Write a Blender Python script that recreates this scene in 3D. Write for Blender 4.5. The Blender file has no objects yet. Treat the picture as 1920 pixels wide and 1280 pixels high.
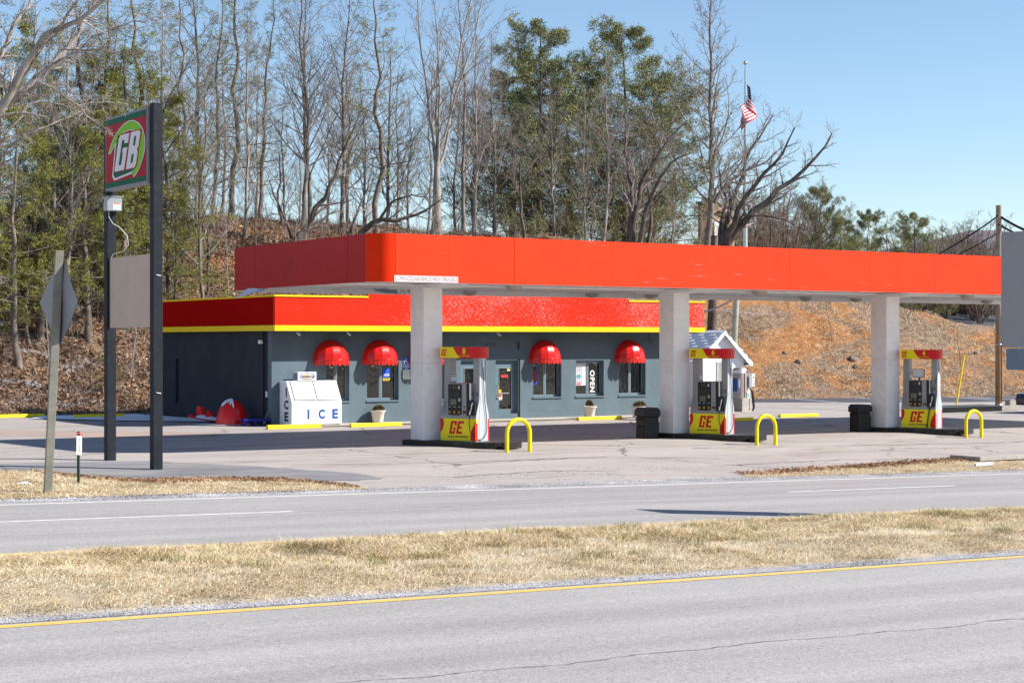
import bpy, math, random
import numpy as np
from mathutils import Vector, Matrix
R_ = math.radians
scene = bpy.context.scene
# ------------------------------------------------------------------ camera, sky, sun, exposure
EYE = 2.85
YAW = R_(33.0)
FPX = 3300.0                       # focal length in pixels of the 1920 px wide photograph
cam_d = bpy.data.cameras.new('camera'); cam = bpy.data.objects.new('camera', cam_d)
scene.collection.objects.link(cam)
cam_d.sensor_width = 36.0; cam_d.lens = 36.0 * FPX / 1920.0
cam_d.clip_start = 0.2; cam_d.clip_end = 9000
cam.location = (0, 0, EYE); cam.rotation_euler = (R_(90), 0, -YAW)
scene.camera = cam
world = bpy.data.worlds.new('World'); scene.world = world; world.use_nodes = True
wt = world.node_tree; bg = wt.nodes['Background']
sky = wt.nodes.new('ShaderNodeTexSky'); sky.sky_type = 'NISHITA'; sky.sun_disc = False
TO_SUN = Vector((1.05, -0.80, 1.0)).normalized()
sky.sun_elevation = math.asin(TO_SUN.z)
sky.sun_rotation = math.atan2(TO_SUN.x, TO_SUN.y)
sky.altitude = 450; sky.air_density = 1.0; sky.dust_density = 0.0; sky.ozone_density = 3.0
wt.links.new(sky.outputs[0], bg.inputs[0]); bg.inputs[1].default_value = 0.092
sun_d = bpy.data.lights.new('sun', 'SUN'); sun = bpy.data.objects.new('sun', sun_d)
scene.collection.objects.link(sun)
sun_d.energy = 4.8; sun_d.angle = R_(0.5); sun_d.color = (1.0, 0.955, 0.89)
sun.location = (40, -30, 60); sun.rotation_euler = (-TO_SUN).to_track_quat('-Z', 'Y').to_euler()
vs = scene.view_settings
vs.view_transform = 'Standard'; vs.look = 'None'; vs.gamma = 1; vs.use_curve_mapping = False
vs.exposure = 0.82
scene.cycles.max_bounces = 6; scene.cycles.transparent_max_bounces = 12

# ------------------------------------------------------------------ places: a pixel of the photograph to the plane it stands on
S_, C_ = math.sin(YAW), math.cos(YAW)
def onY(px, Y):
    """X and depth of the vertical plane at distance Y seen in column px"""
    a = (px - 960) / FPX; d = Y / (C_ - S_ * a)
    return d * (S_ + C_ * a), d
def onX(px, X):
    a = (px - 960) / FPX; d = X / (S_ + C_ * a)
    return d * (C_ - S_ * a), d
def zat(py, d): return EYE + (640 - py) * d / FPX
def W3(px, py, d):
    a = (px - 960) / FPX
    return (d * (S_ + C_ * a), d * (C_ - S_ * a), zat(py, d))

# ------------------------------------------------------------------ height of the ground
def lotz(X, Y):
    X = np.asarray(X, float); Y = np.asarray(Y, float); Xc = np.clip(X, -60, 62)
    rows = [(-60, 0.22 - .02 * Xc), (31.2, 0.22 - .02 * Xc), (41.0, 0.17 - .0068 * Xc),
            (50.5, 0.03 - .0050 * Xc), (53.0, -.02 - .30 * np.clip((X - 46) / 12, 0, 1)), (400, -.02 - .30 * np.clip((X - 46) / 12, 0, 1))]
    z = rows[0][1] + 0 * Y
    for (y0, z0), (y1, z1) in zip(rows[:-1], rows[1:]):
        t = np.clip((Y - y0) / (y1 - y0), 0, 1)
        z = np.where(Y >= y0, z0 * (1 - t) + z1 * t, z)
    return z
def hsh(i, j, k=0):
    n = np.sin(i * 127.1 + j * 311.7 + k * 74.7) * 43758.5453
    return n - np.floor(n)
def vnoise(x, y, k=0):
    x = np.asarray(x, float); y = np.asarray(y, float)
    i, j = np.floor(x), np.floor(y); u, v = x - i, y - j
    u = u * u * (3 - 2 * u); v = v * v * (3 - 2 * v)
    return (hsh(i, j, k) * (1 - u) + hsh(i + 1, j, k) * u) * (1 - v) + (hsh(i, j + 1, k) * (1 - u) + hsh(i + 1, j + 1, k) * u) * v
def fbm(x, y, k=0): return (vnoise(x, y, k) + .5 * vnoise(x * 2.1, y * 2.1, k + 1) + .25 * vnoise(x * 4.3, y * 4.3, k + 2)) / 1.75
def hill_base(X): return np.interp(X, [-80, 44, 50, 64, 80, 110, 200], [66.5, 66.5, 69.5, 74, 70, 62, 50])
def hillz(X, Y):
    Yb = hill_base(X)
    h = np.interp(X, [-80, 20, 40, 56, 66, 74, 80, 85, 88, 92, 98, 110, 160], [10.0, 9.6, 9.2, 9.6, 9.6, 8.6, 6.9, 5.3, 4.6, 3.9, 3.3, 2.6, 2.0])
    L = np.interp(X, [-80, 30, 55, 70, 200], [24, 22, 19, 16, 20])
    t = (np.asarray(Y, float) - Yb) / L
    tc = np.clip(t, 0, 1); s = .35 * tc + .65 * tc * tc * (3 - 2 * tc)
    n = (fbm(X * .22, Y * .22, 5) - .5) * 1.5 + (fbm(X * .9, Y * .9, 9) - .5) * .5
    return lotz(X, Y) + np.where(t < 0, t * 3.0, h * s + n * np.clip(t * 5, 0, 1))
def ground(X, Y):
    return float(np.maximum(lotz(X, Y), hillz(X, Y)))
def hit(px, py, dmin=20.0, dmax=170.0):
    a = (px - 960) / FPX
    d = np.arange(dmin, dmax, .25)
    X = d * (S_ + C_ * a); Y = d * (C_ - S_ * a); z = EYE + (640 - py) * d / FPX
    g = np.maximum(lotz(X, Y), hillz(X, Y)); k = np.argmax(g >= z) if (g >= z).any() else len(d) - 1
    return float(X[k]), float(Y[k]), float(g[k]), float(d[k])

# ------------------------------------------------------------------ materials
def _nodes(m):
    m.use_nodes = True; nt = m.node_tree
    return nt, nt.nodes['Principled BSDF']
def ramp(nt, fac, stops):
    r = nt.nodes.new('ShaderNodeValToRGB'); e = r.color_ramp.elements
    while len(e) < len(stops): e.new(.5)
    for q, (p, c) in zip(e, stops):
        q.position = p; q.color = (c, c, c, 1) if not hasattr(c, '__len__') else (*c, 1)
    nt.links.new(fac, r.inputs[0]); return r.outputs[0]
def coord(nt, scale=(1, 1, 1), kind='Object', rot=(0, 0, 0)):
    if kind == 'World':
        t = nt.nodes.new('ShaderNodeNewGeometry').outputs['Position']
    else:
        t = nt.nodes.new('ShaderNodeTexCoord').outputs[kind]
    mp = nt.nodes.new('ShaderNodeMapping'); mp.inputs['Scale'].default_value = scale; mp.inputs['Rotation'].default_value = rot
    nt.links.new(t, mp.inputs[0]); return mp.outputs[0]
def noise(nt, vec, scale, detail=4, rough=.6, dist=0):
    n = nt.nodes.new('ShaderNodeTexNoise'); n.inputs['Scale'].default_value = scale
    n.inputs['Detail'].default_value = detail; n.inputs['Roughness'].default_value = rough; n.inputs['Distortion'].default_value = dist
    nt.links.new(vec, n.inputs['Vector']); return n.outputs['Fac']
def mix(nt, fac, a, b, mode='MIX'):
    m = nt.nodes.new('ShaderNodeMix'); m.data_type = 'RGBA'; m.blend_type = mode
    for sock, v in ((0, fac), (6, a), (7, b)):
        if hasattr(v, 'is_linked'): nt.links.new(v, m.inputs[sock])
        elif sock == 0: m.inputs[0].default_value = v
        else: m.inputs[sock].default_value = (*v, 1)
    return m.outputs[2]
def mth(nt, op, a, b=0.0):
    m = nt.nodes.new('ShaderNodeMath'); m.operation = op
    for i, v in ((0, a), (1, b)):
        if hasattr(v, 'is_linked'): nt.links.new(v, m.inputs[i])
        else: m.inputs[i].default_value = v
    return m.outputs[0]
def bump(nt, bs, h, strength=.3, dist=.02):
    b = nt.nodes.new('ShaderNodeBump'); b.inputs['Strength'].default_value = strength; b.inputs['Distance'].default_value = dist
    nt.links.new(h, b.inputs['Height']); nt.links.new(b.outputs[0], bs.inputs['Normal'])
def M(name, col, rough=.6, metal=0.0, var=.12, scale=3.0, bmp=0.0, bscale=40., spec=.25, coat=0.0, dirt=None, dirt_amt=.0, kind='Object'):
    m = bpy.data.materials.new(name); nt, bs = _nodes(m)
    bs.inputs['Roughness'].default_value = rough; bs.inputs['Metallic'].default_value = metal
    bs.inputs['Specular IOR Level'].default_value = spec
    if coat: bs.inputs['Coat Weight'].default_value = coat; bs.inputs['Coat Roughness'].default_value = .12
    vec = coord(nt, kind=kind)
    n = noise(nt, vec, scale, 5)
    lo = tuple(c * (1 - var) for c in col); hi = tuple(min(1, c * (1 + var)) for c in col)
    c = ramp(nt, n, [(.3, lo), (.7, hi)])
    if dirt_amt:
        n2 = noise(nt, vec, scale * 2.3, 8, .7, 1.0)
        f = ramp(nt, n2, [(.52, 0.0), (.72, 1.0)])
        c = mix(nt, mth(nt, 'MULTIPLY', f, dirt_amt), c, dirt or (.12, .1, .08))
    nt.links.new(c, bs.inputs['Base Color'])
    if bmp: bump(nt, bs, noise(nt, vec, bscale, 4), bmp)
    return m
def flat(name, col, rough=.5, **k): return M(name, col, rough, var=.05, **k)

# ------------------------------------------------------------------ mesh building
class MB:
    def __init__(s): s.v = []; s.f = []; s.m = []; s.mats = []; s.smooth = []
    def mi(s, mat):
        if mat not in s.mats: s.mats.append(mat)
        return s.mats.index(mat)
    def add(s, vs, fs, mat, smooth=False):
        o = len(s.v); s.v += [tuple(map(float, p)) for p in vs]; k = s.mi(mat)
        for f in fs: s.f.append([o + i for i in f]); s.m.append(k); s.smooth.append(smooth)
        return s
    def box(s, x0, x1, y0, y1, z0, z1, mat):
        v = [(x0, y0, z0), (x1, y0, z0), (x1, y1, z0), (x0, y1, z0), (x0, y0, z1), (x1, y0, z1), (x1, y1, z1), (x0, y1, z1)]
        return s.add(v, [(0, 3, 2, 1), (4, 5, 6, 7), (0, 1, 5, 4), (1, 2, 6, 5), (2, 3, 7, 6), (3, 0, 4, 7)], mat)
    def extrude(s, pts, h0, h1, mat, axis='z', top=None, smooth=False):
        """polygon pts extruded along an axis; axis z: (x,y), y: (x,z), x: (y,z)"""
        def P(p, h):
            return {'z': (p[0], p[1], h), 'y': (p[0], h, p[1]), 'x': (h, p[0], p[1])}[axis]
        n = len(pts); v = [P(p, h0) for p in pts] + [P(p, h1) for p in pts]
        s.add(v, [[i, (i + 1) % n, n + (i + 1) % n, n + i] for i in range(n)], mat, smooth)
        s.add(v[:n], [list(range(n))[::-1]], mat); s.add(v[n:], [list(range(n))], top or mat)
        return s
    def tube(s, pts, r, mat, sides=8, cap=True):
        pts = [Vector(p) for p in pts]; n = len(pts)
        rs = r if hasattr(r, '__len__') else [r] * n
        v = []; prev = None
        for i, p in enumerate(pts):
            t = (pts[min(i + 1, n - 1)] - pts[max(i - 1, 0)]).normalized()
            if prev is None:
                u = t.cross(Vector((0, 0, 1))); u = u if u.length > .1 else t.cross(Vector((0, 1, 0))); u.normalize()
            else:
                u = (prev - t * prev.dot(t)).normalized()
            prev = u; w = t.cross(u)
            for k in range(sides):
                a = 2 * math.pi * k / sides; v.append(p + (u * math.cos(a) + w * math.sin(a)) * rs[i])
        f = [[i * sides + k, i * sides + (k + 1) % sides, (i + 1) * sides + (k + 1) % sides, (i + 1) * sides + k] for i in range(n - 1) for k in range(sides)]
        s.add(v, f, mat, True)
        if cap:
            s.add(v[:sides], [list(range(sides))[::-1]], mat); s.add(v[-sides:], [list(range(sides))], mat)
        return s
    def lathe(s, prof, mat, c=(0, 0, 0), sides=20, smooth=True, arc=1.0, a0=0.0):
        v = []; n = len(prof)
        for k in range(sides + (arc < 1)):
            a = a0 + 2 * math.pi * arc * k / sides
            for r, z in prof: v.append((c[0] + r * math.cos(a), c[1] + r * math.sin(a), c[2] + z))
        K = sides if arc == 1 else sides
        f = []
        for k in range(K):
            k2 = (k + 1) % sides if arc == 1 else k + 1
            for i in range(n - 1): f.append([k * n + i, k2 * n + i, k2 * n + i + 1, k * n + i + 1])
        return s.add(v, f, mat, smooth)
    def quad(s, pts, mat): return s.add(pts, [list(range(len(pts)))], mat)
    def build(s, name, parent=None, loc=None, rotz=0.0, bevel=0.0, kind=None, auto=False):
        me = bpy.data.meshes.new(name); me.from_pydata(s.v, [], s.f)
        for m in s.mats: me.materials.append(m)
        me.polygons.foreach_set('material_index', s.m); me.polygons.foreach_set('use_smooth', s.smooth)
        me.update(); me.validate()
        return link(name, me, parent, loc, rotz, bevel, kind)
def link(name, me, parent=None, loc=None, rotz=0.0, bevel=0.0, kind=None):
    o = bpy.data.objects.new(name, me); scene.collection.objects.link(o)
    if parent is not None: o.parent = parent
    if loc is not None: o.location = loc
    if rotz: o.rotation_euler = (0, 0, rotz)
    if bevel:
        b = o.modifiers.new('bevel', 'BEVEL'); b.width = bevel; b.segments = 2; b.limit_method = 'ANGLE'
    if kind: o['kind'] = kind
    return o
def np_mesh(name, V, F, mats, smooth=False, mi=None):
    """V (n,3), F (m,k) with equal face sizes"""
    me = bpy.data.meshes.new(name); V = np.asarray(V, np.float32); F = np.asarray(F, np.int32)
    me.vertices.add(len(V)); me.vertices.foreach_set('co', V.ravel())
    k = F.shape[1]; me.loops.add(F.size); me.loops.foreach_set('vertex_index', F.ravel())
    me.polygons.add(len(F)); me.polygons.foreach_set('loop_start', np.arange(0, F.size, k, dtype=np.int32))
    me.polygons.foreach_set('loop_total', np.full(len(F), k, np.int32))
    if smooth: me.polygons.foreach_set('use_smooth', np.ones(len(F), bool))
    for m in mats: me.materials.append(m)
    if mi is not None: me.polygons.foreach_set('material_index', np.asarray(mi, np.int32))
    me.update(calc_edges=True); return me
def tag(o, label, cat, group=None, kind=None):
    o['label'] = label; o['category'] = cat
    if group: o['group'] = group
    if kind: o['kind'] = kind
    return o
def thing(name, label, cat, loc=(0, 0, 0), rotz=0.0, group=None):
    o = bpy.data.objects.new(name, None); scene.collection.objects.link(o); o.empty_display_size = .2
    o.location = loc; o.rotation_euler = (0, 0, rotz)
    return tag(o, label, cat, group)
def kids(o): return list(o.children)
def dup(root, loc, rotz=None, label=None, group=None, scale=None):
    """copy of a thing with copies of its parts and sub-parts"""
    r = root.copy(); scene.collection.objects.link(r); r.location = loc
    if rotz is not None: r.rotation_euler = (0, 0, rotz)
    if scale is not None: r.scale = scale if hasattr(scale, '__len__') else (scale,) * 3
    if label: r['label'] = label
    if group: r['group'] = group
    for ch in kids(root):
        c = ch.copy(); scene.collection.objects.link(c); c.parent = r
        for g in kids(ch):
            d = g.copy(); scene.collection.objects.link(d); d.parent = c
    return r
def structure(o): o['kind'] = 'structure'; return o
def grid(name, xs, ys, zf, mat, kind='structure', extra=None):
    X, Y = np.meshgrid(np.asarray(xs, float), np.asarray(ys, float)); Z = zf(X, Y) + (extra or 0)
    V = np.stack([X, Y, Z], -1).reshape(-1, 3); nx, ny = len(xs), len(ys)
    i = np.arange(ny - 1)[:, None] * nx + np.arange(nx - 1)[None, :]
    F = np.stack([i, i + 1, i + nx + 1, i + nx], -1).reshape(-1, 4)
    return link(name, np_mesh(name, V, F, [mat], True), kind=kind)
def text(body, size, mat, name, parent, frame, bold=0.0, spacing=1.0, thick=.002, align='CENTER', shear=0.0, width=None, height=None):
    """lettering laid on a surface; frame = (origin, right, up) in the parent's space"""
    cu = bpy.data.curves.new(name, 'FONT'); cu.body = body; cu.size = size; cu.offset = bold; cu.space_character = spacing
    cu.extrude = thick / 2; cu.align_x = align; cu.align_y = 'CENTER'; cu.shear = shear; cu.resolution_u = 3
    t = bpy.data.objects.new(name, cu); scene.collection.objects.link(t)
    dg = bpy.context.evaluated_depsgraph_get(); me = bpy.data.meshes.new_from_object(t.evaluated_get(dg))
    bpy.data.objects.remove(t); bpy.data.curves.remove(cu)
    me.name = name; me.materials.clear(); me.materials.append(mat)
    n = len(me.vertices); co = np.zeros(n * 3, np.float32); me.vertices.foreach_get('co', co); co = co.reshape(-1, 3)
    if width and n: co[:, 0] *= width / max(1e-6, np.ptp(co[:, 0]))
    if height and n: co[:, 1] *= height / max(1e-6, np.ptp(co[:, 1]))
    o, r, u = (Vector(q) for q in frame); r.normalize(); u.normalize(); nn = r.cross(u)
    out = np.array(o)[None] + co[:, :1] * np.array(r) + co[:, 1:2] * np.array(u) + co[:, 2:3] * np.array(nn)
    me.vertices.foreach_set('co', out.astype(np.float32).ravel()); me.update()
    return link(name, me, parent)

# ------------------------------------------------------------------ palette
RED = (0.72, 0.028, 0.010)
def painted_red(name, col=RED, streak=0.0, rough=.32, kind='Object', spec=.15, bm=.25):
    m = bpy.data.materials.new(name); nt, bs = _nodes(m); bs.inputs['Roughness'].default_value = rough; bs.inputs['Specular IOR Level'].default_value = spec
    vec = coord(nt, kind=kind)
    c = ramp(nt, noise(nt, vec, .8, 4), [(.35, tuple(q * .93 for q in col)), (.7, tuple(min(1, q * 1.06) for q in col))])
    sv = coord(nt, (.35, .35, 11.0), rot=(0, R_(11), 0), kind=kind)
    s1 = ramp(nt, noise(nt, sv, 2.6, 7, .65, .25), [(.615, 0.0), (.67, 1.0)])
    gate = ramp(nt, noise(nt, vec, .9, 2), [(.51, 0.0), (.59, 1.0)])
    brk = ramp(nt, noise(nt, vec, 18, 3), [(.45, 0.0), (.55, 1.0)])
    f = mth(nt, 'MULTIPLY', mth(nt, 'MULTIPLY', s1, gate), mth(nt, 'MULTIPLY', brk, streak))
    c = mix(nt, f, c, (.75, .55, .48)); nt.links.new(c, bs.inputs['Base Color'])
    if bm: bump(nt, bs, noise(nt, vec, 1.3, 2), bm, .03)
    return m
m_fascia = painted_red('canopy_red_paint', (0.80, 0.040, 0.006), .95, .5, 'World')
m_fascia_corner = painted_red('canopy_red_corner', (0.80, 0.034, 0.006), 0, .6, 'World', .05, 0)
m_fascia_shaded = painted_red('canopy_red_shaded', (0.42, 0.005, 0.007), 0.0, .35, 'World', .12)  # canopy red darkened so the end faces carry their shade in the colour
def peeled_red():
    m = bpy.data.materials.new('store_red_stucco'); nt, bs = _nodes(m); bs.inputs['Roughness'].default_value = .7; bs.inputs['Specular IOR Level'].default_value = .04
    vec = coord(nt, kind='World')
    big = noise(nt, coord(nt, (.35, .35, .5), kind='World'), 1.0, 3)
    sx = nt.nodes.new('ShaderNodeSeparateXYZ'); nt.links.new(coord(nt, kind='World'), sx.inputs[0])
    grow = nt.nodes.new('ShaderNodeMapRange'); grow.inputs[1].default_value = 25.5; grow.inputs[2].default_value = 33
    grow.inputs[3].default_value = -.06; grow.inputs[4].default_value = .055; nt.links.new(sx.outputs[0], grow.inputs[0])
    fine = noise(nt, vec, 15, 6, .75, .6)
    v = mth(nt, 'ADD', fine, mth(nt, 'ADD', mth(nt, 'MULTIPLY', mth(nt, 'SUBTRACT', big, .5), .35), grow.outputs[0]))
    f = ramp(nt, v, [(.56, 0.0), (.68, 1.0)])
    c = mix(nt, mth(nt, 'MULTIPLY', f, .62), (.74, .030, .012), (.74, .36, .31)); nt.links.new(c, bs.inputs['Base Color'])
    bump(nt, bs, fine, .12, .01); return m
m_store_red = peeled_red()
m_store_red_shaded = M('store_red_shaded', (.36, .002, .002), .8, var=.06, spec=.03, bmp=.3, bscale=30)  # band red again, with the shade of the side mixed into the base colour
m_yellow = M('yellow_trim_paint', (.86, .60, .010), .45, var=.05, dirt=(.35, .25, .05), dirt_amt=.12)
m_kerb_yellow = M('yellow_kerb_paint', (.86, .64, .012), .6, var=.08, dirt=(.3, .27, .2), dirt_amt=.4, scale=5, bmp=.3)
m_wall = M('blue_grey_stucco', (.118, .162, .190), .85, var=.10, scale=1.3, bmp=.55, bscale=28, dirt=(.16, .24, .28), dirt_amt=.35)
m_wall_shaded = M('stucco_shaded', (.042, .046, .058), .9, var=.12, scale=1.1, bmp=.4, bscale=20, dirt=(.06, .062, .065), dirt_amt=.3, spec=.1)  # wall colour taken down to paint in the shade of the left side
m_frame = flat('blue_grey_frame', (.125, .20, .245), .5)
m_white = M('white_panel_metal', (.80, .79, .79), .38, var=.05, scale=1.2, dirt=(.42, .40, .38), dirt_amt=.25, kind='World')
m_colwrap = M('column_wrap', (.82, .80, .80), .28, var=.06, scale=1.3, dirt=(.50, .44, .40), dirt_amt=.40, spec=.6, bmp=.18, bscale=1.6)
m_ice = M('ice_chest_white', (.82, .81, .82), .4, var=.03, scale=2, dirt=(.5, .4, .35), dirt_amt=.12)
m_vinyl = M('white_vinyl', (.78, .78, .79), .45, var=.03, scale=3, dirt=(.5, .5, .48), dirt_amt=.2)
m_blue_text = flat('blue_lettering', (.02, .09, .33), .5)
m_navy_text = flat('navy_lettering', (.012, .02, .06), .5)
m_awn = M('awning_vinyl', (.66, .014, .010), .22, var=.05, scale=4, bmp=.10, bscale=5, spec=.45)
m_black = M('black_rubber_paint', (.012, .012, .013), .42, var=.3, scale=4, dirt=(.09, .085, .08), dirt_amt=.3)
m_island = M('island_black_paint', (.016, .016, .017), .3, var=.3, scale=3, dirt=(.14, .13, .12), dirt_amt=.35)
m_plastic = M('bin_black_plastic', (.012, .012, .014), .35, var=.2)
m_grey = M('pump_grey', (.27, .265, .27), .35, metal=.35, var=.04)
m_grey2 = M('pump_silver', (.44, .46, .49), .3, metal=.15, var=.03)
m_pyel = flat('pump_yellow', (.80, .67, .008), .3)
m_pred = flat('pump_red', (.55, .008, .010), .3)
m_valred = flat('valance_red', (.60, .006, .012), .22)
m_dark = flat('dark_plastic', (.018, .018, .02), .35)
m_lcd = flat('display_green_grey', (.13, .14, .10), .2)
m_lcdw = flat('pale_display', (.45, .5, .47), .3)
m_brass = flat('button_amber', (.50, .26, .02), .35)
m_steel = flat('bright_steel', (.62, .62, .60), .25, metal=.9)
m_galv = M('galvanised_sheet', (.36, .37, .40), .42, metal=.55, var=.10, scale=2.2)
m_alu = M('aluminium_sign_back', (.30, .30, .315), .55, metal=.35, var=.05, scale=1.4)
m_hose = flat('black_hose', (.015, .015, .016), .35)
m_concrete = M('old_concrete', (.36, .335, .30), .9, var=.15, scale=2, bmp=.4, dirt=(.14, .12, .10), dirt_amt=.5)
m_post = M('sign_post_paint', (.017, .020, .026), .6, spec=.15, var=.2, scale=2.5, bmp=.15, dirt=(.16, .155, .15), dirt_amt=.12, bscale=12)
m_wood = M('treated_wood', (.235, .22, .18), .85, var=.2, scale=3.0, bmp=.4, bscale=25, dirt=(.12, .10, .07), dirt_amt=.5)
m_snow = M('snow', (.80, .84, .90), .7, var=.03, bmp=.4, bscale=8)
def glassy(name, tint=(.30, .35, .38), refl=.06):
    m = bpy.data.materials.new(name); m.use_nodes = True; nt = m.node_tree; nt.nodes.clear()
    o = nt.nodes.new('ShaderNodeOutputMaterial'); mx = nt.nodes.new('ShaderNodeMixShader')
    t = nt.nodes.new('ShaderNodeBsdfTransparent'); g = nt.nodes.new('ShaderNodeBsdfGlossy')
    t.inputs[0].default_value = (*tint, 1); g.inputs['Roughness'].default_value = .03; g.inputs[0].default_value = (.9, .95, 1, 1)
    lw = nt.nodes.new('ShaderNodeLayerWeight'); lw.inputs[0].default_value = .35
    f = mth(nt, 'ADD', mth(nt, 'MULTIPLY', lw.outputs['Fresnel'], .6), refl)
    b = nt.nodes.new('ShaderNodeBump'); b.inputs['Strength'].default_value = .12; b.inputs['Distance'].default_value = .05
    nt.links.new(noise(nt, coord(nt), 2.2, 2), b.inputs['Height']); nt.links.new(b.outputs[0], g.inputs['Normal'])
    nt.links.new(f, mx.inputs[0]); nt.links.new(t.outputs[0], mx.inputs[1]); nt.links.new(g.outputs[0], mx.inputs[2])
    nt.links.new(mx.outputs[0], o.inputs[0]); return m
m_glass = glassy('window_glass')
def asphalt(name, col, speck=.35, big=.12, stain=None, stain_amt=0.0, crack=0.0, tracks=False, rough=.85, fine=90):
    m = bpy.data.materials.new(name); nt, bs = _nodes(m); bs.inputs['Roughness'].default_value = rough; bs.inputs['Specular IOR Level'].default_value = .3
    vec = coord(nt, kind='World')
    b = noise(nt, coord(nt, (.5, 1.4, 1), kind='World'), .35, 6, .62)
    c = ramp(nt, b, [(.3, tuple(q * (1 - big) for q in col)), (.7, tuple(q * (1 + big) for q in col))])
    s = noise(nt, vec, fine, 2, .8); s2 = noise(nt, vec, fine * .32, 3, .8)
    c = mix(nt, speck, c, ramp(nt, s, [(.25, (.15, .15, .15)), (.75, (.85, .85, .85))]), 'OVERLAY')
    c = mix(nt, speck * .6, c, ramp(nt, s2, [(.3, (.3, .3, .3)), (.7, (.7, .7, .7))]), 'OVERLAY')
    if tracks:
        tr = noise(nt, coord(nt, (.012, 1.1, 1), kind='World'), 1.0, 4, .6)
        c = mix(nt, .6, c, ramp(nt, tr, [(.35, (.40, .40, .40)), (.65, (.60, .60, .60))]), 'OVERLAY')
    if stain_amt:
        st = ramp(nt, noise(nt, coord(nt, (.22, .8, 1), kind='World'), .9, 7, .7, .8), [(.54, 0.0), (.66, 1.0)])
        c = mix(nt, mth(nt, 'MULTIPLY', st, stain_amt), c, stain)
        wet = ramp(nt, noise(nt, coord(nt, (.16, .9, 1), kind='World'), 1.7, 5, .6, .3), [(.63, 0.0), (.70, 1.0)])
        c = mix(nt, mth(nt, 'MULTIPLY', wet, .45), c, (.06, .055, .05))
    if crack:
        v = nt.nodes.new('ShaderNodeTexVoronoi'); v.feature = 'DISTANCE_TO_EDGE'; v.inputs['Scale'].default_value = .16
        wob = nt.nodes.new('ShaderNodeVectorMath'); wob.operation = 'ADD'
        nn = nt.nodes.new('ShaderNodeTexNoise'); nn.inputs['Scale'].default_value = 1.1; nn.inputs['Detail'].default_value = 6
        nt.links.new(vec, nn.inputs['Vector']); nt.links.new(vec, wob.inputs[0]); nt.links.new(nn.outputs['Color'], wob.inputs[1])
        nt.links.new(wob.outputs[0], v.inputs['Vector'])
        cr = ramp(nt, v.outputs['Distance'], [(.002, 1.0), (.006, 0.0)])
        gate = ramp(nt, noise(nt, vec, .12, 2), [(.42, 0.0), (.55, 1.0)])
        c = mix(nt, mth(nt, 'MULTIPLY', mth(nt, 'MULTIPLY', cr, gate), crack), c, (.04, .035, .03))
    nt.links.new(c, bs.inputs['Base Color']); bump(nt, bs, s2, .35, .01); return m
m_road = asphalt('highway_asphalt', (.332, .311, .298), .75, .08, tracks=True, crack=.0, fine=55)
m_lot = asphalt('forecourt_asphalt', (.362, .324, .298), .35, .13, (.24, .185, .15), .65, crack=.9, fine=50)
m_newlot = asphalt('dark_car_park_asphalt', (.075, .075, .088), .2, .1)
m_patch = asphalt('dark_asphalt_patch', (.20, .195, .20), .35, .35, (.30, .27, .24), .7, crack=.9)
m_slab = asphalt('concrete_slab', (.46, .41, .35), .2, .1, (.24, .19, .14), .55, fine=50)
m_gravel = asphalt('grey_gravel', (.34, .325, .33), .95, .12, fine=26)
m_lwhite = M('road_paint_white', (.72, .72, .70), .7, var=.1, scale=3, dirt=(.3, .3, .3), dirt_amt=.5, kind='World')
m_lyel = M('road_paint_yellow', (.72, .45, .11), .7, var=.1, scale=3, dirt=(.33, .28, .2), dirt_amt=.5, kind='World')
m_lfaint = M('road_paint_worn', (.40, .395, .395), .8, var=.1, scale=3, dirt=(.32, .31, .315), dirt_amt=.9, kind='World')
# ================================================================== THE SETTING
ROAD = lambda X, Y: 0.22 - .02 * X + 0 * Y
xs_road = np.arange(-60, 121, 2.0)
# ground out to the horizon
m_ground = M('winter_ground', (.15, .11, .06), .95, var=.3, scale=.05)
g = MB(); g.quad([(-4000, -3000, -4.5), (5000, -3000, -4.5), (5000, 6000, -4.5), (-4000, 6000, -4.5)], m_ground)
structure(g.build('ground'))
m_straw = M('dry_grass_ground', (.40, .33, .235), .95, var=.35, scale=2.2, bmp=.6, bscale=14, dirt=(.22, .17, .08), dirt_amt=.5, kind='World')
def bankz(X, Y):
    return ROAD(X, Y) + np.clip((7.2 - Y) / 7.2, 0, 1) * 1.0
structure(grid('near_bank', xs_road, [-25, -8, 0, 3, 5.5, 7.2], bankz, m_straw))
structure(grid('near_road', xs_road, [7.2, 9, 12, 15, 17.25], ROAD, m_road))
MED0, MED1 = 17.25, 22.45
def medz(X, Y):
    t = (Y - MED0) / (MED1 - MED0); e = np.clip(4 * t, 0, 1) * np.clip(4 * (1 - t), 0, 1)
    return ROAD(X, Y) + e * (.10 + .22 * (fbm(X * .5, Y * .5, 3) - .4)) + .05 * e * np.clip((X - 18) / 12, 0, 1)
structure(grid('median_strip', np.arange(-60, 121, .5), np.linspace(MED0, MED1, 14), medz, m_straw))
structure(grid('far_road', xs_road, [MED1, 24, 26, 28, 30.6], ROAD, m_road))
structure(grid('gravel_shoulder', xs_road, [30.6, 31.2], ROAD, m_gravel))
structure(grid('gravel_shoulder', np.arange(-60, 121, 2.0), [16.97, 17.6], lambda X, Y: ROAD(X, Y) + .006, m_gravel))
lot_y = [31.2, 32.5, 34, 36, 38, 39.5, 41, 43, 46, 48.5, 50.5, 53, 56, 60, 64, 68, 72, 78]
structure(grid('forecourt', np.arange(-60, 121, 1.5), lot_y, lotz, m_lot))
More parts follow.
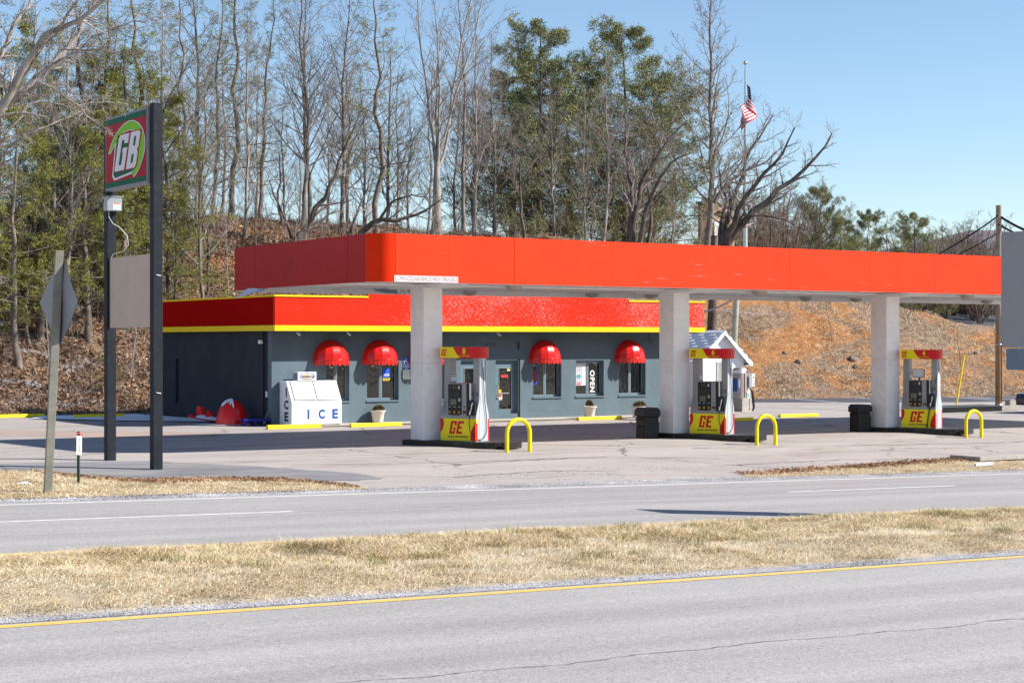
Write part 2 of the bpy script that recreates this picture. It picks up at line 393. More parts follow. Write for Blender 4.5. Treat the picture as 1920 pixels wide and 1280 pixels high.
# the cut slope and the wooded plateau behind
def hill_mat():
    m = bpy.data.materials.new('hillside_litter_and_clay'); nt, bs = _nodes(m); bs.inputs['Roughness'].default_value = .95
    vec = coord(nt, kind='World')
    sx = nt.nodes.new('ShaderNodeSeparateXYZ'); nt.links.new(vec, sx.inputs[0])
    lit = ramp(nt, noise(nt, vec, 7.0, 8, .8), [(.36, (.05, .028, .016)), (.46, (.22, .12, .065)), (.54, (.40, .25, .155)), (.64, (.58, .44, .31))])
    clay = ramp(nt, noise(nt, vec, 2.2, 7, .7), [(.3, (.24, .10, .035)), (.46, (.46, .20, .07)), (.6, (.58, .30, .12)), (.75, (.66, .44, .24))])
    dry = ramp(nt, noise(nt, vec, 4.0, 8, .75), [(.34, (.07, .045, .03)), (.46, (.27, .18, .115)), (.56, (.44, .32, .22)), (.68, (.60, .49, .36))])
    right = nt.nodes.new('ShaderNodeMapRange'); right.inputs[1].default_value = 50; right.inputs[2].default_value = 60; nt.links.new(sx.outputs[0], right.inputs[0])
    cm = mth(nt, 'ADD', noise(nt, coord(nt, (.7, .7, 1.9), kind='World', rot=(0, R_(-22), 0)), .23, 8, .74, .9), mth(nt, 'MULTIPLY', right.outputs[0], .075))
    cf = ramp(nt, cm, [(.545, 0.0), (.62, 1.0)])
    base = mix(nt, mth(nt, 'MULTIPLY', right.outputs[0], .55), lit, dry)
    c = mix(nt, cf, base, clay)
    left = nt.nodes.new('ShaderNodeMapRange'); left.inputs[1].default_value = 28; left.inputs[2].default_value = 20; nt.links.new(sx.outputs[0], left.inputs[0])
    low = nt.nodes.new('ShaderNodeMapRange'); low.inputs[1].default_value = 6.5; low.inputs[2].default_value = 3.5; nt.links.new(sx.outputs[2], low.inputs[0])
    sm = ramp(nt, noise(nt, coord(nt, (.7, 1, 1.8), kind='World'), .55, 8, .75, .6), [(.545, 0.0), (.575, 1.0)])
    sf = mth(nt, 'MULTIPLY', mth(nt, 'MULTIPLY', sm, left.outputs[0]), low.outputs[0])
    c = mix(nt, sf, c, (.80, .83, .88)); nt.links.new(c, bs.inputs['Base Color'])
    bump(nt, bs, noise(nt, vec, 5.0, 8, .8), 1.0, .25); return m
m_hill = hill_mat()
structure(grid('hillside', np.concatenate([np.arange(-80, 0, 2.0), np.arange(0, 100, .5), np.arange(100, 221, 3.0)]),
     np.concatenate([np.arange(48, 66, 3.0), np.arange(66, 105, .5), np.arange(106, 280, 6.0)]), lambda X, Y: np.where(Y < 60, lotz(X, Y) - 1.0, hillz(X, Y)) - np.where((X > 80) & (Y < 66), .0, 0), m_hill))
# far wooded ridge at the right
m_ridge = M('far_wooded_ridge', (.16, .15, .17), .95, var=.25, scale=.02, kind='World')
rv, rf = [], []
rpx = np.arange(1150, 2300, 8.0); crest = np.interp(rpx, [1150, 1450, 1600, 1700, 1760, 1800, 1850, 1900, 2300], [530, 505, 485, 462, 450, 440, 434, 440, 470])
for i, (x, y) in enumerate(zip(rpx, crest)):
    a = (x - 960) / FPX; y -= 4 * vnoise(x * .06, 0.5, 8) + 3 * vnoise(x * .3, 1.5, 9)
    for d, k in ((700, 0.0), (800, .55), (900, 1.0), (1100, 1.0), (1500, 0.2)):
        rv.append((d * (S_ + C_ * a), d * (C_ - S_ * a), -5 + k * (zat(y, 900) + 5)))
for i in range(len(rpx) - 1):
    for k in range(4): rf.append([i * 5 + k, (i + 1) * 5 + k, (i + 1) * 5 + k + 1, i * 5 + k + 1])
structure(link('hills', np_mesh('hills', rv, rf, [m_ridge], True)))
# painted lines and other sheets, each a few millimetres above the one below
def strip(name, x0, x1, y0, y1, mat, dz=.004, zf=ROAD, y0b=None, y1b=None, n=None):
    n = n or max(2, int((x1 - x0) / 2) + 1)
    X = np.linspace(x0, x1, n); a = np.linspace(y0, y0b if y0b is not None else y0, n); b = np.linspace(y1, y1b if y1b is not None else y1, n)
    V = np.concatenate([np.stack([X, a, zf(X, a) + dz], -1), np.stack([X, b, zf(X, b) + dz], -1)])
    F = [[i, i + 1, n + i + 1, n + i] for i in range(n - 1)]
    return structure(link(name, np_mesh(name, V, F, [mat])))
strip('yellow_edge_line', -60, 120, 16.72, 16.88, m_lyel)
strip('yellow_edge_line', -60, 120, 22.72, 22.86, m_lyel)
strip('white_edge_line', -60, 120, 30.12, 30.24, m_lwhite)
laneY = lambda x: float(np.interp(x, [-10, 14, 18, 26, 32, 60], [27.12, 27.12, 27.16, 27.52, 27.6, 27.6]))
for x0, x1 in ((-8.2, 13.2), (24.7, 29.8), (41.0, 46.0)): strip('white_lane_dash', x0, x1, laneY(x0), laneY(x0) + .12, m_lwhite, y0b=laneY(x1), y1b=laneY(x1) + .12)
for x0, x1 in ((13.22, 18), (18.01, 24.68), (29.82, 40.98)): strip('worn_lane_line', x0, x1, laneY(x0) + .01, laneY(x0) + .09, m_lfaint, y0b=laneY(x1) + .01, y1b=laneY(x1) + .09)
# lane seam of the near carriageway, a crooked dark groove
rng = random.Random(4)
m_crack = flat('crack_filler', (.10, .095, .09), .8)
def crack(pts, w, zf, name='pavement_crack'):
    V = []; n = len(pts)
    for i, (x, y) in enumerate(pts):
        ww = w * rng.uniform(.5, 1.5); V.append((x, y - ww / 2, float(zf(x, y)) + .005)); V.append((x, y + ww / 2, float(zf(x, y)) + .005))
    structure(link(name, np_mesh(name, V, [[2 * i, 2 * i + 2, 2 * i + 3, 2 * i + 1] for i in range(n - 1)], [m_crack])))
crack([(x, 12.65 + .05 * math.sin(x * 1.3) + .03 * math.sin(x * 4.1) + rng.uniform(-.025, .025)) for x in np.arange(5, 30, .12)], .012, ROAD)
strip('concrete_slab', 19, 62, 39.3, 43.9, m_slab, .006, lotz, n=60)
# dark new asphalt of the car park at the foot of the cut slope
def darkz(X, Y): return lotz(X, Y)
nx = 46; V = []; X = np.linspace(57.5, 125, nx)
near = np.interp(X, [57.5, 60, 64, 70, 80, 125], [73.9, 70.5, 67.5, 64.2, 62.6, 60])
rows = 10; V = [(x, y0 + (79 - y0) * j / (rows - 1), float(lotz(x, y0)) + .010) for j in range(rows) for x, y0 in zip(X, near)]
structure(link('car_park', np_mesh('car_park', V, [[j * nx + i, j * nx + i + 1, (j + 1) * nx + i + 1, (j + 1) * nx + i] for j in range(rows - 1) for i in range(nx - 1)], [m_newlot])))
for k, (xa, ya, xb, yb) in enumerate(((1480, 747, 1600, 757), (1570, 744, 1693, 751), (1560, 756, 1632, 760), (1640, 753, 1700, 757), (1765, 743.5, 1858, 747.5), (1780, 744.5, 1878, 751), (1690, 752, 1795, 757), (1815, 744, 1900, 749), (1880, 743.5, 1960, 748), (1700, 758, 1790, 763), (1700, 745, 1760, 749))):
    P = []
    for px, py in ((xa, ya), (xb, yb)):
        a = (px - 960) / FPX; d = (EYE + .32) * FPX / (py - 640); P.append((d * (S_ + C_ * a), d * (C_ - S_ * a)))
    dx, dy = P[1][0] - P[0][0], P[1][1] - P[0][1]; L = math.hypot(dx, dy); nxv, nyv = -dy / L * .07, dx / L * .07
    b = MB(); b.quad([(P[0][0] - nxv, P[0][1] - nyv, -.305), (P[1][0] - nxv, P[1][1] - nyv, -.305), (P[1][0] + nxv, P[1][1] + nyv, -.305), (P[0][0] + nxv, P[0][1] + nyv, -.305)], m_lwhite)
    structure(b.build('parking_bay_line'))
# dark asphalt patch round the tall sign and sealed cracks on the forecourt
def blob_sheet(name, pts, mat, dz, zf, kind='structure'):
    """flat irregular sheet draped over the ground; pts is an outline (x, y)"""
    cx = sum(p[0] for p in pts) / len(pts); cy = sum(p[1] for p in pts) / len(pts); V = [(cx, cy, float(zf(cx, cy)) + dz)]
    n = len(pts); R = 5
    for r in range(1, R + 1):
        for p in pts:
            x = cx + (p[0] - cx) * r / R; y = cy + (p[1] - cy) * r / R; V.append((x, y, float(zf(x, y)) + dz))
    F = [[0, 1 + i, 1 + (i + 1) % n, 1 + (i + 1) % n] for i in range(n)]
    me = bpy.data.meshes.new(name)
    FF = [[0, 1 + i, 1 + (i + 1) % n] for i in range(n)] + [[1 + r * n + i, 1 + (r + 1) * n + i, 1 + (r + 1) * n + (i + 1) % n, 1 + r * n + (i + 1) % n] for r in range(R - 1) for i in range(n)]
    me.from_pydata(V, [], FF); me.materials.append(mat); me.update()
    return link(name, me, kind=kind)
def wobble(pts, k=6, amp=.25, seed=0):
    rr = random.Random(seed); out = []
    for i in range(len(pts)):
        a, b = pts[i], pts[(i + 1) % len(pts)]
        for j in range(k): t = j / k; out.append((a[0] + (b[0] - a[0]) * t + rr.uniform(-amp, amp), a[1] + (b[1] - a[1]) * t + rr.uniform(-amp, amp)))
    return out
blob_sheet('dark_asphalt_patch', wobble([(6, 37), (12, 36.5), (12.6, 34.2), (15, 33.8), (17.6, 33.0), (18.4, 33.4), (18.2, 35), (16.8, 37.4), (15.4, 39.3), (6, 41)], 6, .15, 2), m_patch, .008, lotz)
for pts in ([(14, 41.8), (17, 43), (21, 44.2), (26, 44.0), (31, 43.95)], [(18, 37.2), (22, 36.6), (26, 36.9), (30, 35.6)], [(28, 34), (33, 34.6), (38, 34), (44, 35.5)], [(31, 38.5), (36, 38.0), (42, 37.6), (47, 37.9)], [(8, 45), (12, 45.5), (16, 47.5), (22, 48.3)], [(20, 33.2), (23, 33.9), (25, 33.6)]):
    P = []
    for (a, b) in zip(pts[:-1], pts[1:]):
        for j in range(14): t = j / 14; P.append((a[0] + (b[0] - a[0]) * t + rng.uniform(-.05, .05), a[1] + (b[1] - a[1]) * t + rng.uniform(-.07, .07)))
    crack(P, .05, lambda x, y: lotz(x, y) + .004)
m_rust = asphalt('rusty_stain', (.36, .27, .225), .25, .15)
blob_sheet('rusty_stain', wobble([(14.5, 55.5), (17.5, 52.0), (21, 50.2), (22.5, 51.2), (20.5, 54.0), (17, 57)], 5, .3, 5), m_rust, .006, lotz)
# left-over snow in the shade north-west of the store
for i, (pts, s) in enumerate((([(20.5, 64.2), (23.0, 60.5), (25.2, 57.8), (25.5, 56.6), (25.6, 62), (25.2, 66), (21.5, 66.3)], 3), ([(23.6, 56.2), (25.1, 54.9), (25.5, 54.9), (25.5, 57.0), (24.3, 57.2)], 8))):
    s_ = blob_sheet('snow_patch', wobble(pts, 4, .12, s), m_snow, .035, lotz); 
# ================================================================== THE STORE
BY, FY = 54.6, 53.8
XW0 = 25.72; XF0 = 25.47; XF1 = onY(1320, FY)[0]; XW1 = XF1 - .25; YB = 64.4
store = thing('convenience_store', 'low blue grey stucco store with red and yellow roof band and dome awnings', 'building', (XW0, BY, 0))
ox, oy = XW0, BY
def holes_wall(b, x0, x1, z0, z1, y0, y1, holes, mat):
    xs = sorted({x0, x1, *[h[0] for h in holes], *[h[1] for h in holes]}); zs = sorted({z0, z1, *[h[2] for h in holes], *[h[3] for h in holes]})
    for i in range(len(xs) - 1):
        run = None
        for k in range(len(zs) - 1):
            cx, cz = (xs[i] + xs[i + 1]) / 2, (zs[k] + zs[k + 1]) / 2
            if any(h[0] < cx < h[1] and h[2] < cz < h[3] for h in holes): continue
            b.box(xs[i], xs[i + 1], y0, y1, zs[k], zs[k + 1], mat)
wx = lambda px: onY(px, BY)[0] - ox
WT, WB = 2.13, .77
wins = [(612, 655, 'w1'), (688, 747.5, 'w2'), (783, 838.5, 'w3'), (999.7, 1052.4, 'wA'), (1080, 1132, 'wB'), (1160.5, 1210.5, 'wC')]
doors = [(864, 908.5), (929.4, 970.8)]
holes = [(wx(a), wx(b), WB, WT) for a, b, _ in wins] + [(wx(a), wx(b), .02, WT + .02) for a, b in doors]
m_int = flat('dim_interior', (.06, .06, .065), .9); m_shelf = flat('pale_counter', (.42, .41, .38), .7)
b = MB(); holes_wall(b, 0, XW1 - ox, -.3, 3.2, 0, .30, holes, m_wall); b.build('front_wall', store)
b = MB(); b.box(0, .30, .302, YB - BY - .302, -.3, 3.2, m_wall_shaded); b.build('side_wall', store)
b = MB(); b.box(XW1 - ox - .3, XW1 - ox, .302, YB - BY - .302, -.3, 3.2, m_wall); b.build('side_wall', store)
b = MB(); b.box(0, XW1 - ox, YB - BY - .3, YB - BY, -.3, 3.2, m_wall_shaded); b.build('back_wall', store)
b = MB(); b.box(-.012, XW1 - ox, -.035, -.002, -.3, .19, m_wall); b.build('plinth', store, bevel=.01)
b = MB(); b.box(.31, XW1 - ox - .31, .31, YB - BY - .31, -.28, .012, m_int); b.box(.31, XW1 - ox - .31, 4.2, 4.3, .013, 3.18, m_int); b.build('interior', store)
b = MB(); b.box(-.2, XW1 - ox + .2, -.7, YB - BY + .2, 3.205, 3.34, m_wall_shaded); b.build('roof', store)
# parapet band: red face, yellow bands
xr1, xr2 = onY(690.5, FY)[0] - ox, onY(1178.5, FY)[0] - ox; f0, f1 = XF0 - ox, XF1 - ox; fy = FY - BY
T0, T1, T2, T3 = 3.205, 3.395, 4.355, 4.42
def par(x0, x1, top, name='red_band_panel'):
    b = MB(); b.box(x0, x1, fy, fy + .16, T1, top, m_store_red); return b.build(name, store)
par(f0, xr1 - .002, T2); par(xr1, xr2, 4.63); par(xr2 + .002, f1, T2)
b = MB(); b.box(f0, f0 + .16, fy + .162, YB - BY + .1, T1, T2, m_store_red_shaded); b.build('red_band_panel', store)
b = MB(); b.box(f1 - .16, f1, fy + .162, YB - BY + .1, T1, T2, m_store_red_shaded); b.build('red_band_panel', store)
segs = [f0, wx(700), wx(845), wx(990), wx(1130), f1 + .03]
for i in range(5):
    b = MB(); b.box(segs[i] - (.03 if i == 0 else 0), segs[i + 1] - .004, fy - .03, fy + .16, T0, T1, m_yellow); b.build('yellow_lower_trim', store)
b = MB(); b.box(f0 - .03, f0 + .13, fy + .162, YB - BY + .1, T0, T1, m_yellow); b.build('yellow_lower_trim', store)
b = MB(); b.box(f0 - .03, xr1 - .002, fy - .03, fy + .19, T2 + .002, T3, m_yellow); b.build('yellow_upper_trim', store)
b = MB(); b.box(xr2 + .002, f1 + .03, fy - .03, fy + .19, T2 + .002, T3, m_yellow); b.build('yellow_upper_trim', store)
b = MB(); b.box(f0 - .03, f0 + .19, fy + .192, YB - BY + .1, T2 + .002, T3, m_yellow); b.build('yellow_upper_trim', store)
b = MB(); b.box(f0 + .2, f1 - .2, fy + .17, -.02, 3.17, 3.20, m_wall); b.build('soffit_board', store)
# windows
m_poster = flat('poster_white', (.72, .72, .72), .5); m_pink = flat('poster_red', (.6, .05, .04), .5); m_neonb = flat('neon_blue_sign', (.03, .12, .75), .4)
for wi, (a, c_, key) in enumerate(wins):
    x0, x1 = wx(a), wx(c_); xm = (x0 + x1) / 2; yg = .21
    b = MB()
    for q in ((x0, x0 + .05, WB, WT), (x1 - .05, x1, WB, WT), (x0 + .05, x1 - .05, WB, WB + .06), (x0 + .05, x1 - .05, WT - .06, WT), (xm - .035, xm + .035, WB + .06, WT - .06)):
        b.box(q[0], q[1], yg - .03, yg + .04, q[2], q[3], m_frame)
    fr = b.build('window', store)
    for (p0, p1) in ((x0 + .05, xm - .035), (xm + .035, x1 - .05)):
        g_ = MB(); g_.box(p0, p1, yg, yg + .006, WB + .06, WT - .06, m_glass); g_.build('pane', fr)
        s_ = MB()
        for q in ((p0, p0 + .025, WB + .06, WT - .06), (p1 - .025, p1, WB + .06, WT - .06), (p0 + .025, p1 - .025, WB + .06, WB + .085), (p0 + .025, p1 - .025, WT - .085, WT - .06)): s_.box(q[0], q[1], yg - .022, yg - .002, q[2], q[3], m_galv)
        s_.build('sash', fr)
    s_ = MB(); s_.box(x0 - .03, x1 + .03, -.045, yg - .031, WB - .05, WB + .004, m_wall); s_.build('sill', fr, bevel=.01)
    if key in ('wA', 'wB'):
        s_ = MB(); s_.box(x0 + .06, x1 - .06, yg + .10, yg + .5, WB + .02, WB + .31, m_shelf); s_.box(x0 + .3, x0 + .5, yg + .09, yg + .1, WB + .05, WB + .3, m_int); s_.build('counter', store)
    if key == 'w1':
        s_ = MB(); s_.box(x0 + .04, x0 + .62, yg + .06, yg + .07, WB + .06, WT - .06, flat('window_blind', (.36, .34, .31), .8)); s_.build('blind', store)
# big doors
for di, (a, c_) in enumerate(doors):
    x0, x1 = wx(a), wx(c_); top = WT
    fr = MB()
    for q in ((x0, x0 + .06, .02, top), (x1 - .06, x1, .02, top), (x0 + .06, x1 - .06, top - .06, top)): fr.box(q[0], q[1], .10, .20, q[2], q[3], m_frame)
    F = fr.build('door_frame', store)
    dr = MB(); e0, e1 = x0 + .07, x1 - .07; st = .13
    for q in ((e0, e0 + st, .03, top - .07), (e1 - st, e1, .03, top - .07), (e0 + st, e1 - st, .03, .33), (e0 + st, e1 - st, top - .24, top - .07)): dr.box(q[0], q[1], .12, .165, q[2], q[3], m_frame)
    D = dr.build('door', store)
    gl = MB(); gl.box(e0 + st, e1 - st, .14, .147, .33, top - .24, m_glass); gl.build('pane', D)
    bd = MB()
    for q in ((e0 + st, e0 + st + .02, .33, top - .24), (e1 - st - .02, e1 - st, .33, top - .24), (e0 + st + .02, e1 - st - .02, .33, .355), (e0 + st + .02, e1 - st - .02, top - .265, top - .24)): bd.box(q[0], q[1], .108, .119, q[2], q[3], m_galv)
    bd.build('glazing_bead', D)
    hx = e0 + .07
    h_ = MB(); h_.tube([(hx, .119, 1.22), (hx, .06, 1.2), (hx, .05, 1.1), (hx, .05, .95), (hx, .06, .88), (hx, .119, .86)], .014, m_brass, 8); h_.lathe([(0, -.02), (.03, -.02), (.03, .02), (0, .02)], m_brass, (hx, .10, .76), 10); h_.build('handle', D)
    if di == 1:
        st_ = MB(); gx0, gx1 = e0 + st, e1 - st
        st_.box(gx0 + .12, gx0 + .42, .136, .139, 1.52, 1.62, m_pink); st_.build('red_sticker', D)
        st_ = MB(); st_.box(gx1 - .18, gx1 - .04, .136, .139, 1.76, 1.86, m_poster); st_.box(gx1 - .16, gx1 - .07, .133, .1355, 1.78, 1.83, m_yellow); st_.build('corner_sticker', D)
        st_ = MB(); st_.box(gx0 + .01, gx0 + .13, .136, .139, .97, 1.07, m_yellow); st_.build('yellow_sticker', D)
        st_ = MB(); st_.box(gx0 + .01, gx0 + .17, .136, .139, .68, .93, m_poster); st_.box(gx0 + .04, gx0 + .14, .133, .1355, .80, .90, m_pink); st_.box(gx0 + .02, gx0 + .16, .133, .1355, .69, .72, m_pink); st_.build('no_smoking_sticker', D)
        st_ = MB(); st_.box(gx0, gx1 - .12, .10, .112, .93, .955, m_shelf); st_.build('push_bar', D)
        st_ = MB(); st_.box(gx0 + .15, gx0 + .42, .15, .153, 1.18, 1.2, m_poster); st_.build('paper_strip', D)
# what stands in or on the windows
def wfr(key):
    a, c_, _ = [w for w in wins if w[2] == key][0]; return wx(a), wx(c_)
x0, x1 = wfr('wB'); xm = (x0 + x1) / 2
b = MB(); b.box(x0 + .055, xm - .05, .195, .199, 1.18, 2.02, m_poster)
for r in range(7):
    for k in range(4): b.box(x0 + .09 + k * .09, x0 + .15 + k * .09, .190, .1945, 1.30 + r * .09, 1.33 + r * .09, (m_pink, m_navy_text, m_neonb, m_navy_text)[(r + k) % 4])
b.box(x0 + .16, x0 + .36, .188, .194, 1.21, 1.27, m_pink); b.box(x0 + .17, x0 + .34, .187, .1885, 1.46, 1.58, flat('poster_teal', (.05, .35, .4), .5)); pw = b.build('price_poster', store)
vert = ((xm + .24, .200, 1.33), (0, 0, -1), (1, 0, 0))
text('OPEN', .30, m_poster, 'open_lettering', store, vert, .012, 1.15, width=.84, height=.22)
x0, x1 = wfr('wA')
b = MB(); b.box(x0 + .055, x0 + .30, .192, .197, 1.25, 1.92 - .02, m_neonb); b.box(x0 + .08, x0 + .275, .188, .1918, 1.28, 1.87, m_navy_text); ns = b.build('neon_sign', store)
text('OPEN', .2, flat('neon_red', (.75, .02, .03), .4), 'lettering', ns, ((x0 + .18, .186, 1.57), (0, 0, -1), (1, 0, 0)), .006, 1.0, width=.5, height=.14)
x0, x1 = wfr('w2'); xm = (x0 + x1) / 2
b = MB(); b.box(xm + .10, xm + .40, .196, .199, 1.58, 1.90, m_neonb); vs_ = b.build('window_sign', store)
text('VAPE', .11, flat('sign_pale', (.6, .7, .8), .5), 'lettering', vs_, ((xm + .25, .193, 1.66), (1, 0, 0), (0, 0, 1)), .004, width=.24)
text('SHOP', .13, flat('sign_gold', (.75, .55, .08), .5), 'lettering', vs_, ((xm + .25, .193, 1.50), (1, 0, 0), (0, 0, 1)), .006, width=.3)
m_bottle = flat('white_bottle', (.7, .72, .7), .3); m_green = flat('green_cap', (.05, .4, .15), .4)
x0, x1 = wfr('wC')
for k, (dx, cap) in enumerate(((.14, m_green), (.46, m_bottle), (.86, m_bottle), (1.03, m_green))):
    bt = MB(); bt.lathe([(0, 0), (.05, 0), (.055, .18), (.02, .26), (.02, .3), (0, .3)], m_bottle, sides=12); bt.lathe([(0, .3), (.028, .3), (.024, .36), (0, .37)], cap, sides=10)
    o = bt.build('spray_bottle', loc=(ox + x0 + dx, oy + .34, WB + .02))
    tag(o, ['white spray bottle with green top, leftmost on the sill of the right-hand store window', 'pale bottle second from the left on the sill of the right-hand store window', 'short cream bottle right of the mullion in the right-hand store window', 'slim bottle with green nozzle, rightmost on the sill of the right-hand store window'][k], 'bottle', 'bottles on the right-hand window sill')
b = MB(); b.box(x0 + .05, x1 - .05, .26, .5, WB - .05, WB + .018, m_shelf); b.build('inner_sill', store)
# numbers over the door, wall fittings
zt = 2.85 - 6 * 64.6 / FPX
text('490', .22, flat('faded_numerals', (.05, .075, .10), .8), 'house_number', store, ((wx(920.5), -.004, 2.72), (1, 0, 0), (0, 0, 1)), .002, 1.5, width=.42, height=.16)
def wall_pipe(px, z0, z1, r=.03, y=-.05, mat=None, name='pipe'):
    b = MB(); b.tube([(wx(px), y, z0), (wx(px), y, z1)], r, mat or m_dark, 8); return b.build(name, store)
wall_pipe(972.5, .0, 2.2, .03); wall_pipe(909.5, .0, 2.6, .025, mat=m_frame)
b = MB(); b.tube([(wx(1217), -.03, 3.15), (wx(1217.5), -.03, 2.95), (wx(1220), -.04, 2.75)], .012, m_dark, 6); b.build('loose_cable', store)
b = MB(); b.box(wx(971), wx(972.5), -.05, -.004, 2.55, 2.85, m_dark); b.build('bracket', store)
side = lambda Y: Y - BY
for (yy, z0, z1, r) in ((.55, -.1, 3.2, .035), (8.3, .6, 2.2, .06)):
    b = MB(); b.tube([(-.07, yy, z0), (-.07, yy, z1)], r, m_wall_shaded if r > .05 else m_dark, 8)
    if r > .05: b.tube([(-.07, yy, z0), (-.07, yy + .25, z0)], r, m_wall_shaded, 8)
    b.build('side_pipe', store)
b = MB(); b.tube([(-.07, .45, 2.83), (-.2, .4, 2.83)], .035, m_steel, 8); b.lathe([(0, 0), (.07, 0), (.09, -.12), (0, -.13)], m_vinyl, (-.24, .38, 2.9), 12); b.build('flood_light', store)
b = MB(); b.box(-.06, -.004, .3, .36, .95, 1.15, m_vinyl); b.build('junction_box', store)
for px in (546, 640, 758, 920):
    b = MB(); b.lathe([(0, .0), (.05, 0), (.05, -.04), (.02, -.05), (0, -.05)], m_vinyl, (wx(px), -.5, 3.17), 10); b.tube([(wx(px), -.5, 3.13), (wx(px) + .02, -.62, 3.07)], .035, m_vinyl, 8); b.build('security_camera', store)
# handicapped parking sign on the wall
hs = thing('parking_sign', 'blue and white wheelchair parking sign on the wall right of the second awning', 'sign', (ox + wx(762), oy - .004, 0))
b = MB(); b.box(-.15, .15, -.012, -.004, 1.86, 2.30, flat('sign_blue', (.02, .13, .50), .4)); pl = b.build('sign_plate', hs)
b = MB(); b.lathe([(0.0, 0), (.0, 0)], m_poster, sides=3)
sy = -.016; pts = [(-.02 + .075 * math.cos(t), 2.10 + .075 * math.sin(t)) for t in np.linspace(R_(100), R_(350), 14)]
b = MB(); b.tube([(p[0], sy, p[1]) for p in pts], .011, m_poster, 6); b.tube([(-.02, sy, 2.21), (-.015, sy, 2.12), (.04, sy, 2.12), (.06, sy, 2.04), (.085, sy, 2.045)], .013, m_poster, 6); b.tube([(-.02, sy, 2.17), (.03, sy, 2.165)], .01, m_poster, 6); b.lathe([(0, -.02), (.02, -.01), (.02, .01), (0, .02)], m_poster, (-.022, sy, 2.245), 10); b.build('wheelchair_symbol', pl)
text('PARKING', .07, m_poster, 'lettering', pl, ((0, -.015, 1.965), (1, 0, 0), (0, 0, 1)), .003, width=.25)
text('ONLY', .07, m_poster, 'lettering', pl, ((0, -.015, 1.895), (1, 0, 0), (0, 0, 1)), .003, width=.14)
b = MB(); b.box(-.15, .15, -.012, -.004, 1.50, 1.845, M('faded_notice', (.62, .66, .58), .6, dirt=(.4, .45, .35), dirt_amt=.5)); b.build('lower_plate', hs)
# awnings: half domes of gores with a scalloped valance; they are lifted off with their frames, so each is a thing
def awning_mesh(w=1.34, h=.69, dep=.56, drop=.16, gores=7, scallops=9):
    N = 1; b = MB(); r = w / 2; rows = 9; cols = gores * N
    V = []
    for j in range(rows + 1):
        ph = (math.pi / 2) * j / rows
        for i in range(cols + 1):
            th = math.pi * i / cols
            rr = math.cos(ph)
            V.append((-r * math.cos(th) * rr, -dep * math.sin(th) * rr, h * math.sin(ph)))
    F = [[j * (cols + 1) + i, j * (cols + 1) + i + 1, (j + 1) * (cols + 1) + i + 1, (j + 1) * (cols + 1) + i] for j in range(rows) for i in range(cols)]
    for i in range(cols):
        S = [V[j * (cols + 1) + i + q] for j in range(rows + 1) for q in (0, 1)]
        b.add(S, [(2 * j, 2 * j + 1, 2 * j + 3, 2 * j + 2) for j in range(rows)], m_awn, True)
    return b
def make_awning():
    root = bpy.data.objects.new('dome_awning', None); scene.collection.objects.link(root)
    awning_mesh().build('dome_cover', root)
    w, dep, drop = 1.34, .56, .15; V = []; n = 84
    for i in range(n + 1):
        th = math.pi * i / n; sc_ = abs(math.sin(math.pi * (i / n) * 10)) ** .6; fl = 1.0 + .012 * math.sin(i * 1.3)
        x, y = -w / 2 * math.cos(th), -dep * math.sin(th)
        V += [(x, y, .0), (x * fl, y * fl, -.10 - .11 * sc_)]
    b = MB(); b.add(V, [[2 * i, 2 * i + 1, 2 * i + 3, 2 * i + 2] for i in range(n)], m_awn, False)
    b.build('scalloped_valance', root)
    b = MB(); b.tube([(V[2 * i][0] * 1.004, V[2 * i][1] * 1.004, .0) for i in range(0, n + 1, 4)], .012, m_awn, 6); b.build('frame_rail', root)
    return root
aw0 = make_awning()
AW = [(626.5, 'first dome awning from the left, above the ice chest'), (718.5, 'second dome awning from the left, beside the blue parking sign'), (806, 'third dome awning from the left, mostly behind the white canopy column'),
      (1028, 'dome awning just right of the store entrance, above the neon sign'), (1187.5, 'rightmost dome awning, above the window with bottles on its sill')]
zaw = 2.22
for i, (px, lab) in enumerate(AW):
    X = onY(px, BY - .30)[0]
    if i == 0: o = aw0; o.location = (X, BY - .003, zaw)
    else: o = dup(aw0, (X, BY - .003, zaw))
    tag(o, 'red ' + lab, 'awning', 'red dome awnings over the store windows')
structure(grid('sidewalk', np.linspace(XW0 - .2, XW1 + 1.5, 20), [53.0, 54.59], lambda X, Y: 0 * X + .012, m_slab))
# ================================================================== THE CANOPY
YF, YR, ZB, ZT, XL, XR = 38.5, 47.0, 4.34, 5.55, 20.97, 58.3
can = thing('canopy', 'long red fascia fuel canopy on white square columns above the pumps', 'canopy', (XL, YF, 0)); cx_, cy_ = XL, YF
def cpart(b, name, **k):
    o = b.build(name, can, **k); o.location = (-cx_, -cy_, 0); return o
r_ = .55
seam = [XL + r_] + [onY(p, YF)[0] for p in (842, 965, 1150, 1320.5, 1481, 1631, 1752, 1876)] + [XR - 2.5, XR]
seam[1:1] = []
for i in range(len(seam) - 1):
    b = MB(); tilt = rng.uniform(-.006, .006)
    b.box(seam[i] + (.012 if i == 0 else .003), seam[i + 1] - .005, YF + tilt, YF + .04 + tilt, ZB, ZT, m_fascia); cpart(b, 'fascia_panel')
b = MB(); b.box(XL + r_, XR, YF + .045, YF + .12, ZB + .02, ZT - .02, m_white); b.box(XL + .06, XL + .12, YF + r_, YR - .1, ZB + .02, ZT - .02, m_white); cpart(b, 'fascia_frame')
yseam = [YF + r_] + [onX(p, XL)[0] for p in (652, 570, 478)] + [YR]
for i in range(len(yseam) - 1):
    b = MB(); b.box(XL - .004 * (i % 2), XL + .04, yseam[i] + .003, yseam[i + 1] - .003, ZB - (.02 if i == 3 else 0), ZT, m_fascia_shaded); cpart(b, 'fascia_panel')
b = MB(); n = 16
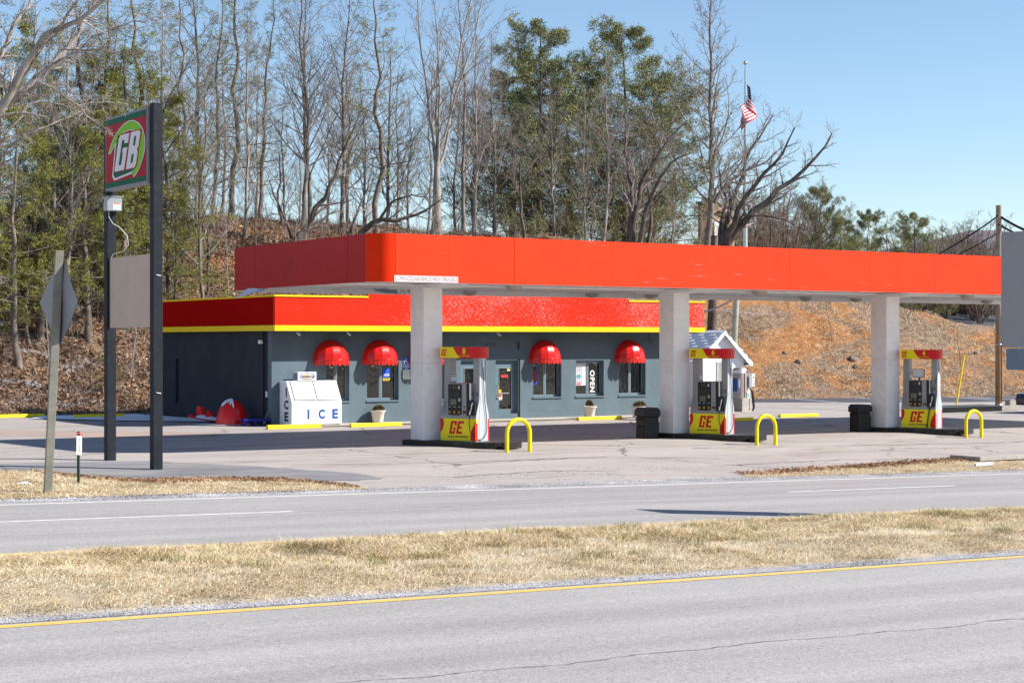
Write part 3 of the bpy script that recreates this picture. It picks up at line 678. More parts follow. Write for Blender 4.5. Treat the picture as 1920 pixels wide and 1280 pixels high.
arc = [(XL + r_ - r_ * math.cos(t), YF + r_ - r_ * math.sin(t)) for t in np.linspace(0, math.pi / 2, n)]
arc2 = [(XL + r_ - (r_ - .03) * math.cos(t), YF + r_ - (r_ - .03) * math.sin(t)) for t in np.linspace(0, math.pi / 2, n)]
for A, zz in ((arc, 0), (arc2, 0)):
    b.add([(x, y, ZB) for x, y in A] + [(x, y, ZT) for x, y in A], [[i, i + 1, n + i + 1, n + i] for i in range(n - 1)], m_fascia_corner, True)
b.add([(x, y, ZT) for x, y in arc] + [(x, y, ZT) for x, y in arc2], [[i, i + 1, n + i + 1, n + i] for i in range(n - 1)], m_fascia)
b.add([(x, y, ZB) for x, y in arc] + [(x, y, ZB) for x, y in arc2], [[i, n + i, n + i + 1, i + 1] for i in range(n - 1)], m_white)
cpart(b, 'rounded_corner_panel')
b = MB(); b.box(XL, XR, YR - .04, YR, ZB - .02, ZT, m_fascia); b.box(XL + .1, XR, YR - .10, YR - .042, ZB - .06, ZT - .05, m_white); cpart(b, 'rear_fascia')
b = MB(); b.box(XR - .04, XR, YF + .05, YR - .05, ZB, ZT, m_fascia_shaded); cpart(b, 'end_fascia')
b = MB(); b.extrude([(XL + .13, YF + .6), (XL + .6, YF + .13), (XR - .05, YF + .13), (XR - .05, YR - .11), (XL + .13, YR - .11)], ZT - .55, ZT - .50, m_white); cpart(b, 'roof_deck')
for i, x in enumerate(np.arange(XL + .14, XR - .6, 1.22)):
    b = MB()
    if i == 0: b.extrude([(x, YF + .5), (x + .36, YF + .125), (x + 1.208, YF + .125), (x + 1.208, YR - .12), (x, YR - .12)], ZB + .10, ZB + .125, m_white)
    else: b.box(x, min(x + 1.208, XR - .06), YF + .125, YR - .12, ZB + .10, ZB + .125, m_white)
    b.box(x + .58, x + .62, YF + .126, YR - .121, ZB + .085, ZB + .099, m_white); cpart(b, 'soffit_panel')
b = MB(); b.box(XL + .56, XR - .06, YF + .122, YF + .20, ZB + .0, ZB + .098, m_white); cpart(b, 'inner_lip')
b = MB(); b.box(XL + .4, XR - .4, 42.0, 42.14, ZB + .03, ZB + .083, m_white); cpart(b, 'purlin')
for i, (px, py) in enumerate([(963, 537), (1310.5, 544.5), (1424, 546.5), (1718, 552.5), (1814, 554.5), (1110, 553), (1221, 556), (1510.5, 561), (1604, 563), (1850, 566), (880, 548)]):
    d = (ZB + .06 - EYE) * FPX / (640 - py); a = (px - 960) / FPX; X, Y = d * (S_ + C_ * a), d * (C_ - S_ * a)
    Y = min(max(Y, YF + .6), YR - .6); X = onY(px, Y)[0]
    L = MB(); L.box(-.30, .30, -.30, .30, -.005, .016, m_white); fx = L.build('light_housing', can, loc=(X - cx_, Y - cy_, ZB + .08), bevel=.01)
    L = MB(); L.lathe([(0, -.16), (.12, -.15), (.21, -.10), (.25, -.006)], flat('ribbed_lens', (.42, .39, .35), .3), sides=20); L.build('lens', fx)
# columns wrapped in sheet metal
COL = [(24.52, 42.10), (33.18, 42.06), (41.98, 42.02), (50.7, 42.0)]
m_rustseam = flat('rusty_seam', (.10, .045, .02), .8)
for i, (X, Y) in enumerate(COL):
    w, dd = .60, .70; z0 = float(lotz(X, Y)) - .05; b = MB(); b.box(-w / 2 + .02, w / 2 - .02, -dd / 2 + .02, dd / 2 - .02, z0, ZB + .09, m_rustseam); col = b.build('column', can, loc=(X - cx_, Y - cy_, 0))
    zm = 2.25; zb = float(lotz(X, Y)) + .155
    for (za, zc) in ((zb, zm - .002), (zm + .002, ZB + .05)):
        for s_ in (0, 1):
            b = MB()
            if s_ == 0:
                for q in ((-w / 2 + .008, w / 2 - .002, -dd / 2, -dd / 2 + .018),): b.box(q[0], q[1], q[2], q[3], za, zc, m_colwrap)
            else: b.box(-w / 2, -w / 2 + .018, -dd / 2 + .012, dd / 2, za, zc, m_colwrap)
            p = b.build('wrap_panel', col)
        b = MB(); b.box(w / 2 - .018, w / 2, -dd / 2 + .02, dd / 2, za, zc, m_colwrap); b.build('wrap_panel', col)
        b = MB(); b.box(-w / 2 + .02, w / 2 - .02, dd / 2 - .018, dd / 2 + .001, za, zc, m_colwrap); b.build('wrap_panel', col)
    b = MB(); b.extrude([(-1.6, ZB + .075), (-1.3, ZB - .03), (1.3, ZB - .03), (1.6, ZB + .075)], -.42, .42, m_white, 'x'); b.build('column_head', can, loc=(X - cx_, Y - cy_, 0), bevel=.01)
# faded clearance notice
b = MB(); xa, xb = onY(739, YF)[0], onY(858.5, YF)[0]; b.box(xa, xb, YF - .012, YF - .008, ZB + .004, ZB + .165, M('flaking_white', (.68, .60, .60), .7, dirt=(.75, .25, .18), dirt_amt=.25, scale=10)); nb = cpart(b, 'clearance_notice')
text('LOW\u00b7CLEARANCE\u00b7NO\u00b7TRUCKS', .17, flat('faded_letters', (.42, .34, .34), .7), 'lettering', nb, (((xa + xb) / 2, YF - .0145, ZB + .085), (1, 0, 0), (0, 0, 1)), .003, width=(xb - xa) * .97, height=.12)
# torn soffit trim hanging from the back left corner
P = [W3(*q) for q in ((439, 560, 49.9), (455, 549, 49.9), (464, 541, 49.9), (506, 539, 49.2), (490, 546, 49.3), (466, 551, 49.8), (452, 553, 50.0))]
b = MB(); V = [tuple(p) for p in P] + [(p[0] + .02, p[1] + .03, p[2] + .01) for p in P]
b.add(V, [list(range(7)), list(range(13, 6, -1))] + [[i, 7 + i, 7 + (i + 1) % 7, (i + 1) % 7] for i in range(7)], flat('bent_white_trim', (.62, .66, .74), .4)); cpart(b, 'hanging_trim')
P = [W3(*q) for q in ((681, 545, 53.2), (700, 544, 53.2), (722, 549, 53.2), (757, 551, 53.2), (768, 549, 53.2), (768, 543, 53.2), (720, 542, 53.2), (682, 542, 53.2))]
b = MB(); n = len(P); V = [tuple(p) for p in P] + [(p[0] + .01, p[1] + .05, p[2]) for p in P]
b.add(V, [list(range(n)), list(range(2 * n - 1, n - 1, -1))] + [[i, n + i, n + (i + 1) % n, (i + 1) % n] for i in range(n)], flat('sagging_sheet', (.25, .30, .38), .5)); cpart(b, 'sagging_sheet')
b = MB()
for (px, py) in ((748, 546), (754, 549), (760, 544), (763, 549)):
    b.lathe([(0, -.07), (.06, -.03), (.06, .04), (0, .08)], m_vinyl, W3(px, py, 52.5), 8)
cpart(b, 'flood_light_cluster')
# ================================================================== PUMPS AND ISLANDS
GE_G = [(0, 0), (.42, 0), (.42, .50), (.20, .50), (.30, .36), (.30, .17), (.17, .17), (.17, .83), (.30, .83), (.30, .66), (.46, .66), (.46, 1), (0, 1)]
GE_E = [(.52, 0), (.98, 0), (.94, .19), (.70, .19), (.70, .42), (.90, .42), (.87, .58), (.70, .58), (.70, .81), (1.02, .81), (.98, 1), (.52, 1)]
def logo(b, x0, z0, w, h, y, mat, sh=.16):
    for poly in (GE_G, GE_E):
        P = [(x0 + (p[0] + sh * p[1] - .05) * w, z0 + p[1] * h) for p in poly]; b.extrude(P, y - .002, y + .001, mat, 'y')
def make_pump():
    root = bpy.data.objects.new('fuel_pump', None); scene.collection.objects.link(root)
    W, D = 1.15, .64; hw, hd = W / 2, D / 2
    # bottle-shaped side posts
    prof = [(-hd, .0)]
    for t in np.linspace(0, 1, 12):
        s = t * t * (3 - 2 * t); prof.append((-hd + (hd - .15) * s, .62 + .62 * t))
    prof += [(-.14, 2.27), (.14, 2.27)]
    for t in np.linspace(1, 0, 12):
        s = t * t * (3 - 2 * t); prof.append((hd - (hd - .15) * s, .62 + .62 * t))
    prof += [(hd, .0)]
    for sgn in (-1, 1):
        x0, x1 = (-hw, -hw + .20) if sgn < 0 else (hw - .20, hw)
        b = MB(); b.extrude(prof, x0, x1 - (.012 if sgn > 0 else 0), m_grey, 'x'); p = b.build('side_post', root, bevel=.006)
        if sgn > 0:
            b = MB(); b.extrude([(q[0] * .985, q[1]) for q in prof], x1 - .011, x1 + .004, m_grey2, 'x'); b.build('side_cover', p)
            b = MB(); b.tube([(hw + .006, -hd * .55, .02), (hw + .006, -hd * .55, .7), (hw + .006, -.09, 1.25)], .005, m_grey, 6); b.build('cover_seam', p)
    b = MB(); b.box(-hw + .202, hw - .202, -hd + .004, hd - .004, 0, 1.20, m_grey); b.build('cabinet', root, bevel=.004)
    b = MB(); b.box(-hw + .205, hw - .205, -hd - .015, hd + .015, .69, 1.57, m_grey); hb = b.build('electronics_head', root, bevel=.008)
    b = MB(); b.box(hw - .30, hw - .206, -hd - .017, hd + .017, .69, 1.568, m_dark); b.build('dark_side_strip', hb)
    # front panel of the head
    y = -hd - .016
    b = MB(); pts = [(-.31, .73), (-.22, .705), (.04, .705), (.12, .73), (.12, 1.545), (-.31, 1.545)]; b.extrude(pts, y - .014, y, m_dark, 'y'); fp = b.build('control_panel', root)
    y2 = y - .015
    b = MB(); b.box(-.27, .08, y2 - .004, y2, 1.40, 1.52, flat('display_surround', (.03, .03, .032), .2)); b.build('price_display', fp)
    b = MB(); b.box(-.16, -.05, y2 - .008, y2 - .005, 1.43, 1.49, flat('display_amber', (.10, .05, .02), .2)); b.box(.02, .07, y2 - .008, y2 - .005, 1.42, 1.50, m_lcdw); b.build('display', fp)
    b = MB(); b.box(-.28, .09, y2 - .003, y2, 1.17, 1.35, flat('card_area', (.028, .028, .03), .35)); b.build('card_panel', fp)
    b = MB(); b.box(-.245, -.045, y2 - .005, y2, .985, 1.14, m_lcd); b.build('screen', fp)
    b = MB(); b.box(.03, .10, y2 - .02, y2, 1.08, 1.17, m_grey); b.box(.045, .085, y2 - .024, y2 - .021, 1.10, 1.13, m_lcdw); b.build('card_reader', fp)
    for k in range(3):
        x = -.255 + k * .155
        b = MB(); b.lathe([(0, -.0), (.034, 0), (.034, .018), (0, .022)], m_brass, sides=14); o = b.build('grade_button', fp, loc=(x, y2, .79)); o.rotation_euler = (R_(90), 0, 0)
        b = MB(); b.box(x - .03, x + .035, y2 - .003, y2, .925, .94, m_lcdw); b.build('grade_label', fp)
    b = MB(); b.lathe([(0, -.0), (.02, 0), (.02, .01), (0, .012)], m_dark, sides=12); o = b.build('lock', fp, loc=(.21, y - .001, .93)); o.rotation_euler = (R_(90), 0, 0)
    b = MB(); b.box(.165, .26, y - .01, y - .001, .74, .83, m_dark); b.box(.18, .245, y - .013, y - .0105, .755, .775, m_grey); b.build('receipt_slot', fp)
    b = MB(); b.box(-.365, hw - .21, y - .003, y, 1.046, 1.05, m_dark); b.build('panel_seam', root)
    # yellow lower panel with red swooshes
    y = -hd - .001
    b = MB(); b.box(-hw, hw, y - .012, y, .015, .615, m_pyel); lp = b.build('lower_panel', root, bevel=.003)
    b = MB(); y3 = y - .0125
    L = [(-hw, .22)] + [(-hw + .115 * math.sin(math.pi * (t * .72 + .02)) * (1.0), .22 + .39 * t) for t in np.linspace(0, 1, 12)] + [(-hw, .61)]
    b.extrude(L, y3 - .002, y3, m_pred, 'y'); b.build('red_swoosh', lp); b = MB()
    Rr = [(hw, .02), (hw - .12, .02)] + [(hw - .10 - .07 * math.sin(math.pi * (.25 + t * .5)) + .12 * max(0, t - .45) * 1.6, .05 + .56 * t) for t in np.linspace(0, 1, 10)]
    Rr = [(hw, .018), (hw - .15, .018), (hw - .175, .08), (hw - .175, .16), (hw - .15, .26), (hw - .11, .36), (hw - .06, .45), (hw - .03, .53), (hw, .60)]
    b.extrude(Rr, y3 - .002, y3, m_pred, 'y'); b.build('red_swoosh', lp)
    b = MB(); logo(b, -.27, .20, .43, .35, y3, m_pred); b.build('emblem', lp)
    text('GAS EXPRESS', .09, m_dark, 'lettering', lp, ((-.0, y3 - .002, .125), (1, 0, 0), (0, 0, 1)), .003, 1.1, width=.66, height=.055)
    b = MB(); b.box(hw + .001, hw + .010, hd - .045, hd, .015, .60, m_valred); b.build('edge_strip', lp); b = MB(); b.box(hw + .001, hw + .010, -hd, -hd + .065, .015, .60, m_valred); b.box(hw + .001, hw + .0112, -hd, -hd + .06, .50, .599, m_pyel); b.build('edge_strip', lp)
    # nozzle boot and nozzle, right of the panel
    b = MB(); b.box(hw - .235, hw - .02, -hd - .028, -hd + .03, .70, 1.13, m_dark); b.build('nozzle_boot', root, bevel=.02)
    nz = MB(); xn, yn = hw - .13, -hd - .06
    nz.tube([(xn - .03, yn - .01, .72), (xn - .015, yn, .82), (xn + .01, yn + .005, .93), (xn + .04, yn + .03, 1.06)], [.022, .03, .028, .016], m_steel, 10)
    nz.tube([(xn - .055, yn - .03, .78), (xn - .07, yn - .05, .87), (xn - .03, yn - .04, .97)], .010, m_dark, 6)
    nz.tube([(xn + .0, yn - .03, .84), (xn + .0, yn - .045, .90), (xn + .02, yn - .03, .95)], .02, m_dark, 8); N = nz.build('nozzle', root)
    # valance
    V = MB(); z0, z1 = 2.255, 2.555; x0, x1, vy = -hw - .03, hw + .03, .31
    n = 12; end = [(x1 - .10 + .18 * math.sin(t), -vy + vy * (1 - math.cos(t))) for t in np.linspace(0, math.pi, n)]
    out = [(x0, -vy)] + end + [(x0, vy)]
    V.extrude(out, z0, z1, m_valred, 'z', smooth=False); va = V.build('valance', root, bevel=.006)
    b = MB(); yv = -vy - .001; curve = [(x0 + .50 + .165 * (1 - t) ** 1.6, z0 + .004 + .292 * t) for t in np.linspace(0, 1, 10)]
    curve = [(x0 + .66 - .235 * (t ** .75), z0 + .004 + .292 * t) for t in np.linspace(0, 1, 10)]
    b.extrude([(x0 + .002, z0 + .004)] + curve + [(x0 + .002, z1 - .004)], yv - .003, yv, m_pyel, 'y'); b.build('yellow_side', va)
    b = MB(); logo(b, x0 + .05, z0 + .06, .17, .18, yv - .0035, m_pred); b.build('emblem', va)
    text('GAS EXPRESS', .03, m_pyel, 'lettering', va, ((.18, yv - .003, z0 + .06), (1, 0, 0), (0, 0, 1)), .001, 1.1, width=.38, height=.026)
    # small plate between post and head, stickers
    b = MB(); b.box(hw - .18, hw - .06, -.17, -.163, 1.24, 1.33, m_dark); b.box(hw - .165, hw - .08, -.175, -.1705, 1.255, 1.315, m_grey); b.build('instruction_plate', root)
    b = MB(); b.box(-hw + .202, -hw + .207, -.12, .10, 1.62, 1.84, m_vinyl); b.box(-hw + .2075, -hw + .209, -.12, .10, 1.74, 1.77, m_pred); b.box(-hw + .2075, -hw + .209, -.12, .10, 1.80, 1.83, m_blue_text); b.build('post_sticker', root)
    return root
pump0 = make_pump()
def hose(root, straight=False):
    hw, hd = .575, .32; b = MB(); xs = hw + .02
    b.tube([(xs, -.02, 2.26), (xs + .01, -.02, 2.12), (xs + .012, -.03, 2.02)], [.022, .02, .028], m_steel, 8); b.build('breakaway', root)
    b = MB()
    if not straight:
        P = [(xs + .012, -.03, 2.0), (xs + .02, .0, 1.6), (xs + .02, .05, 1.1), (xs + .02, .13, .7), (xs + .02, .16, .42), (xs + .02, .10, .18), (xs + .01, -.08, .05), (xs - .02, -.26, .06), (xs - .12, -.38, .20), (xs - .17, -.42, .42), (xs - .18, -.40, .62), (hw - .16, -hd - .07, .71)]
    else:
        P = [(xs + .012, -.03, 2.0), (xs - .03, -.15, 1.7), (xs - .10, -.30, 1.3), (xs - .17, -.37, .95), (xs - .22, -.43, .55), (xs - .27, -.42, .2), (xs - .30, -.40, .06), (xs - .26, -.44, .05), (xs - .22, -.44, .3), (hw - .16, -hd - .07, .71)]
    # smooth
    Q = []
    for i in range(len(P) - 1):
        p0, p1, p2, p3 = (Vector(P[max(0, i - 1)]), Vector(P[i]), Vector(P[i + 1]), Vector(P[min(len(P) - 1, i + 2)]))
        for k in range(5):
            t = k / 5; Q.append(.5 * ((2 * p1) + (p2 - p0) * t + (2 * p0 - 5 * p1 + 4 * p2 - p3) * t * t + (3 * p1 - p0 - 3 * p2 + p3) * t ** 3))
    Q.append(Vector(P[-1])); b.tube(Q, .012, m_hose, 6); b.build('hose', root)
ISL = [(25.107, 41.03, '8'), (33.81, 41.03, '6'), (42.64, 41.03, '4')]
PR = R_(-65)
for i, (X, Y, num) in enumerate(ISL):
    z = float(lotz(X, Y))
    isl = thing('pump_island', ['black kerbed island under pump 8, nearest the tall sign', 'black kerbed island under pump 6, in the middle of the canopy', 'black kerbed island under pump 4, farthest to the right'][i], 'island', (X, Y, z - .02), PR, 'black pump islands')
    b = MB(); pts = [(-1.75, -.5), (.80, -.55), (1.02, -.50), (1.22, -.34), (1.30, -.05), (1.30, .30), (1.15, .50), (.9, .60), (-1.75, .58)]
    b.extrude(pts, 0, .165, m_island, 'z', top=M('island_top_%d' % i, (.045, .045, .045), .55, var=.4, scale=4, dirt=(.3, .28, .26), dirt_amt=.4)); b.build('kerb_block', isl, bevel=.02)
    b = MB(); b.box(1.36, 1.62, -.30, .35, 0, .155, m_island); b.build('end_block', isl, bevel=.015)
    b = MB(); b.box(-.4, -.38, -.552, -.546, .0, .15, m_rustseam); b.box(.795, .81, -.556, -.550, 0, .15, m_rustseam); b.build('kerb_joint', isl)
    if i == 0: root = pump0; root.location = (X, Y, z + .145); root.rotation_euler = (0, 0, PR)
    else: root = dup(pump0, (X, Y, z + .145), PR)
    tag(root, 'yellow and red fuel pump numbered ' + num + [' beside the leftmost canopy column', ' in front of the white shed', ' with a blank white screen on its head'][i], 'fuel pump', 'fuel pumps under the canopy')
for root, (X, Y, num) in zip([o for o in scene.objects if o.name.startswith('fuel_pump')], ISL):
    num = root['label'].split('numbered ')[1][0]
    hose(root, num == '4')
    text(num, .2, m_pyel, 'number', root, ((.18, -.316, 2.435), (1, 0, 0), (0, 0, 1)), .006, width=.10, height=.17)
    if num == '4':
        b = MB(); b.box(-.24, .16, -.20, -.15, 1.64, 1.93, m_dark); b.box(-.05, .0, -.17, -.12, 1.57, 1.64, m_dark); mo = b.build('media_screen', root, bevel=.006)
        b = MB(); b.box(-.22, .14, -.204, -.2005, 1.66, 1.91, flat('blank_screen', (.55, .55, .57), .3)); b.build('screen', mo)
# yellow hoops
hoop0 = None
for i, (xa, xb, yb) in enumerate(((950, 994, 842.5), (1418.5, 1454.5, 829), (1810, 1841.5, 815))):
    xm = (xa + xb) / 2; a = (xm - 960) / FPX; Z0 = [0, -.07, -.13][i]; d = (EYE - Z0) * FPX / (yb - 640); X, Y = d * (S_ + C_ * a), d * (C_ - S_ * a)
    Z0 = float(lotz(X, Y))
    if i == 0:
        b = MB(); w, h, r = .36, .86, .055
        P = [(-w, 0, -.05), (-w, 0, .25), (-w, 0, h - w)] + [(-w * math.cos(t), 0, h - w + w * math.sin(t)) for t in np.linspace(.15, math.pi - .15, 14)] + [(w, 0, h - w), (w, 0, .25), (w, 0, -.05)]
        b.tube(P, r, M('hoop_yellow', (.88, .66, .010), .3, var=.05, dirt=(.3, .25, .1), dirt_amt=.15), 16); hoop0 = o = b.build('hoop_bollard', loc=(X, Y, Z0))
    else:
        o = hoop0.copy(); scene.collection.objects.link(o); o.location = (X, Y, Z0)
    if i: o.scale = (.98, 1, 1)
    tag(o, 'yellow steel hoop bollard ' + ['nearest the tall sign, right of the pump with red number 8', 'in the middle, before the lone wheel stop', 'rightmost, left of the kerb island with the wooden pole'][i], 'bollard', 'yellow hoop bollards')
# litter bins
bin0 = None
for i, (px, py, lab) in enumerate(((1214, 822, 'black square litter bin beside the middle canopy column'), (1613, 809, 'black square litter bin left of the right-hand canopy column'))):
    d = (EYE + .07 + .05 * i) * FPX / (py - 640); a = (px - 960) / FPX; X, Y = d * (S_ + C_ * a), d * (C_ - S_ * a); Z = float(lotz(X, Y))
    if i == 0:
        bin0 = bpy.data.objects.new('litter_bin', None); scene.collection.objects.link(bin0); r = bin0; r.location = (X, Y, Z)
        b = MB(); pl = [(-.26, -.26), (.26, -.26), (.29, .0), (.26, .26), (-.26, .26), (-.29, 0)]
        b.box(-.26, .26, -.26, .26, 0, .66, m_plastic); b.build('body', r, bevel=.03)
        b = MB(); b.extrude([(-.29, .665), (.29, .665), (.29, .84), (.20, .93), (-.20, .93), (-.29, .84)], -.28, .28, m_plastic, 'y'); L = b.build('lid', r, bevel=.02)
        b = MB(); b.box(-.16, .16, -.285, -.278, .70, .83, m_black); b.build('flap', L)
        b = MB(); b.tube([(-.30, -.1, .60), (-.35, -.1, .58), (-.35, .1, .58), (-.30, .1, .60)], .018, m_plastic, 6); b.build('handle', r)
    else: r = dup(bin0, (X, Y, Z))
    r.rotation_euler = (0, 0, R_(-8))
    if i == 1: r.scale = (.98, .98, .97)
    tag(r, lab, 'litter bin', 'black litter bins')
b = MB(); p0 = W3(1182, 791, 55.0); p1 = W3(1196, 799, 52.6); b.tube([p0, p1], .02, m_dark, 6); tag(b.build('squeegee'), 'black squeegee handle poking out left of the middle litter bin', 'squeegee')
# wheel stops
ws = [(0 - 60, 83, 783, 'left end of the back row, cut by the photo edge'), (139, 232, 782.5, 'in front of the snow left of the store'), (501, 601, 803, 'in front of the ice chest'), (658, 752, 799.5, 'in front of the first plant pot'),
      (1083, 1165, 790, 'in front of the middle plant pot'), (1330, 1411, 783, 'by the air machine, partly behind pump 6'), (1462, 1533, 781, 'standing alone right of the hoop of pump 6')]
WS0 = None
for i, (xa, xb, py, lab) in enumerate(ws):
    xm = (xa + xb) / 2; a = (xm - 960) / FPX; Z = -.03 if i < 5 else -.25
    for _ in range(4):
        d = (EYE - Z) * FPX / (py - 640); X, Y = d * (S_ + C_ * a), d * (C_ - S_ * a); Z = float(lotz(X, Y))
    L = (onY(xb, Y)[0] - onY(xa, Y)[0])
    if WS0 is None:
        b = MB(); b.extrude([(-.09, 0), (.09, 0), (.08, .09), (.05, .13), (-.05, .13), (-.08, .09)], -.9, .9, m_kerb_yellow, 'x'); WS0 = o = b.build('wheel_stop', bevel=.012)
    else: o = WS0.copy(); scene.collection.objects.link(o)
    o.location = (X, Y, Z); o.scale = (L / 1.8, 1, 1 + .08 * math.sin(i)); o.rotation_euler = (0, 0, R_([0, .5, .8, -.8, 1.2, 0, -.4][i]))
    tag(o, 'yellow concrete wheel stop ' + lab, 'wheel stop', 'yellow wheel stops')
# plant pots
m_pot = M('cream_pot', (.62, .58, .50), .6, var=.08, scale=6, bmp=.2)
m_shrubleaf = M('brown_green_needles', (.16, .10, .035), .8, var=.5, scale=20)
def bush_mesh(name, n, rx, rz, seed, mat, lean=0):
    r = np.random.default_rng(seed); d = r.normal(size=(n, 3)); d /= np.linalg.norm(d, axis=1)[:, None]; d[:, 2] = np.abs(d[:, 2]) * 1.1 - .15
    rad = r.uniform(.45, 1.0, n) ** .6; P = d * rad[:, None] * np.array([rx, rx, rz]) + np.array([lean, 0, rz * .35])
    ax = d + r.normal(size=(n, 3)) * .5; ax /= np.linalg.norm(ax, axis=1)[:, None]; sd = np.cross(ax, r.normal(size=(n, 3))); sd /= np.linalg.norm(sd, axis=1)[:, None]
    L = r.uniform(.03, .07, n)[:, None]; V = np.stack([P - ax * L * .3, P + sd * .010, P + ax * L, P - sd * .010], 1).reshape(-1, 3)
    return np_mesh(name, V, np.arange(4 * n).reshape(-1, 4), [mat])
for i, (px, py, w, rx, rz, lean, lab) in enumerate(((708.5, 790, 1.0, .21, .16, 0.03, 'cream tapered plant pot with a small shrub under the second awning'), (1105, 783, 1.0, .13, .20, 0, 'cream tapered plant pot with an upright shrub below the window marked OPEN'), (1196, 783.5, 1.0, .24, .17, .08, 'cream tapered plant pot with a wide shrub beside the litter bin'))):
    a = (px - 960) / FPX; d = (EYE - 0.01) * FPX / (py - 640); X, Y = d * (S_ + C_ * a), d * (C_ - S_ * a); Y = min(Y, BY - .32); X = onY(px, Y)[0]
    r = thing('plant_pot', lab, 'plant pot', (X, Y, .012), 0, 'plant pots along the store front')
    b = MB(); b.lathe([(0, 0), (.17, 0), (.185, .05), (.235, .36), (.285, .40), (.285, .43), (.25, .43), (.24, .38), (0, .37)], m_pot, sides=28); b.build('pot', r)
    b = MB(); b.lathe([(0, .372), (.23, .374)], m_straw, sides=16); b.build('soil', r)
    o = link('shrub', bush_mesh('shrub', 900, rx, rz, i + 3, m_shrubleaf, lean), r, (0, 0, .40))
    b = MB()
    for k in range(6): b.tube([(0, 0, .37), (.06 * math.cos(k) + lean * .5, .06 * math.sin(k), .55)], .006, m_wood, 5)
    b.build('stem', r)
# ice chest
X0 = 26.0; ic = thing('ice_chest', 'white slant-front ice chest with ICE lettering against the store front', 'ice chest', (X0, 53.62, .012), 0)
Wd, Dp = 1.88, .94
b = MB(); b.extrude([(0, .03), (Dp, .03), (Dp, 1.50), (.42, 1.50), (0, .80)], 0, Wd, m_ice, 'x'); b.build('cabinet', ic, bevel=.012)
b = MB(); b.box(.05, Wd - .05, .05, Dp - .05, 0, .03, m_dark); b.build('base', ic)
sl = Vector((0, .42, .70)).normalized(); nrm = Vector((0, -sl.z, sl.y))
for (xa, xb) in ((.13, .93), (.98, 1.78)):
    o = Vector((0, 0, .80)); V = []
    for dn in (.004, .03):
        for (x, s) in ((xa, .07), (xb, .07), (xb, .76), (xa, .76)):
            p = o + sl * s + nrm * dn; V.append((x, p.y, p.z))
    b = MB(); b.add(V, [(0, 3, 2, 1), (4, 5, 6, 7), (0, 1, 5, 4), (1, 2, 6, 5), (2, 3, 7, 6), (3, 0, 4, 7)], m_ice); dr = b.build('door', ic, bevel=.006)
    b = MB(); V = []
    for (x0_, x1_, s0, s1) in ((xa - .022, xa - .004, .05, .78), (xa - .022, xb, .045, .062)):
        q = []
        for (x, s) in ((x0_, s0), (x1_, s0), (x1_, s1), (x0_, s1)):
            p = o + sl * s + nrm * .006; q.append((x, p.y, p.z))
        b.quad(q, m_rustseam)
    b.build('gasket', dr)
    b = MB(); p = o + sl * .40 + nrm * .05; xx = xb - .05 if xa < .5 else xa + .03
    b.tube([(xx, p.y, p.z), (xx + .04, p.y, p.z - .03)], .012, m_steel, 6); b.build('latch', dr)
b = MB(); p0 = Vector((0, 0, .80)) + sl * .785 + nrm * .004; b.box(.06, Wd - .08, p0.y - .01, p0.y + .02, p0.z - .012, p0.z + .008, m_rustseam); b.build('hinge_rail', ic)
for ch, x in (('I', .62), ('C', 1.12), ('E', 1.62)): text(ch, .4, m_blue_text, 'lettering', ic, ((x, -.003, .36), (1, 0, 0), (0, 0, 1)), .018 if ch != 'I' else .012, width={'I': .075, 'C': .24, 'E': .22}[ch], height=.33)
for ch, z in (('I', 1.10), ('C', .68), ('E', .28)): text(ch, .4, m_navy_text, 'lettering', ic, ((-.003, .42, z), (0, -1, 0), (0, 0, 1)), .016 if ch != 'I' else .01, width={'I': .09, 'C': .32, 'E': .30}[ch], height=.31)
b = MB(); b.box(.42, 1.12, .40, .78, 1.502, 1.80, m_ice); cu = b.build('cooling_unit', ic, bevel=.008)
b = MB()
for k in range(7): b.box(.414, .4195, .43 + k * .048, .45 + k * .048, 1.53, 1.77, m_blue_text)
for k in range(5): b.box(.410, .4135, .42, .76, 1.545 + k * .05, 1.555 + k * .05, m_galv)
b.build('grille', cu)
el = [(.77 + .29 * math.cos(t), 1.655 + .12 * math.sin(t)) for t in np.linspace(0, 2 * math.pi, 40, endpoint=False)]
el2 = [(.76 + .25 * math.cos(t), 1.655 + .095 * math.sin(t)) for t in np.linspace(0, 2 * math.pi, 40, endpoint=False)]
el3 = [(.74 + .17 * math.cos(t), 1.645 + .075 * math.sin(t)) for t in np.linspace(0, 2 * math.pi, 30, endpoint=False)]
b = MB(); b.extrude(el, .3965, .3995, m_blue_text, 'y'); b.extrude(el2, .394, .3962, m_ice, 'y'); b.extrude(el3, .3915, .3938, flat('logo_orange', (.75, .45, .10), .5), 'y'); b.build('emblem', cu)
text('Hometown', .09, m_blue_text, 'lettering', cu, ((.72, .3895, 1.65), (1, 0, 0), (0, 0, 1)), .004, width=.34, height=.075)
text('Ice', .09, m_blue_text, 'lettering', cu, ((.965, .3895, 1.65), (1, 0, 0), (0, 0, 1)), .003, width=.09, height=.075)
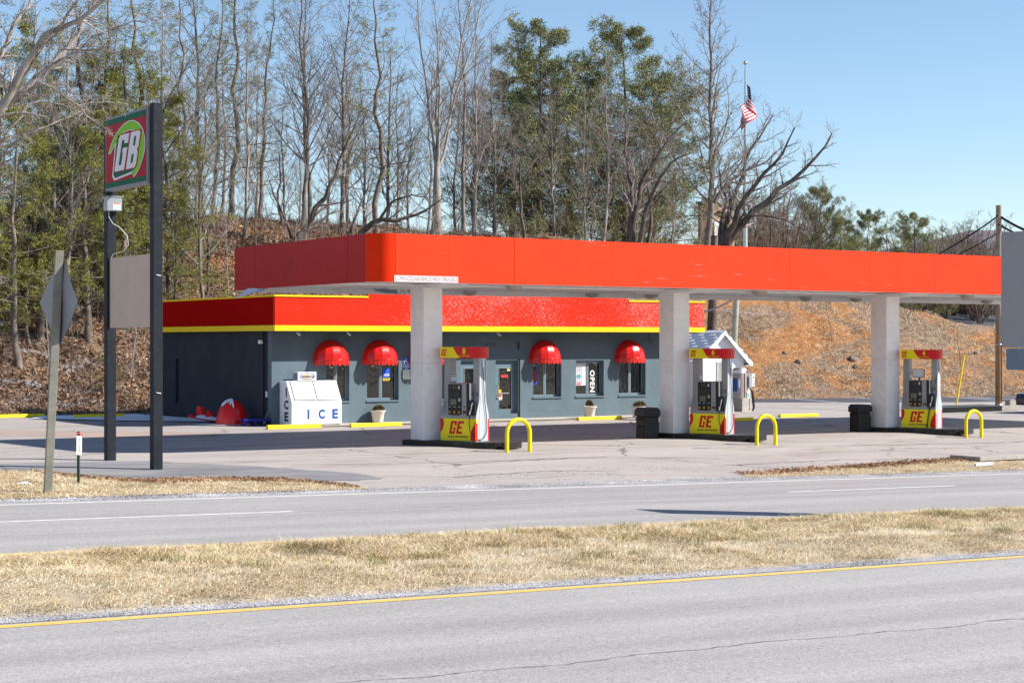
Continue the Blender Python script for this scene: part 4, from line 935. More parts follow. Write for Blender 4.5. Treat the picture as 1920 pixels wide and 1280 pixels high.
# things lying by the side wall
def snow_cap(): pass
a_ = (436 - 960) / FPX; Z = 0; d = 2.87 * FPX / (797 - 640); X, Y = d * (S_ + C_ * a_), d * (C_ - S_ * a_)
fa = thing('fallen_awning', 'red dome awning standing on the ground by the side wall, capped with snow', 'awning', (X + .1, Y + .25, float(lotz(X, Y)) + .01), R_(-38), 'broken awnings by the side wall')
b = awning_mesh(1.15, .86, .58, gores=8); b.build('dome_cover', fa)
b = MB(); rows, cols = 6, 16; V = []
for j in range(rows + 1):
    for i in range(cols + 1):
        th = math.pi * (.12 + .50 * i / cols); lim = .26 + .17 * abs(math.sin(i * .9)) + .1 * math.sin(i * .5)
        ph = (math.pi / 2) * (1 - lim * (1 - j / rows)) ; e = 1.07 if j else 1.03
        V.append((-.575 * math.cos(th) * math.cos(ph) * e, -.58 * math.sin(th) * math.cos(ph) * e, .86 * math.sin(ph) * (1.05 if j else 1.02)))
b.add(V, [[j * (cols + 1) + i, j * (cols + 1) + i + 1, (j + 1) * (cols + 1) + i + 1, (j + 1) * (cols + 1) + i] for j in range(rows) for i in range(cols)], m_snow, True); b.build('snow_cap', fa)
fb = thing('fallen_awning', 'collapsed red awning lying flat in the snow by the side wall', 'awning', (24.55, 56.7, -.02), R_(-50), 'broken awnings by the side wall')
b = MB(); n = 10
V = []
for i in range(n + 1):
    t = i / n; w = .32 * math.sin(math.pi * min(1, t * .85 + .12)); V += [(-1.0 + 2.0 * t, -w, .22 * (1 - t) ** 1.2 + .03), (-1.0 + 2.0 * t, 0, .30 * (1 - t) + .05), (-1.0 + 2.0 * t, w, .20 * (1 - t) + .04)]
b.add(V, [[3 * i + k, 3 * i + k + 1, 3 * i + k + 4, 3 * i + k + 3] for i in range(n) for k in (0, 1)], m_awn, True); b.build('torn_cover', fb)
for (x, h, tw) in ((-.62, .66, .1), (-.25, .50, -.1)):
    b = MB(); b.add([(x, -.12, .25), (x + .2, .1, .22), (x + .16 + tw * .2, .08, h * .85), (x + .02, -.1, h), (x - .05, -.1, h * .7)], [[0, 1, 2, 3, 4]], m_awn); b.build('upright_flap', fb)
b = MB(); SN = []
for i in range(9):
    t = .18 + i / 8 * .9; w = .25 * math.sin(math.pi * min(1, t * .8 + .1)); SN += [(-1.0 + 2.0 * t, -w, .22 * max(0, 1 - t) ** 1.2 + .07), (-1.0 + 2.0 * t, 0, .33 * max(0, 1 - t) + .09), (-1.0 + 2.0 * t, w, .22 * max(0, 1 - t) + .08)]
b.add(SN, [[3 * i + k, 3 * i + k + 1, 3 * i + k + 4, 3 * i + k + 3] for i in range(8) for k in (0, 1)], m_snow, True); b.build('snow_cap', fb)
bl = thing('pallet_box', 'blue plastic tray on the ground at the corner of the side wall', 'tray', (25.25, 54.9, -.02), R_(-12))
b = MB()
b.box(-.45, .45, -.25, .25, .16, .26, flat('blue_plastic', (.006, .015, .20), .5)); b.build('tray', bl, bevel=.02)
for sx_ in (-.38, -.05, .3):
    b = MB(); b.box(sx_ - .05, sx_ + .05, -.22, .22, 0, .158, flat('blue_plastic_leg', (.006, .014, .18), .5)); b.build('leg', bl)
P0, P1 = W3(494, 795, 59.6), W3(507, 759, 60.2); b = MB(); b.tube([P0, P1], .022, m_galv, 8); tag(b.build('metal_rod'), 'grey metal rod leaning on the store corner behind the ice chest', 'rod')
P0, P1 = W3(463, 780, 61), W3(477, 775, 61.5); b = MB(); b.tube([P0, P1], .03, flat('teal_plastic', (.05, .35, .5), .4), 8); tag(b.build('broom_handle'), 'teal handle sticking out above the blue tray', 'handle')
# ================================================================== TALL SIGN
SX, SY0, SY1 = 14.63, 37.0, 39.9
sg = thing('pylon_sign', 'tall black-posted sign with a red and green GB panel above a blank brown one', 'sign', (SX, SY0, 0))
for yy in (SY0, SY1):
    b = MB(); zz = float(lotz(SX, yy)); b.box(-.11, .11, yy - SY0 - .11, yy - SY0 + .11, zz - .15, 8.12, m_post); b.build('post', sg, bevel=.008)
    b = MB()
    for z in (1.7, 4.3): b.lathe([(0, 0), (.02, 0), (.02, .01), (0, .01)], m_steel, (0, 0, 0), 8); b.tube([(-.05, yy - SY0 - .118, z + .02), (.06, yy - SY0 - .118, z)], .012, m_steel, 6)
    if yy == SY0: b.build('bolt', sg)
ya, yb = .13, SY1 - SY0 - .13
b = MB(); b.box(-.16, .06, ya, yb, 6.36, 8.06, flat('sign_frame_grey', (.30, .30, .33), .6, spec=.1)); gp = b.build('sign_cabinet', sg, bevel=.01)
Lp = yb - ya; fz0, fz1 = 6.36, 8.06
def gx(u, v): return (yb - .05 - u * (Lp - .1), fz0 + .06 + v * (fz1 - fz0 - .12))
m_gbred = M('sign_red', (.42, .012, .018), .5, var=.06, scale=1.5, spec=.08); m_gbgrn = flat('sign_dark_green', (.008, .12, .05), .5, spec=.08); m_lime = flat('sign_lime', (.24, .58, .02), .5, spec=.08); m_gbw = flat('sign_white', (.82, .76, .78), .5, spec=.1)
def layer(name, polys, k, mat):
    b = MB(); x = -.162 - .004 * k
    for p in polys: b.extrude([gx(*q) for q in p], x - .003, x, mat, 'x')
    return b.build(name, gp)
layer('red_face', [[(0, 0), (1, 0), (1, 1), (0, 1)]], 0, m_gbred)
layer('green_band', [[(0, 0), (1, 0), (1, .075), (0, .075)]], 1, m_gbgrn); layer('green_band', [[(0, .92), (1, .92), (1, 1), (0, 1)]], 1, m_gbgrn)
OUT = [(.08, .50), (.13, .60), (.22, .72), (.34, .81), (.46, .87), (.58, .895), (.70, .885), (.82, .83), (.91, .74), (.96, .62), (.97, .52), (.955, .42), (.91, .32), (.84, .21), (.76, .13), (.70, .095)]
INN = [(.67, .13), (.72, .19), (.78, .29), (.82, .40), (.845, .50), (.84, .60), (.80, .69), (.73, .75), (.64, .775), (.54, .775), (.44, .755), (.34, .71), (.25, .64), (.17, .56), (.11, .49)]
def thickp(P, Q, g_):
    c_ = (.52, .5); f = lambda p, s: (c_[0] + (p[0] - c_[0]) * s, c_[1] + (p[1] - c_[1]) * s)
    return [f(p, 1 + g_) for p in P] + [f(p, 1 - g_ * 1.2) for p in Q]
layer('swoosh_outline', [thickp(OUT, INN, .035)], 2, m_gbw)
layer('letter_outline', [[(.17, .16), (.22, .09), (.68, .14), (.80, .21), (.84, .5), (.84, .72), (.30, .76), (.24, .6)]], 2, m_gbw)
layer('swoosh', [thickp(OUT, INN, 0)], 3, m_lime)
layer('letter_shadow', [[(.20, .18), (.25, .125), (.66, .17), (.78, .25), (.81, .5), (.81, .70), (.32, .735), (.27, .6)]], 3, m_gbgrn)
sh_ = lambda P, x0, w: [(x0 + p[0] * w + p[1] * .135, .205 + p[1] * .54) for p in P]
Gp = [(.0, .06), (.08, 0), (.98, .0), (1.0, .62), (.55, .62), (.55, .50), (.62, .50), (.62, .16), (.36, .16), (.36, .84), (.62, .84), (.62, .74), (1.0, .74), (1.0, 1), (.12, 1), (.0, .93)]
Bp = [(0, 0), (.85, 0), (1, .08), (1, .42), (.88, .5), (1, .58), (1, .93), (.88, 1), (0, 1)]
layer('letter_edge', [sh_(Gp, .215, .285), sh_([(p[0] * 1.04, p[1]) for p in Bp], .505, .27)], 4, m_gbred)
layer('letters', [[(x + .008, y) for x, y in sh_([(.03 + p[0] * .93, .02 + p[1] * .95) for p in Gp], .215, .27)], sh_([(.03 + p[0] * .93, .02 + p[1] * .95) for p in Bp], .515, .255)], 5, m_gbw)
layer('letter_counter', [sh_([(.42, .16), (.62, .16), (.62, .38), (.42, .38)], .515, .255), sh_([(.42, .60), (.62, .60), (.62, .84), (.42, .84)], .515, .255)], 6, m_gbgrn)
b = MB(); ym = ya + .56 * Lp
for (y0, y1) in ((ya, ym - .004), (ym + .004, yb)): b.box(-.05, -.03, y0, y1, 3.17, 4.80, M('blank_brown_sheet', (.62, .48, .38), .6, var=.05, scale=1.2, spec=.1))
b.build('blank_panel', sg)
bx = SY1 - SY0
b = MB(); b.box(-.20, .16, bx - .36, bx - .115, 5.90, 6.22, m_galv); b.box(-.22, .18, bx - .38, bx - .10, 6.221, 6.24, m_galv); cb = b.build('control_box', sg, bevel=.005)
b = MB(); b.box(-.06, .12, bx - .364, bx - .3605, 5.93, 6.08, m_vinyl); b.box(-.05, .11, bx - .3665, bx - .3645, 6.05, 6.08, flat('warning_orange', (.7, .2, .03), .5)); b.build('warning_label', cb)
b = MB(); b.tube([(-.12, bx - .25, 5.9), (-.12, bx - .25, 5.75), (-.06, bx - .35, 5.6), (.06, bx - .5, 5.5), (.2, bx - .6, 5.3), (.22, bx - .6, 5.1), (.15, bx - .45, 4.95), (.0, bx - .2, 4.9), (-.02, bx - .13, 4.8)], .008, m_vinyl, 6); b.build('cable', sg)
# ================================================================== ROADSIDE SIGNS ON POSTS
d = 32.9; base = W3(88.5, 921, d); zb = ground(base[0], base[1]); X, Y = base[0], base[1]
dm = thing('road_sign', 'back of a bent diamond road sign on a leaning square timber post', 'road sign', (X, Y, zb))
top = W3(111, 470, d); tv = Vector((top[0] - X, top[1] - Y, top[2] - zb))
b = MB(); s = .075
R0 = Matrix.Rotation(R_(-12), 3, 'Z')
c4 = [R0 @ Vector(q) for q in ((-s, -s, 0), (s, -s, 0), (s, s, 0), (-s, s, 0))]
b.add([tuple(Vector((0, 0, -.25)) + q) for q in c4] + [tuple(tv + q) for q in c4], [(0, 3, 2, 1), (4, 5, 6, 7), (0, 1, 5, 4), (1, 2, 6, 5), (2, 3, 7, 6), (3, 0, 4, 7)], m_wood); b.build('post', dm, bevel=.008)
cz = zat(566, d) - zb; cc = tv * (cz / tv.z); ang = R_(90 + 10); ux = Vector((math.cos(ang), math.sin(ang), 0)); nn = Vector((0, 0, 1)).cross(ux)
b = MB(); V = []; n = 10; H = .90; up = tv.normalized()
for side_ in (0, .006):
    for j in range(n + 1):
        for i in range(n + 1):
            u = i / n; v = j / n; p = (u - v) * H * .86; q = (u + v - 1) * H
            bend = .10 * abs(p) * (1 if p < 0 else .3) + .02 * math.sin(q * 4)
            P = cc + ux * p + up * q + Vector((-nn.x, -nn.y, 0)) * (-.085 - side_) * -1 * 1.0
            V.append(P + nn * (bend))
m1 = (n + 1) ** 2; F = [[j * (n + 1) + i, j * (n + 1) + i + 1, (j + 1) * (n + 1) + i + 1, (j + 1) * (n + 1) + i] for j in range(n) for i in range(n)]
F2 = [[m1 + k for k in f[::-1]] for f in F]; b.add(V, F + F2, m_alu, True); b.build('sign_plate', dm)
X, Y, Z, d = hit(147, 907.5)
mk = thing('marker_post', 'short green steel marker post with a white tag and pink tape', 'marker post', (X, Y, Z), 0)
hgt = 99 * d / FPX; b = MB(); b.box(-.03, .03, -.012, .0, -.1, hgt, flat('green_steel', (.05, .12, .05), .6)); b.box(-.006, .006, -.04, -.0125, -.1, hgt, flat('dark_green_steel', (.02, .06, .025), .6)); b.build('post', mk)
b = MB(); b.extrude([(-.06, hgt - .46), (.05, hgt - .47), (.055, hgt - .09), (-.055, hgt - .08)], -.055, -.042, flat('tag_white', (.66, .68, .60), .6), 'y'); tg = b.build('tag', mk)
text('NOTICE BURIED', .05, flat('tag_grey', (.3, .3, .28), .6), 'lettering', tg, ((0, -.0565, hgt - .27), (0, 0, -1), (1, 0, 0)), 0, width=.3, height=.04)
b = MB(); b.tube([(-.05, -.02, hgt - .05), (.0, -.05, hgt - .035), (.06, -.01, hgt - .06), (.09, -.02, hgt - .1)], .012, flat('pink_tape', (.7, .08, .15), .5), 6); b.build('tape', mk)
# big sign back at the right edge, its post outside the frame
dd = 31.2; xL, yL = W3(1877, 500, dd)[:2]; zg = float(ROAD(xL, yL)); z1, z0 = zat(436, dd), zat(651, dd)
bs_ = thing('highway_sign', 'grey aluminium back of a large highway sign at the right edge of the photo', 'road sign', (xL, yL, 0))
W_ = 1.0
def rrect(y0, y1, za, zb_, r):
    P = []
    for (cy, cz_, a0) in ((y1 - r, za + r, -90), (y1 - r, zb_ - r, 0), (y0 + r, zb_ - r, 90), (y0 + r, za + r, 180)):
        for t in range(7): q = R_(a0 + 15 * t); P.append((cy + r * math.cos(q), cz_ + r * math.sin(q)))
    return P
b = MB(); b.extrude(rrect(-W_, 0, z0, z1, .07), 0, .006, m_alu, 'x'); b.build('main_plate', bs_)
dd2 = W3(1887, 600, dd); b = MB(); b.extrude(rrect(-.92, -.09, zat(693, dd), zat(653, dd), .03), .03, .036, M('bluish_aluminium', (.16, .20, .26), .5, metal=.4, var=.08), 'x'); b.build('lower_plate', bs_)
b = MB(); b.box(-.06, -.004, -.92, -.84, zg - .3, z1 - .1, m_galv); b.build('post', bs_)
# ================================================================== UTILITY POLES, WIRES, FLAG
m_pole = M('utility_pole_wood', (.28, .22, .17), .9, var=.25, scale=2.5, bmp=.5, bscale=20)
m_poleor = M('pole_orange_side', (.36, .20, .10), .85, var=.25, scale=2.5, bmp=.4, bscale=20)
X, Y, Z = 0, 0, -.3; d = 3.17 * FPX / (769 - 640); a = (1872.5 - 960) / FPX; X, Y = d * (S_ + C_ * a), d * (C_ - S_ * a); pole = (X, Y, -.3)
ptop = zat(385, d) + .3
up_ = thing('utility_pole', 'brown wooden utility pole standing in the kerb island at the right', 'utility pole', pole)
b = MB(); b.tube([(0, 0, 3.55), (0, 0, 6), (0, 0, ptop)], [.148, .14, .125], m_pole, 18); b.tube([(0, 0, -.3), (0, 0, 2), (0, 0, 3.549)], [.16, .155, .149], m_poleor, 18); b.build('pole', up_)
b = MB(); b.lathe([(.165, 0), (.165, .30), (.15, .30)], m_galv, sides=18); b.build('base_guard', up_)
b = MB(); hh = zat(405, d) + .3; b.tube([(-.14, 0, hh), (.14, 0, hh + .02)], .05, m_dark, 8); h2 = zat(422, d) + .3; b.tube([(-.12, -.1, h2), (.14, -.1, h2)], .04, m_dark, 8); b.build('wire_clamp', up_)
b = MB(); b.tube([(.03, -.17, .4), (.03, -.165, 3.2), (.03, -.16, 4.4)], .025, m_poleor, 6); b.lathe([(.168, 0), (.168, .05), (.16, .05)], m_steel, (0, 0, 3.0), 18); b.build('conduit', up_)
lp_ = W3(1371, 700, 88.0); lz = ground(lp_[0], lp_[1]); tp = W3(1381, 556, 88.0)
lean = thing('utility_pole', 'pale leaning pole on the slope behind the white shed', 'utility pole', (lp_[0], lp_[1], lz))
tvv = Vector((tp[0] - lp_[0], tp[1] - lp_[1], tp[2] - lz)); b = MB(); b.tube([tvv * -.05, tvv * .5, tvv * 1.12], [.17, .155, .14], M('weathered_pole', (.34, .33, .27), .9, var=.2, bmp=.4), 14); b.build('pole', lean)
def wire(p, q, sag, name, lab, r=.02, grp='overhead wires', mat=None):
    p, q = Vector(p), Vector(q); P = [p.lerp(q, t) - Vector((0, 0, sag * 4 * t * (1 - t))) for t in np.linspace(0, 1, 24)]
    b = MB(); b.tube(P, r, mat or m_hose, 5); tag(b.build(name), lab, 'wire', grp)
A1 = (pole[0], pole[1], zat(404, d)); A2 = (pole[0], pole[1], zat(421, d)); A3 = (pole[0], pole[1], zat(436, d)); E1 = Vector((lp_[0], lp_[1], lz)) + tvv * 1.0
wire(A1, E1 + Vector((0, 0, .2)), 1.45, 'overhead_wire', 'upper black cable sweeping down left from the wooden utility pole', .042)
wire(A3, E1 + Vector((0, 0, .1)), 1.2, 'overhead_wire', 'lower black cable sweeping down left from the wooden utility pole', .03)
wire(A1, W3(2100, 425, 78), .8, 'overhead_wire', 'thick black cable leaving the utility pole to the right edge, upper one', .06)
wire(A2, W3(2100, 452, 78), .6, 'overhead_wire', 'black cable with a loop leaving the utility pole to the right edge, lower one', .05)
wire(E1, W3(1225, 566, 92), .7, 'overhead_wire', 'twisted pale cable from the leaning pole towards the store roof', .05, mat=m_galv)
wire(W3(1340, 580, 100), W3(1640, 570, 120), .5, 'overhead_wire', 'thin pale wire crossing the clay slope under the canopy', .018, mat=m_galv)
P0 = W3(1793, 765, 88.5); zz = float(lotz(P0[0], P0[1])); P1 = W3(1808, 665, 88.5); b = MB(); b.tube([(P0[0], P0[1], zz - .05), P1], .045, m_kerb_yellow, 8); tag(b.build('guy_wire_guard'), 'thin yellow guy wire guard leaning left of the utility pole', 'guy wire guard')
kb = thing('kerb_island', 'low concrete kerb island at the foot of the wooden utility pole', 'kerb', (pole[0], pole[1], -.32))
b = MB(); xl = onY(1762, pole[1] - .6)[0] - pole[0]; xr = onY(1878, pole[1] - .6)[0] - pole[0]; xe = onY(1909, pole[1] - .6)[0] - pole[0]
b.box(xl, xr - .005, -.6, .6, 0, .26, m_black); b.build('dark_kerb', kb, bevel=.02)
b = MB(); b.box(xr, xe, -.62, .6, 0, .24, m_concrete); b.build('pale_kerb', kb, bevel=.02)
bb = onY(1895, pole[1] - .3)[0]; b = MB(); b.box(-.22, .22, -.15, .15, 0, .22, m_concrete); b.box(-.12, .2, -.1, .12, .221, .27, m_concrete); tag(b.build('concrete_block', loc=(bb, pole[1] - .3, -.08), bevel=.02), 'small concrete block on the pale end of the kerb island', 'block')
# flagpole
d = 112.0; fb_ = W3(1397.5, 460, d); fz = ground(fb_[0], fb_[1]); ft = zat(122, d) - fz
fl = thing('flagpole', 'tall silver flagpole with a ball on top behind the bare trees', 'flagpole', (fb_[0], fb_[1], fz))
b = MB(); b.tube([(0, 0, -.2), (0, 0, ft * .5), (0, 0, ft)], [.15, .115, .055], m_steel, 14); b.build('pole', fl)
b = MB(); b.lathe([(0, -.14), (.10, -.1), (.14, 0), (.10, .1), (0, .14)], m_steel, (0, 0, ft + .14), 14); b.build('ball_finial', fl)
m_fred = flat('flag_red', (.62, .015, .025), .6); m_fwhite = flat('flag_white', (.72, .68, .70), .6); m_fblue = flat('flag_blue', (.02, .03, .14), .6)
b = MB(); nu, nv = 40, 26; rt = Vector((C_, -S_, 0)); fw = Vector((S_, C_, 0)); ztop = zat(158, d) - fz
pp = {}
for j in range(nv + 1):
    for i in range(nu + 1):
        s, t = i / nu, j / nv
        drop = t * 1.55 + s * 2.15 * (1 - .15 * t)
        lat = .08 + .50 * math.sin(math.pi * min(1, s / .55)) * (.5 + .8 * t) - 1.0 * max(0, s - .42) * (.55 + .75 * math.sin(math.pi * min(1, (s - .42) / .45)) * (1 - .5 * t)) + .05 * math.sin(s * 16 + t * 4)
        dep = .28 * math.sin(s * 11 + t * 2.2) * min(1, s * 3)
        pp[i, j] = Vector((0, 0, ztop - drop)) + rt * lat - fw * (.08 + dep)
idx = {k: n_ for n_, k in enumerate(pp)}; V = [pp[k] for k in pp]
for i in range(nu):
    for j in range(nv):
        st = j // 2; mat = m_fblue if (i < 15 and st < 7) else (m_fred if st % 2 == 0 else m_fwhite)
        if i < 15 and st < 7 and (i % 3 == 1) and (j % 3 == 1): mat = m_fwhite
        k = b.mi(mat); b.f.append([idx[i, j], idx[i + 1, j], idx[i + 1, j + 1], idx[i, j + 1]]); b.m.append(k); b.smooth.append(True)
b.v = [tuple(v) for v in V]
tag(b.build('flag', loc=(fb_[0], fb_[1], fz)), 'limp red, white and blue striped flag hanging from the flagpole', 'flag')
# ================================================================== WHITE SHED, AIR MACHINE
sx0, sx1, sy0, sy1 = 50.6, 53.15, 62.3, 66.6; zg = float(lotz(52, 62)) - .05
sh = thing('garden_shed', 'small white clapboard shed with snowy shingle roof behind pump 6', 'shed', (sx0, sy0, zg)); w = sx1 - sx0; L = sy1 - sy0; eh, ph = 2.45, 3.52 + .05
b = MB(); b.extrude([(0.02, 0), (w - .02, 0), (w - .02, eh), (w / 2, ph - .1), (.02, eh)], .02, L - .02, m_vinyl, 'y'); b.build('wall', sh)
b = MB()
for k in range(24):
    z = .02 + k * .13
    if z < eh - .05:
        b.add([(0, -.012, z), (w, -.012, z), (w, .002, z + .125), (0, .002, z + .125), (0, .019, z), (w, .019, z), (w, .019, z + .125), (0, .019, z + .125)], [(0, 1, 2, 3), (4, 7, 6, 5), (0, 4, 5, 1), (3, 2, 6, 7), (0, 3, 7, 4), (1, 5, 6, 2)], m_vinyl)
        b.add([(-.012, 0, z), (-.012, L, z), (.002, L, z + .125), (.002, 0, z + .125), (.019, 0, z), (.019, L, z), (.019, L, z + .125), (.019, 0, z + .125)], [(0, 3, 2, 1), (0, 1, 5, 4), (0, 4, 7, 3)], m_vinyl)
    else:
        hwid = max(.05, (ph - .12 - z) / (ph - eh) * w / 2)
        if z < ph - .25: b.add([(w / 2 - hwid, -.012, z), (w / 2 + hwid, -.012, z), (w / 2 + hwid - .12, .002, z + .125), (w / 2 - hwid + .12, .002, z + .125)], [(0, 1, 2, 3)], m_vinyl)
b.build('siding', sh, kind='stuff')
m_shing = M('snowy_shingles', (.90, .91, .93), .8, var=.06, scale=5, bmp=.3, dirt=(.25, .25, .27), dirt_amt=.35)
ov, rk = .38, .24; slope = (ph - eh) / (w / 2)
for sgn in (-1, 1):
    b = MB(); rows = 11
    for r in range(rows):
        for c_ in range(16):
            t0, t1 = r / rows, (r + 1) / rows; run = w / 2 + ov; off = (r % 2) * .15
            y0 = -rk + (L + 2 * rk) * c_ / 16 - off * .4; y1 = y0 + (L + 2 * rk) / 16 - .02
            xa, xb = (w / 2 + sgn * run * (1 - t0)), (w / 2 + sgn * run * (1 - t1)); za, zb_ = ph - slope * run * (1 - t0), ph - slope * run * (1 - t1); q = .035 + .01 * ((r * 7 + c_ * 5) % 3)
            b.quad([(xa, y0, za + q), (xa, y1, za + q), (xb, y1, zb_ + .012), (xb, y0, zb_ + .012)][::-sgn], m_shing)
            b.quad([(xa, y0, za), (xa, y1, za), (xa, y1, za + q), (xa, y0, za + q)], m_shing)
    xa = w / 2 + sgn * (w / 2 + ov); b.quad([(xa, -rk, ph - slope * (w / 2 + ov)), (xa, L + rk, ph - slope * (w / 2 + ov)), (w / 2, L + rk, ph), (w / 2, -rk, ph)], m_shing)
    b.build('shingles', sh, kind='stuff')
    b = MB(); zE = ph - slope * (w / 2 + ov)
    b.extrude([(w / 2, ph - .01), (xa, zE - .01), (xa, zE - .17), (xa - sgn * .14, zE - .17), (w / 2, ph - .20)], -rk - .03, -rk + .0, m_vinyl, 'y'); b.build('rake_board', sh)
    b = MB(); b.box(min(xa, xa - sgn * .36), max(xa, xa - sgn * .36), -rk + .002, L + rk, zE - .17, zE - .14, m_vinyl); b.box(min(xa, xa + sgn * .02), max(xa, xa + sgn * .02), -rk + .002, L + rk, zE - .165, zE - .01, m_vinyl); b.build('eaves_board', sh)
b = MB(); b.box(-.02, .09, -.03, -.013, 0, eh, m_vinyl); b.build('corner_board', sh); b = MB(); b.box(w - .09, w + .02, -.03, -.013, 0, eh, m_vinyl); b.build('corner_board', sh)
b = MB(); b.box(.98, 1.08, -.04, -.013, .03, 2.05, m_shelf); b.box(1.80, 1.90, -.04, -.013, .03, 2.05, m_shelf); b.box(.98, 1.90, -.04, -.013, 2.055, 2.15, m_shelf); fr = b.build('door_frame', sh)
b = MB(); b.box(1.085, 1.795, -.03, -.013, .03, 2.05, flat('shed_door_grey', (.30, .32, .30), .5)); b.build('door', sh)
b = MB(); b.box(-.03, -.014, .9, 1.8, .9, 2.0, flat('window_brown', (.22, .17, .12), .4)); wf = b.build('window', sh)
b = MB()
for q in ((.85, .9), (1.8, 1.85)): b.box(-.045, -.014, q[0], q[1], .85, 2.05, m_shelf)
b.build('window_frame', wf)
# tyre air machine on its concrete base
a = (1390 - 960) / FPX; d = 3.03 * FPX / (776 - 640); X, Y = d * (S_ + C_ * a), d * (C_ - S_ * a); zz = float(lotz(X, Y))
am = thing('air_machine', 'silver tyre air machine on a stained concrete block right of the shed door', 'air machine', (X, Y, zz), R_(12))
b = MB(); b.box(-.36, .30, -.32, .32, -.05, .56, m_concrete); b.build('concrete_base', am, bevel=.02)
b = MB(); b.lathe([(0, 1.86), (.20, 1.84), (.28, 1.78), (.30, 1.68), (.30, .56)], M('dull_steel', (.40, .37, .36), .4, metal=.5, var=.15), (-.12, 0, 0), 24); cy = b.build('canister', am)
b = MB(); b.lathe([(.304, 1.60), (.304, 1.74)], m_vinyl, (-.12, 0, 0), 24); b.build('band', cy)
text('AIR', .12, m_blue_text, 'lettering', cy, ((-.02, -.312, 1.67), (1, .1, 0), (0, 0, 1)), .008, width=.22, height=.09)
b = MB(); b.box(-.44, -.40, -.12, .12, .85, 1.4, m_blue_text); b.box(-.43, -.36, -.2, -.05, 1.0, 1.35, m_galv); b.build('side_plate', am)
b = MB(); b.box(.10, .28, -.34, -.10, 1.02, 1.48, m_galv); b.build('coin_box', am, bevel=.01)
b = MB(); b.box(.285, .48, -.34, -.1, 1.05, 1.58, m_vinyl); wb = b.build('white_box', am, bevel=.015); b = MB(); b.box(.33, .43, -.344, -.341, 1.38, 1.46, m_pink); b.build('red_label', wb)
b = MB(); b.box(.18, .34, -.20, -.08, .565, 1.04, m_vinyl); b.build('white_pedestal', am)
b = MB(); b.box(-.02, .12, -.334, -.318, .60, .86, m_vinyl); b.box(0, .1, -.338, -.335, .62, .76, flat('sky_blue_label', (.06, .32, .62), .5)); b.build('price_label', am)
b = MB(); b.tube([(-.16, -.31, .6), (-.16, -.315, 1.2), (-.16, -.31, 1.62)], .018, flat('copper', (.45, .22, .15), .4), 8); b.build('copper_pipe', am)
b = MB()
for k in range(4): b.tube([(.33, -.2, .95), (.42 + .03 * k, -.22, .8), (.50 + .035 * k, -.2, .45), (.55 + .03 * k, -.2, .15), (.50 + .03 * k, -.16, .03), (.42, -.12, .1), (.38, -.12, .5), (.35, -.1, .8)], .02, m_hose, 6)
b.tube([(.38, -.36, 1.3), (.45, -.4, 1.18), (.40, -.38, 1.12), (.33, -.36, 1.2)], .012, m_hose, 6); b.build('air_hose', am)
b = MB(); b.tube([(.14, -.33, .55), (.14, -.335, .2), (.16, -.34, .08)], .01, m_galv, 5); b.lathe([(.04, -.01), (.055, 0), (.04, .01)], m_poleor, (.14, -.34, .12), 12); b.build('ground_wire', am)
# ================================================================== FAR BUILDINGS, CAR, DRAIN
d = 150.0
def far_box(b, xa, xb, ya, yb, depth, mat, dd=None):
    dd = dd or d; Yp = W3((xa + xb) / 2, 0, dd)[1]; X0_, d0 = onY(xa, Yp); X1_, d1 = onY(xb, Yp); dm_ = (d0 + d1) / 2
    b.box(X0_, X1_, Yp, Yp + depth, zat(yb, dm_), zat(ya, dm_), mat); return X0_, X1_, Yp, dm_
m_tan = M('tan_render', (.50, .34, .24), .8, var=.08, scale=.4); m_brk = M('dark_brown_brick', (.14, .075, .065), .85, var=.3, scale=1.5)
tw = thing('gabled_tower', 'tan gabled building front with a white shield between brick piers behind the bare trees', 'building', (0, 0, 0))
b = MB(); far_box(b, 1331, 1361.5, 404, 475, 1.2, m_tan); far_box(b, 1369.5, 1377, 400, 475, 1.2, m_tan); b.build('wall', tw)
b = MB(); Yp = W3(1347, 0, d)[1]; X0_, d0 = onY(1329, Yp); X1_, _ = onY(1376, Yp); b.extrude([(X0_, zat(404, d)), (X1_, zat(404, d)), (X1_, zat(396, d)), (X0_ + .2, zat(371, d))], Yp + .02, Yp + 1.2, m_tan, 'y'); b.build('gable', tw)
b = MB(); b.extrude([(X0_ + .9, zat(397, d)), (X1_ + .3, zat(407, d)), (X1_ + .3, zat(404.5, d)), (X0_ + .9, zat(394.5, d))], Yp - .25, Yp - .02, m_brk, 'y'); b.build('eaves_trim', tw)
b = MB(); far_box(b, 1313.5, 1325, 381, 475, .35, m_brk, 148.5); b.build('brick_pier', tw); b = MB(); far_box(b, 1311.5, 1327, 378, 381, .5, m_dark, 148.3); b.build('pier_cap', tw)
b = MB(); far_box(b, 1362, 1369, 400, 475, .8, m_brk, 148.5); b.build('brick_pier', tw)
b = MB(); xs_ = onY(1338, Yp)[0]; xe_ = onY(1361, Yp)[0]; b.extrude([(xs_, zat(416, d)), (xs_, zat(440, d)), (xs_ + .25, zat(449, d)), ((xs_ + xe_) / 2 + .1, zat(456, d)), (xe_, zat(450, d)), (xe_, zat(416, d))], Yp - .12, Yp - .03, m_vinyl, 'y'); em = b.build('shield', tw)
b = MB(); b.extrude([(xs_ + .25, zat(438, d)), (xs_ + .6, zat(434, d)), (xe_ - .3, zat(435, d)), (xe_ - .35, zat(438, d)), (xs_ + .6, zat(441, d))], Yp - .17, Yp - .121, m_dark, 'y'); b.build('shield_mark', em)
mb = thing('metal_roofed_building', 'white ribbed metal roof beyond the right end of the slope', 'building', (0, 0, 0)); b = MB(); d = 170.0
Yp = W3(1850, 0, d)[1]; X0_ = onY(1822, Yp)[0]; X1_ = onY(2000, Yp)[0]
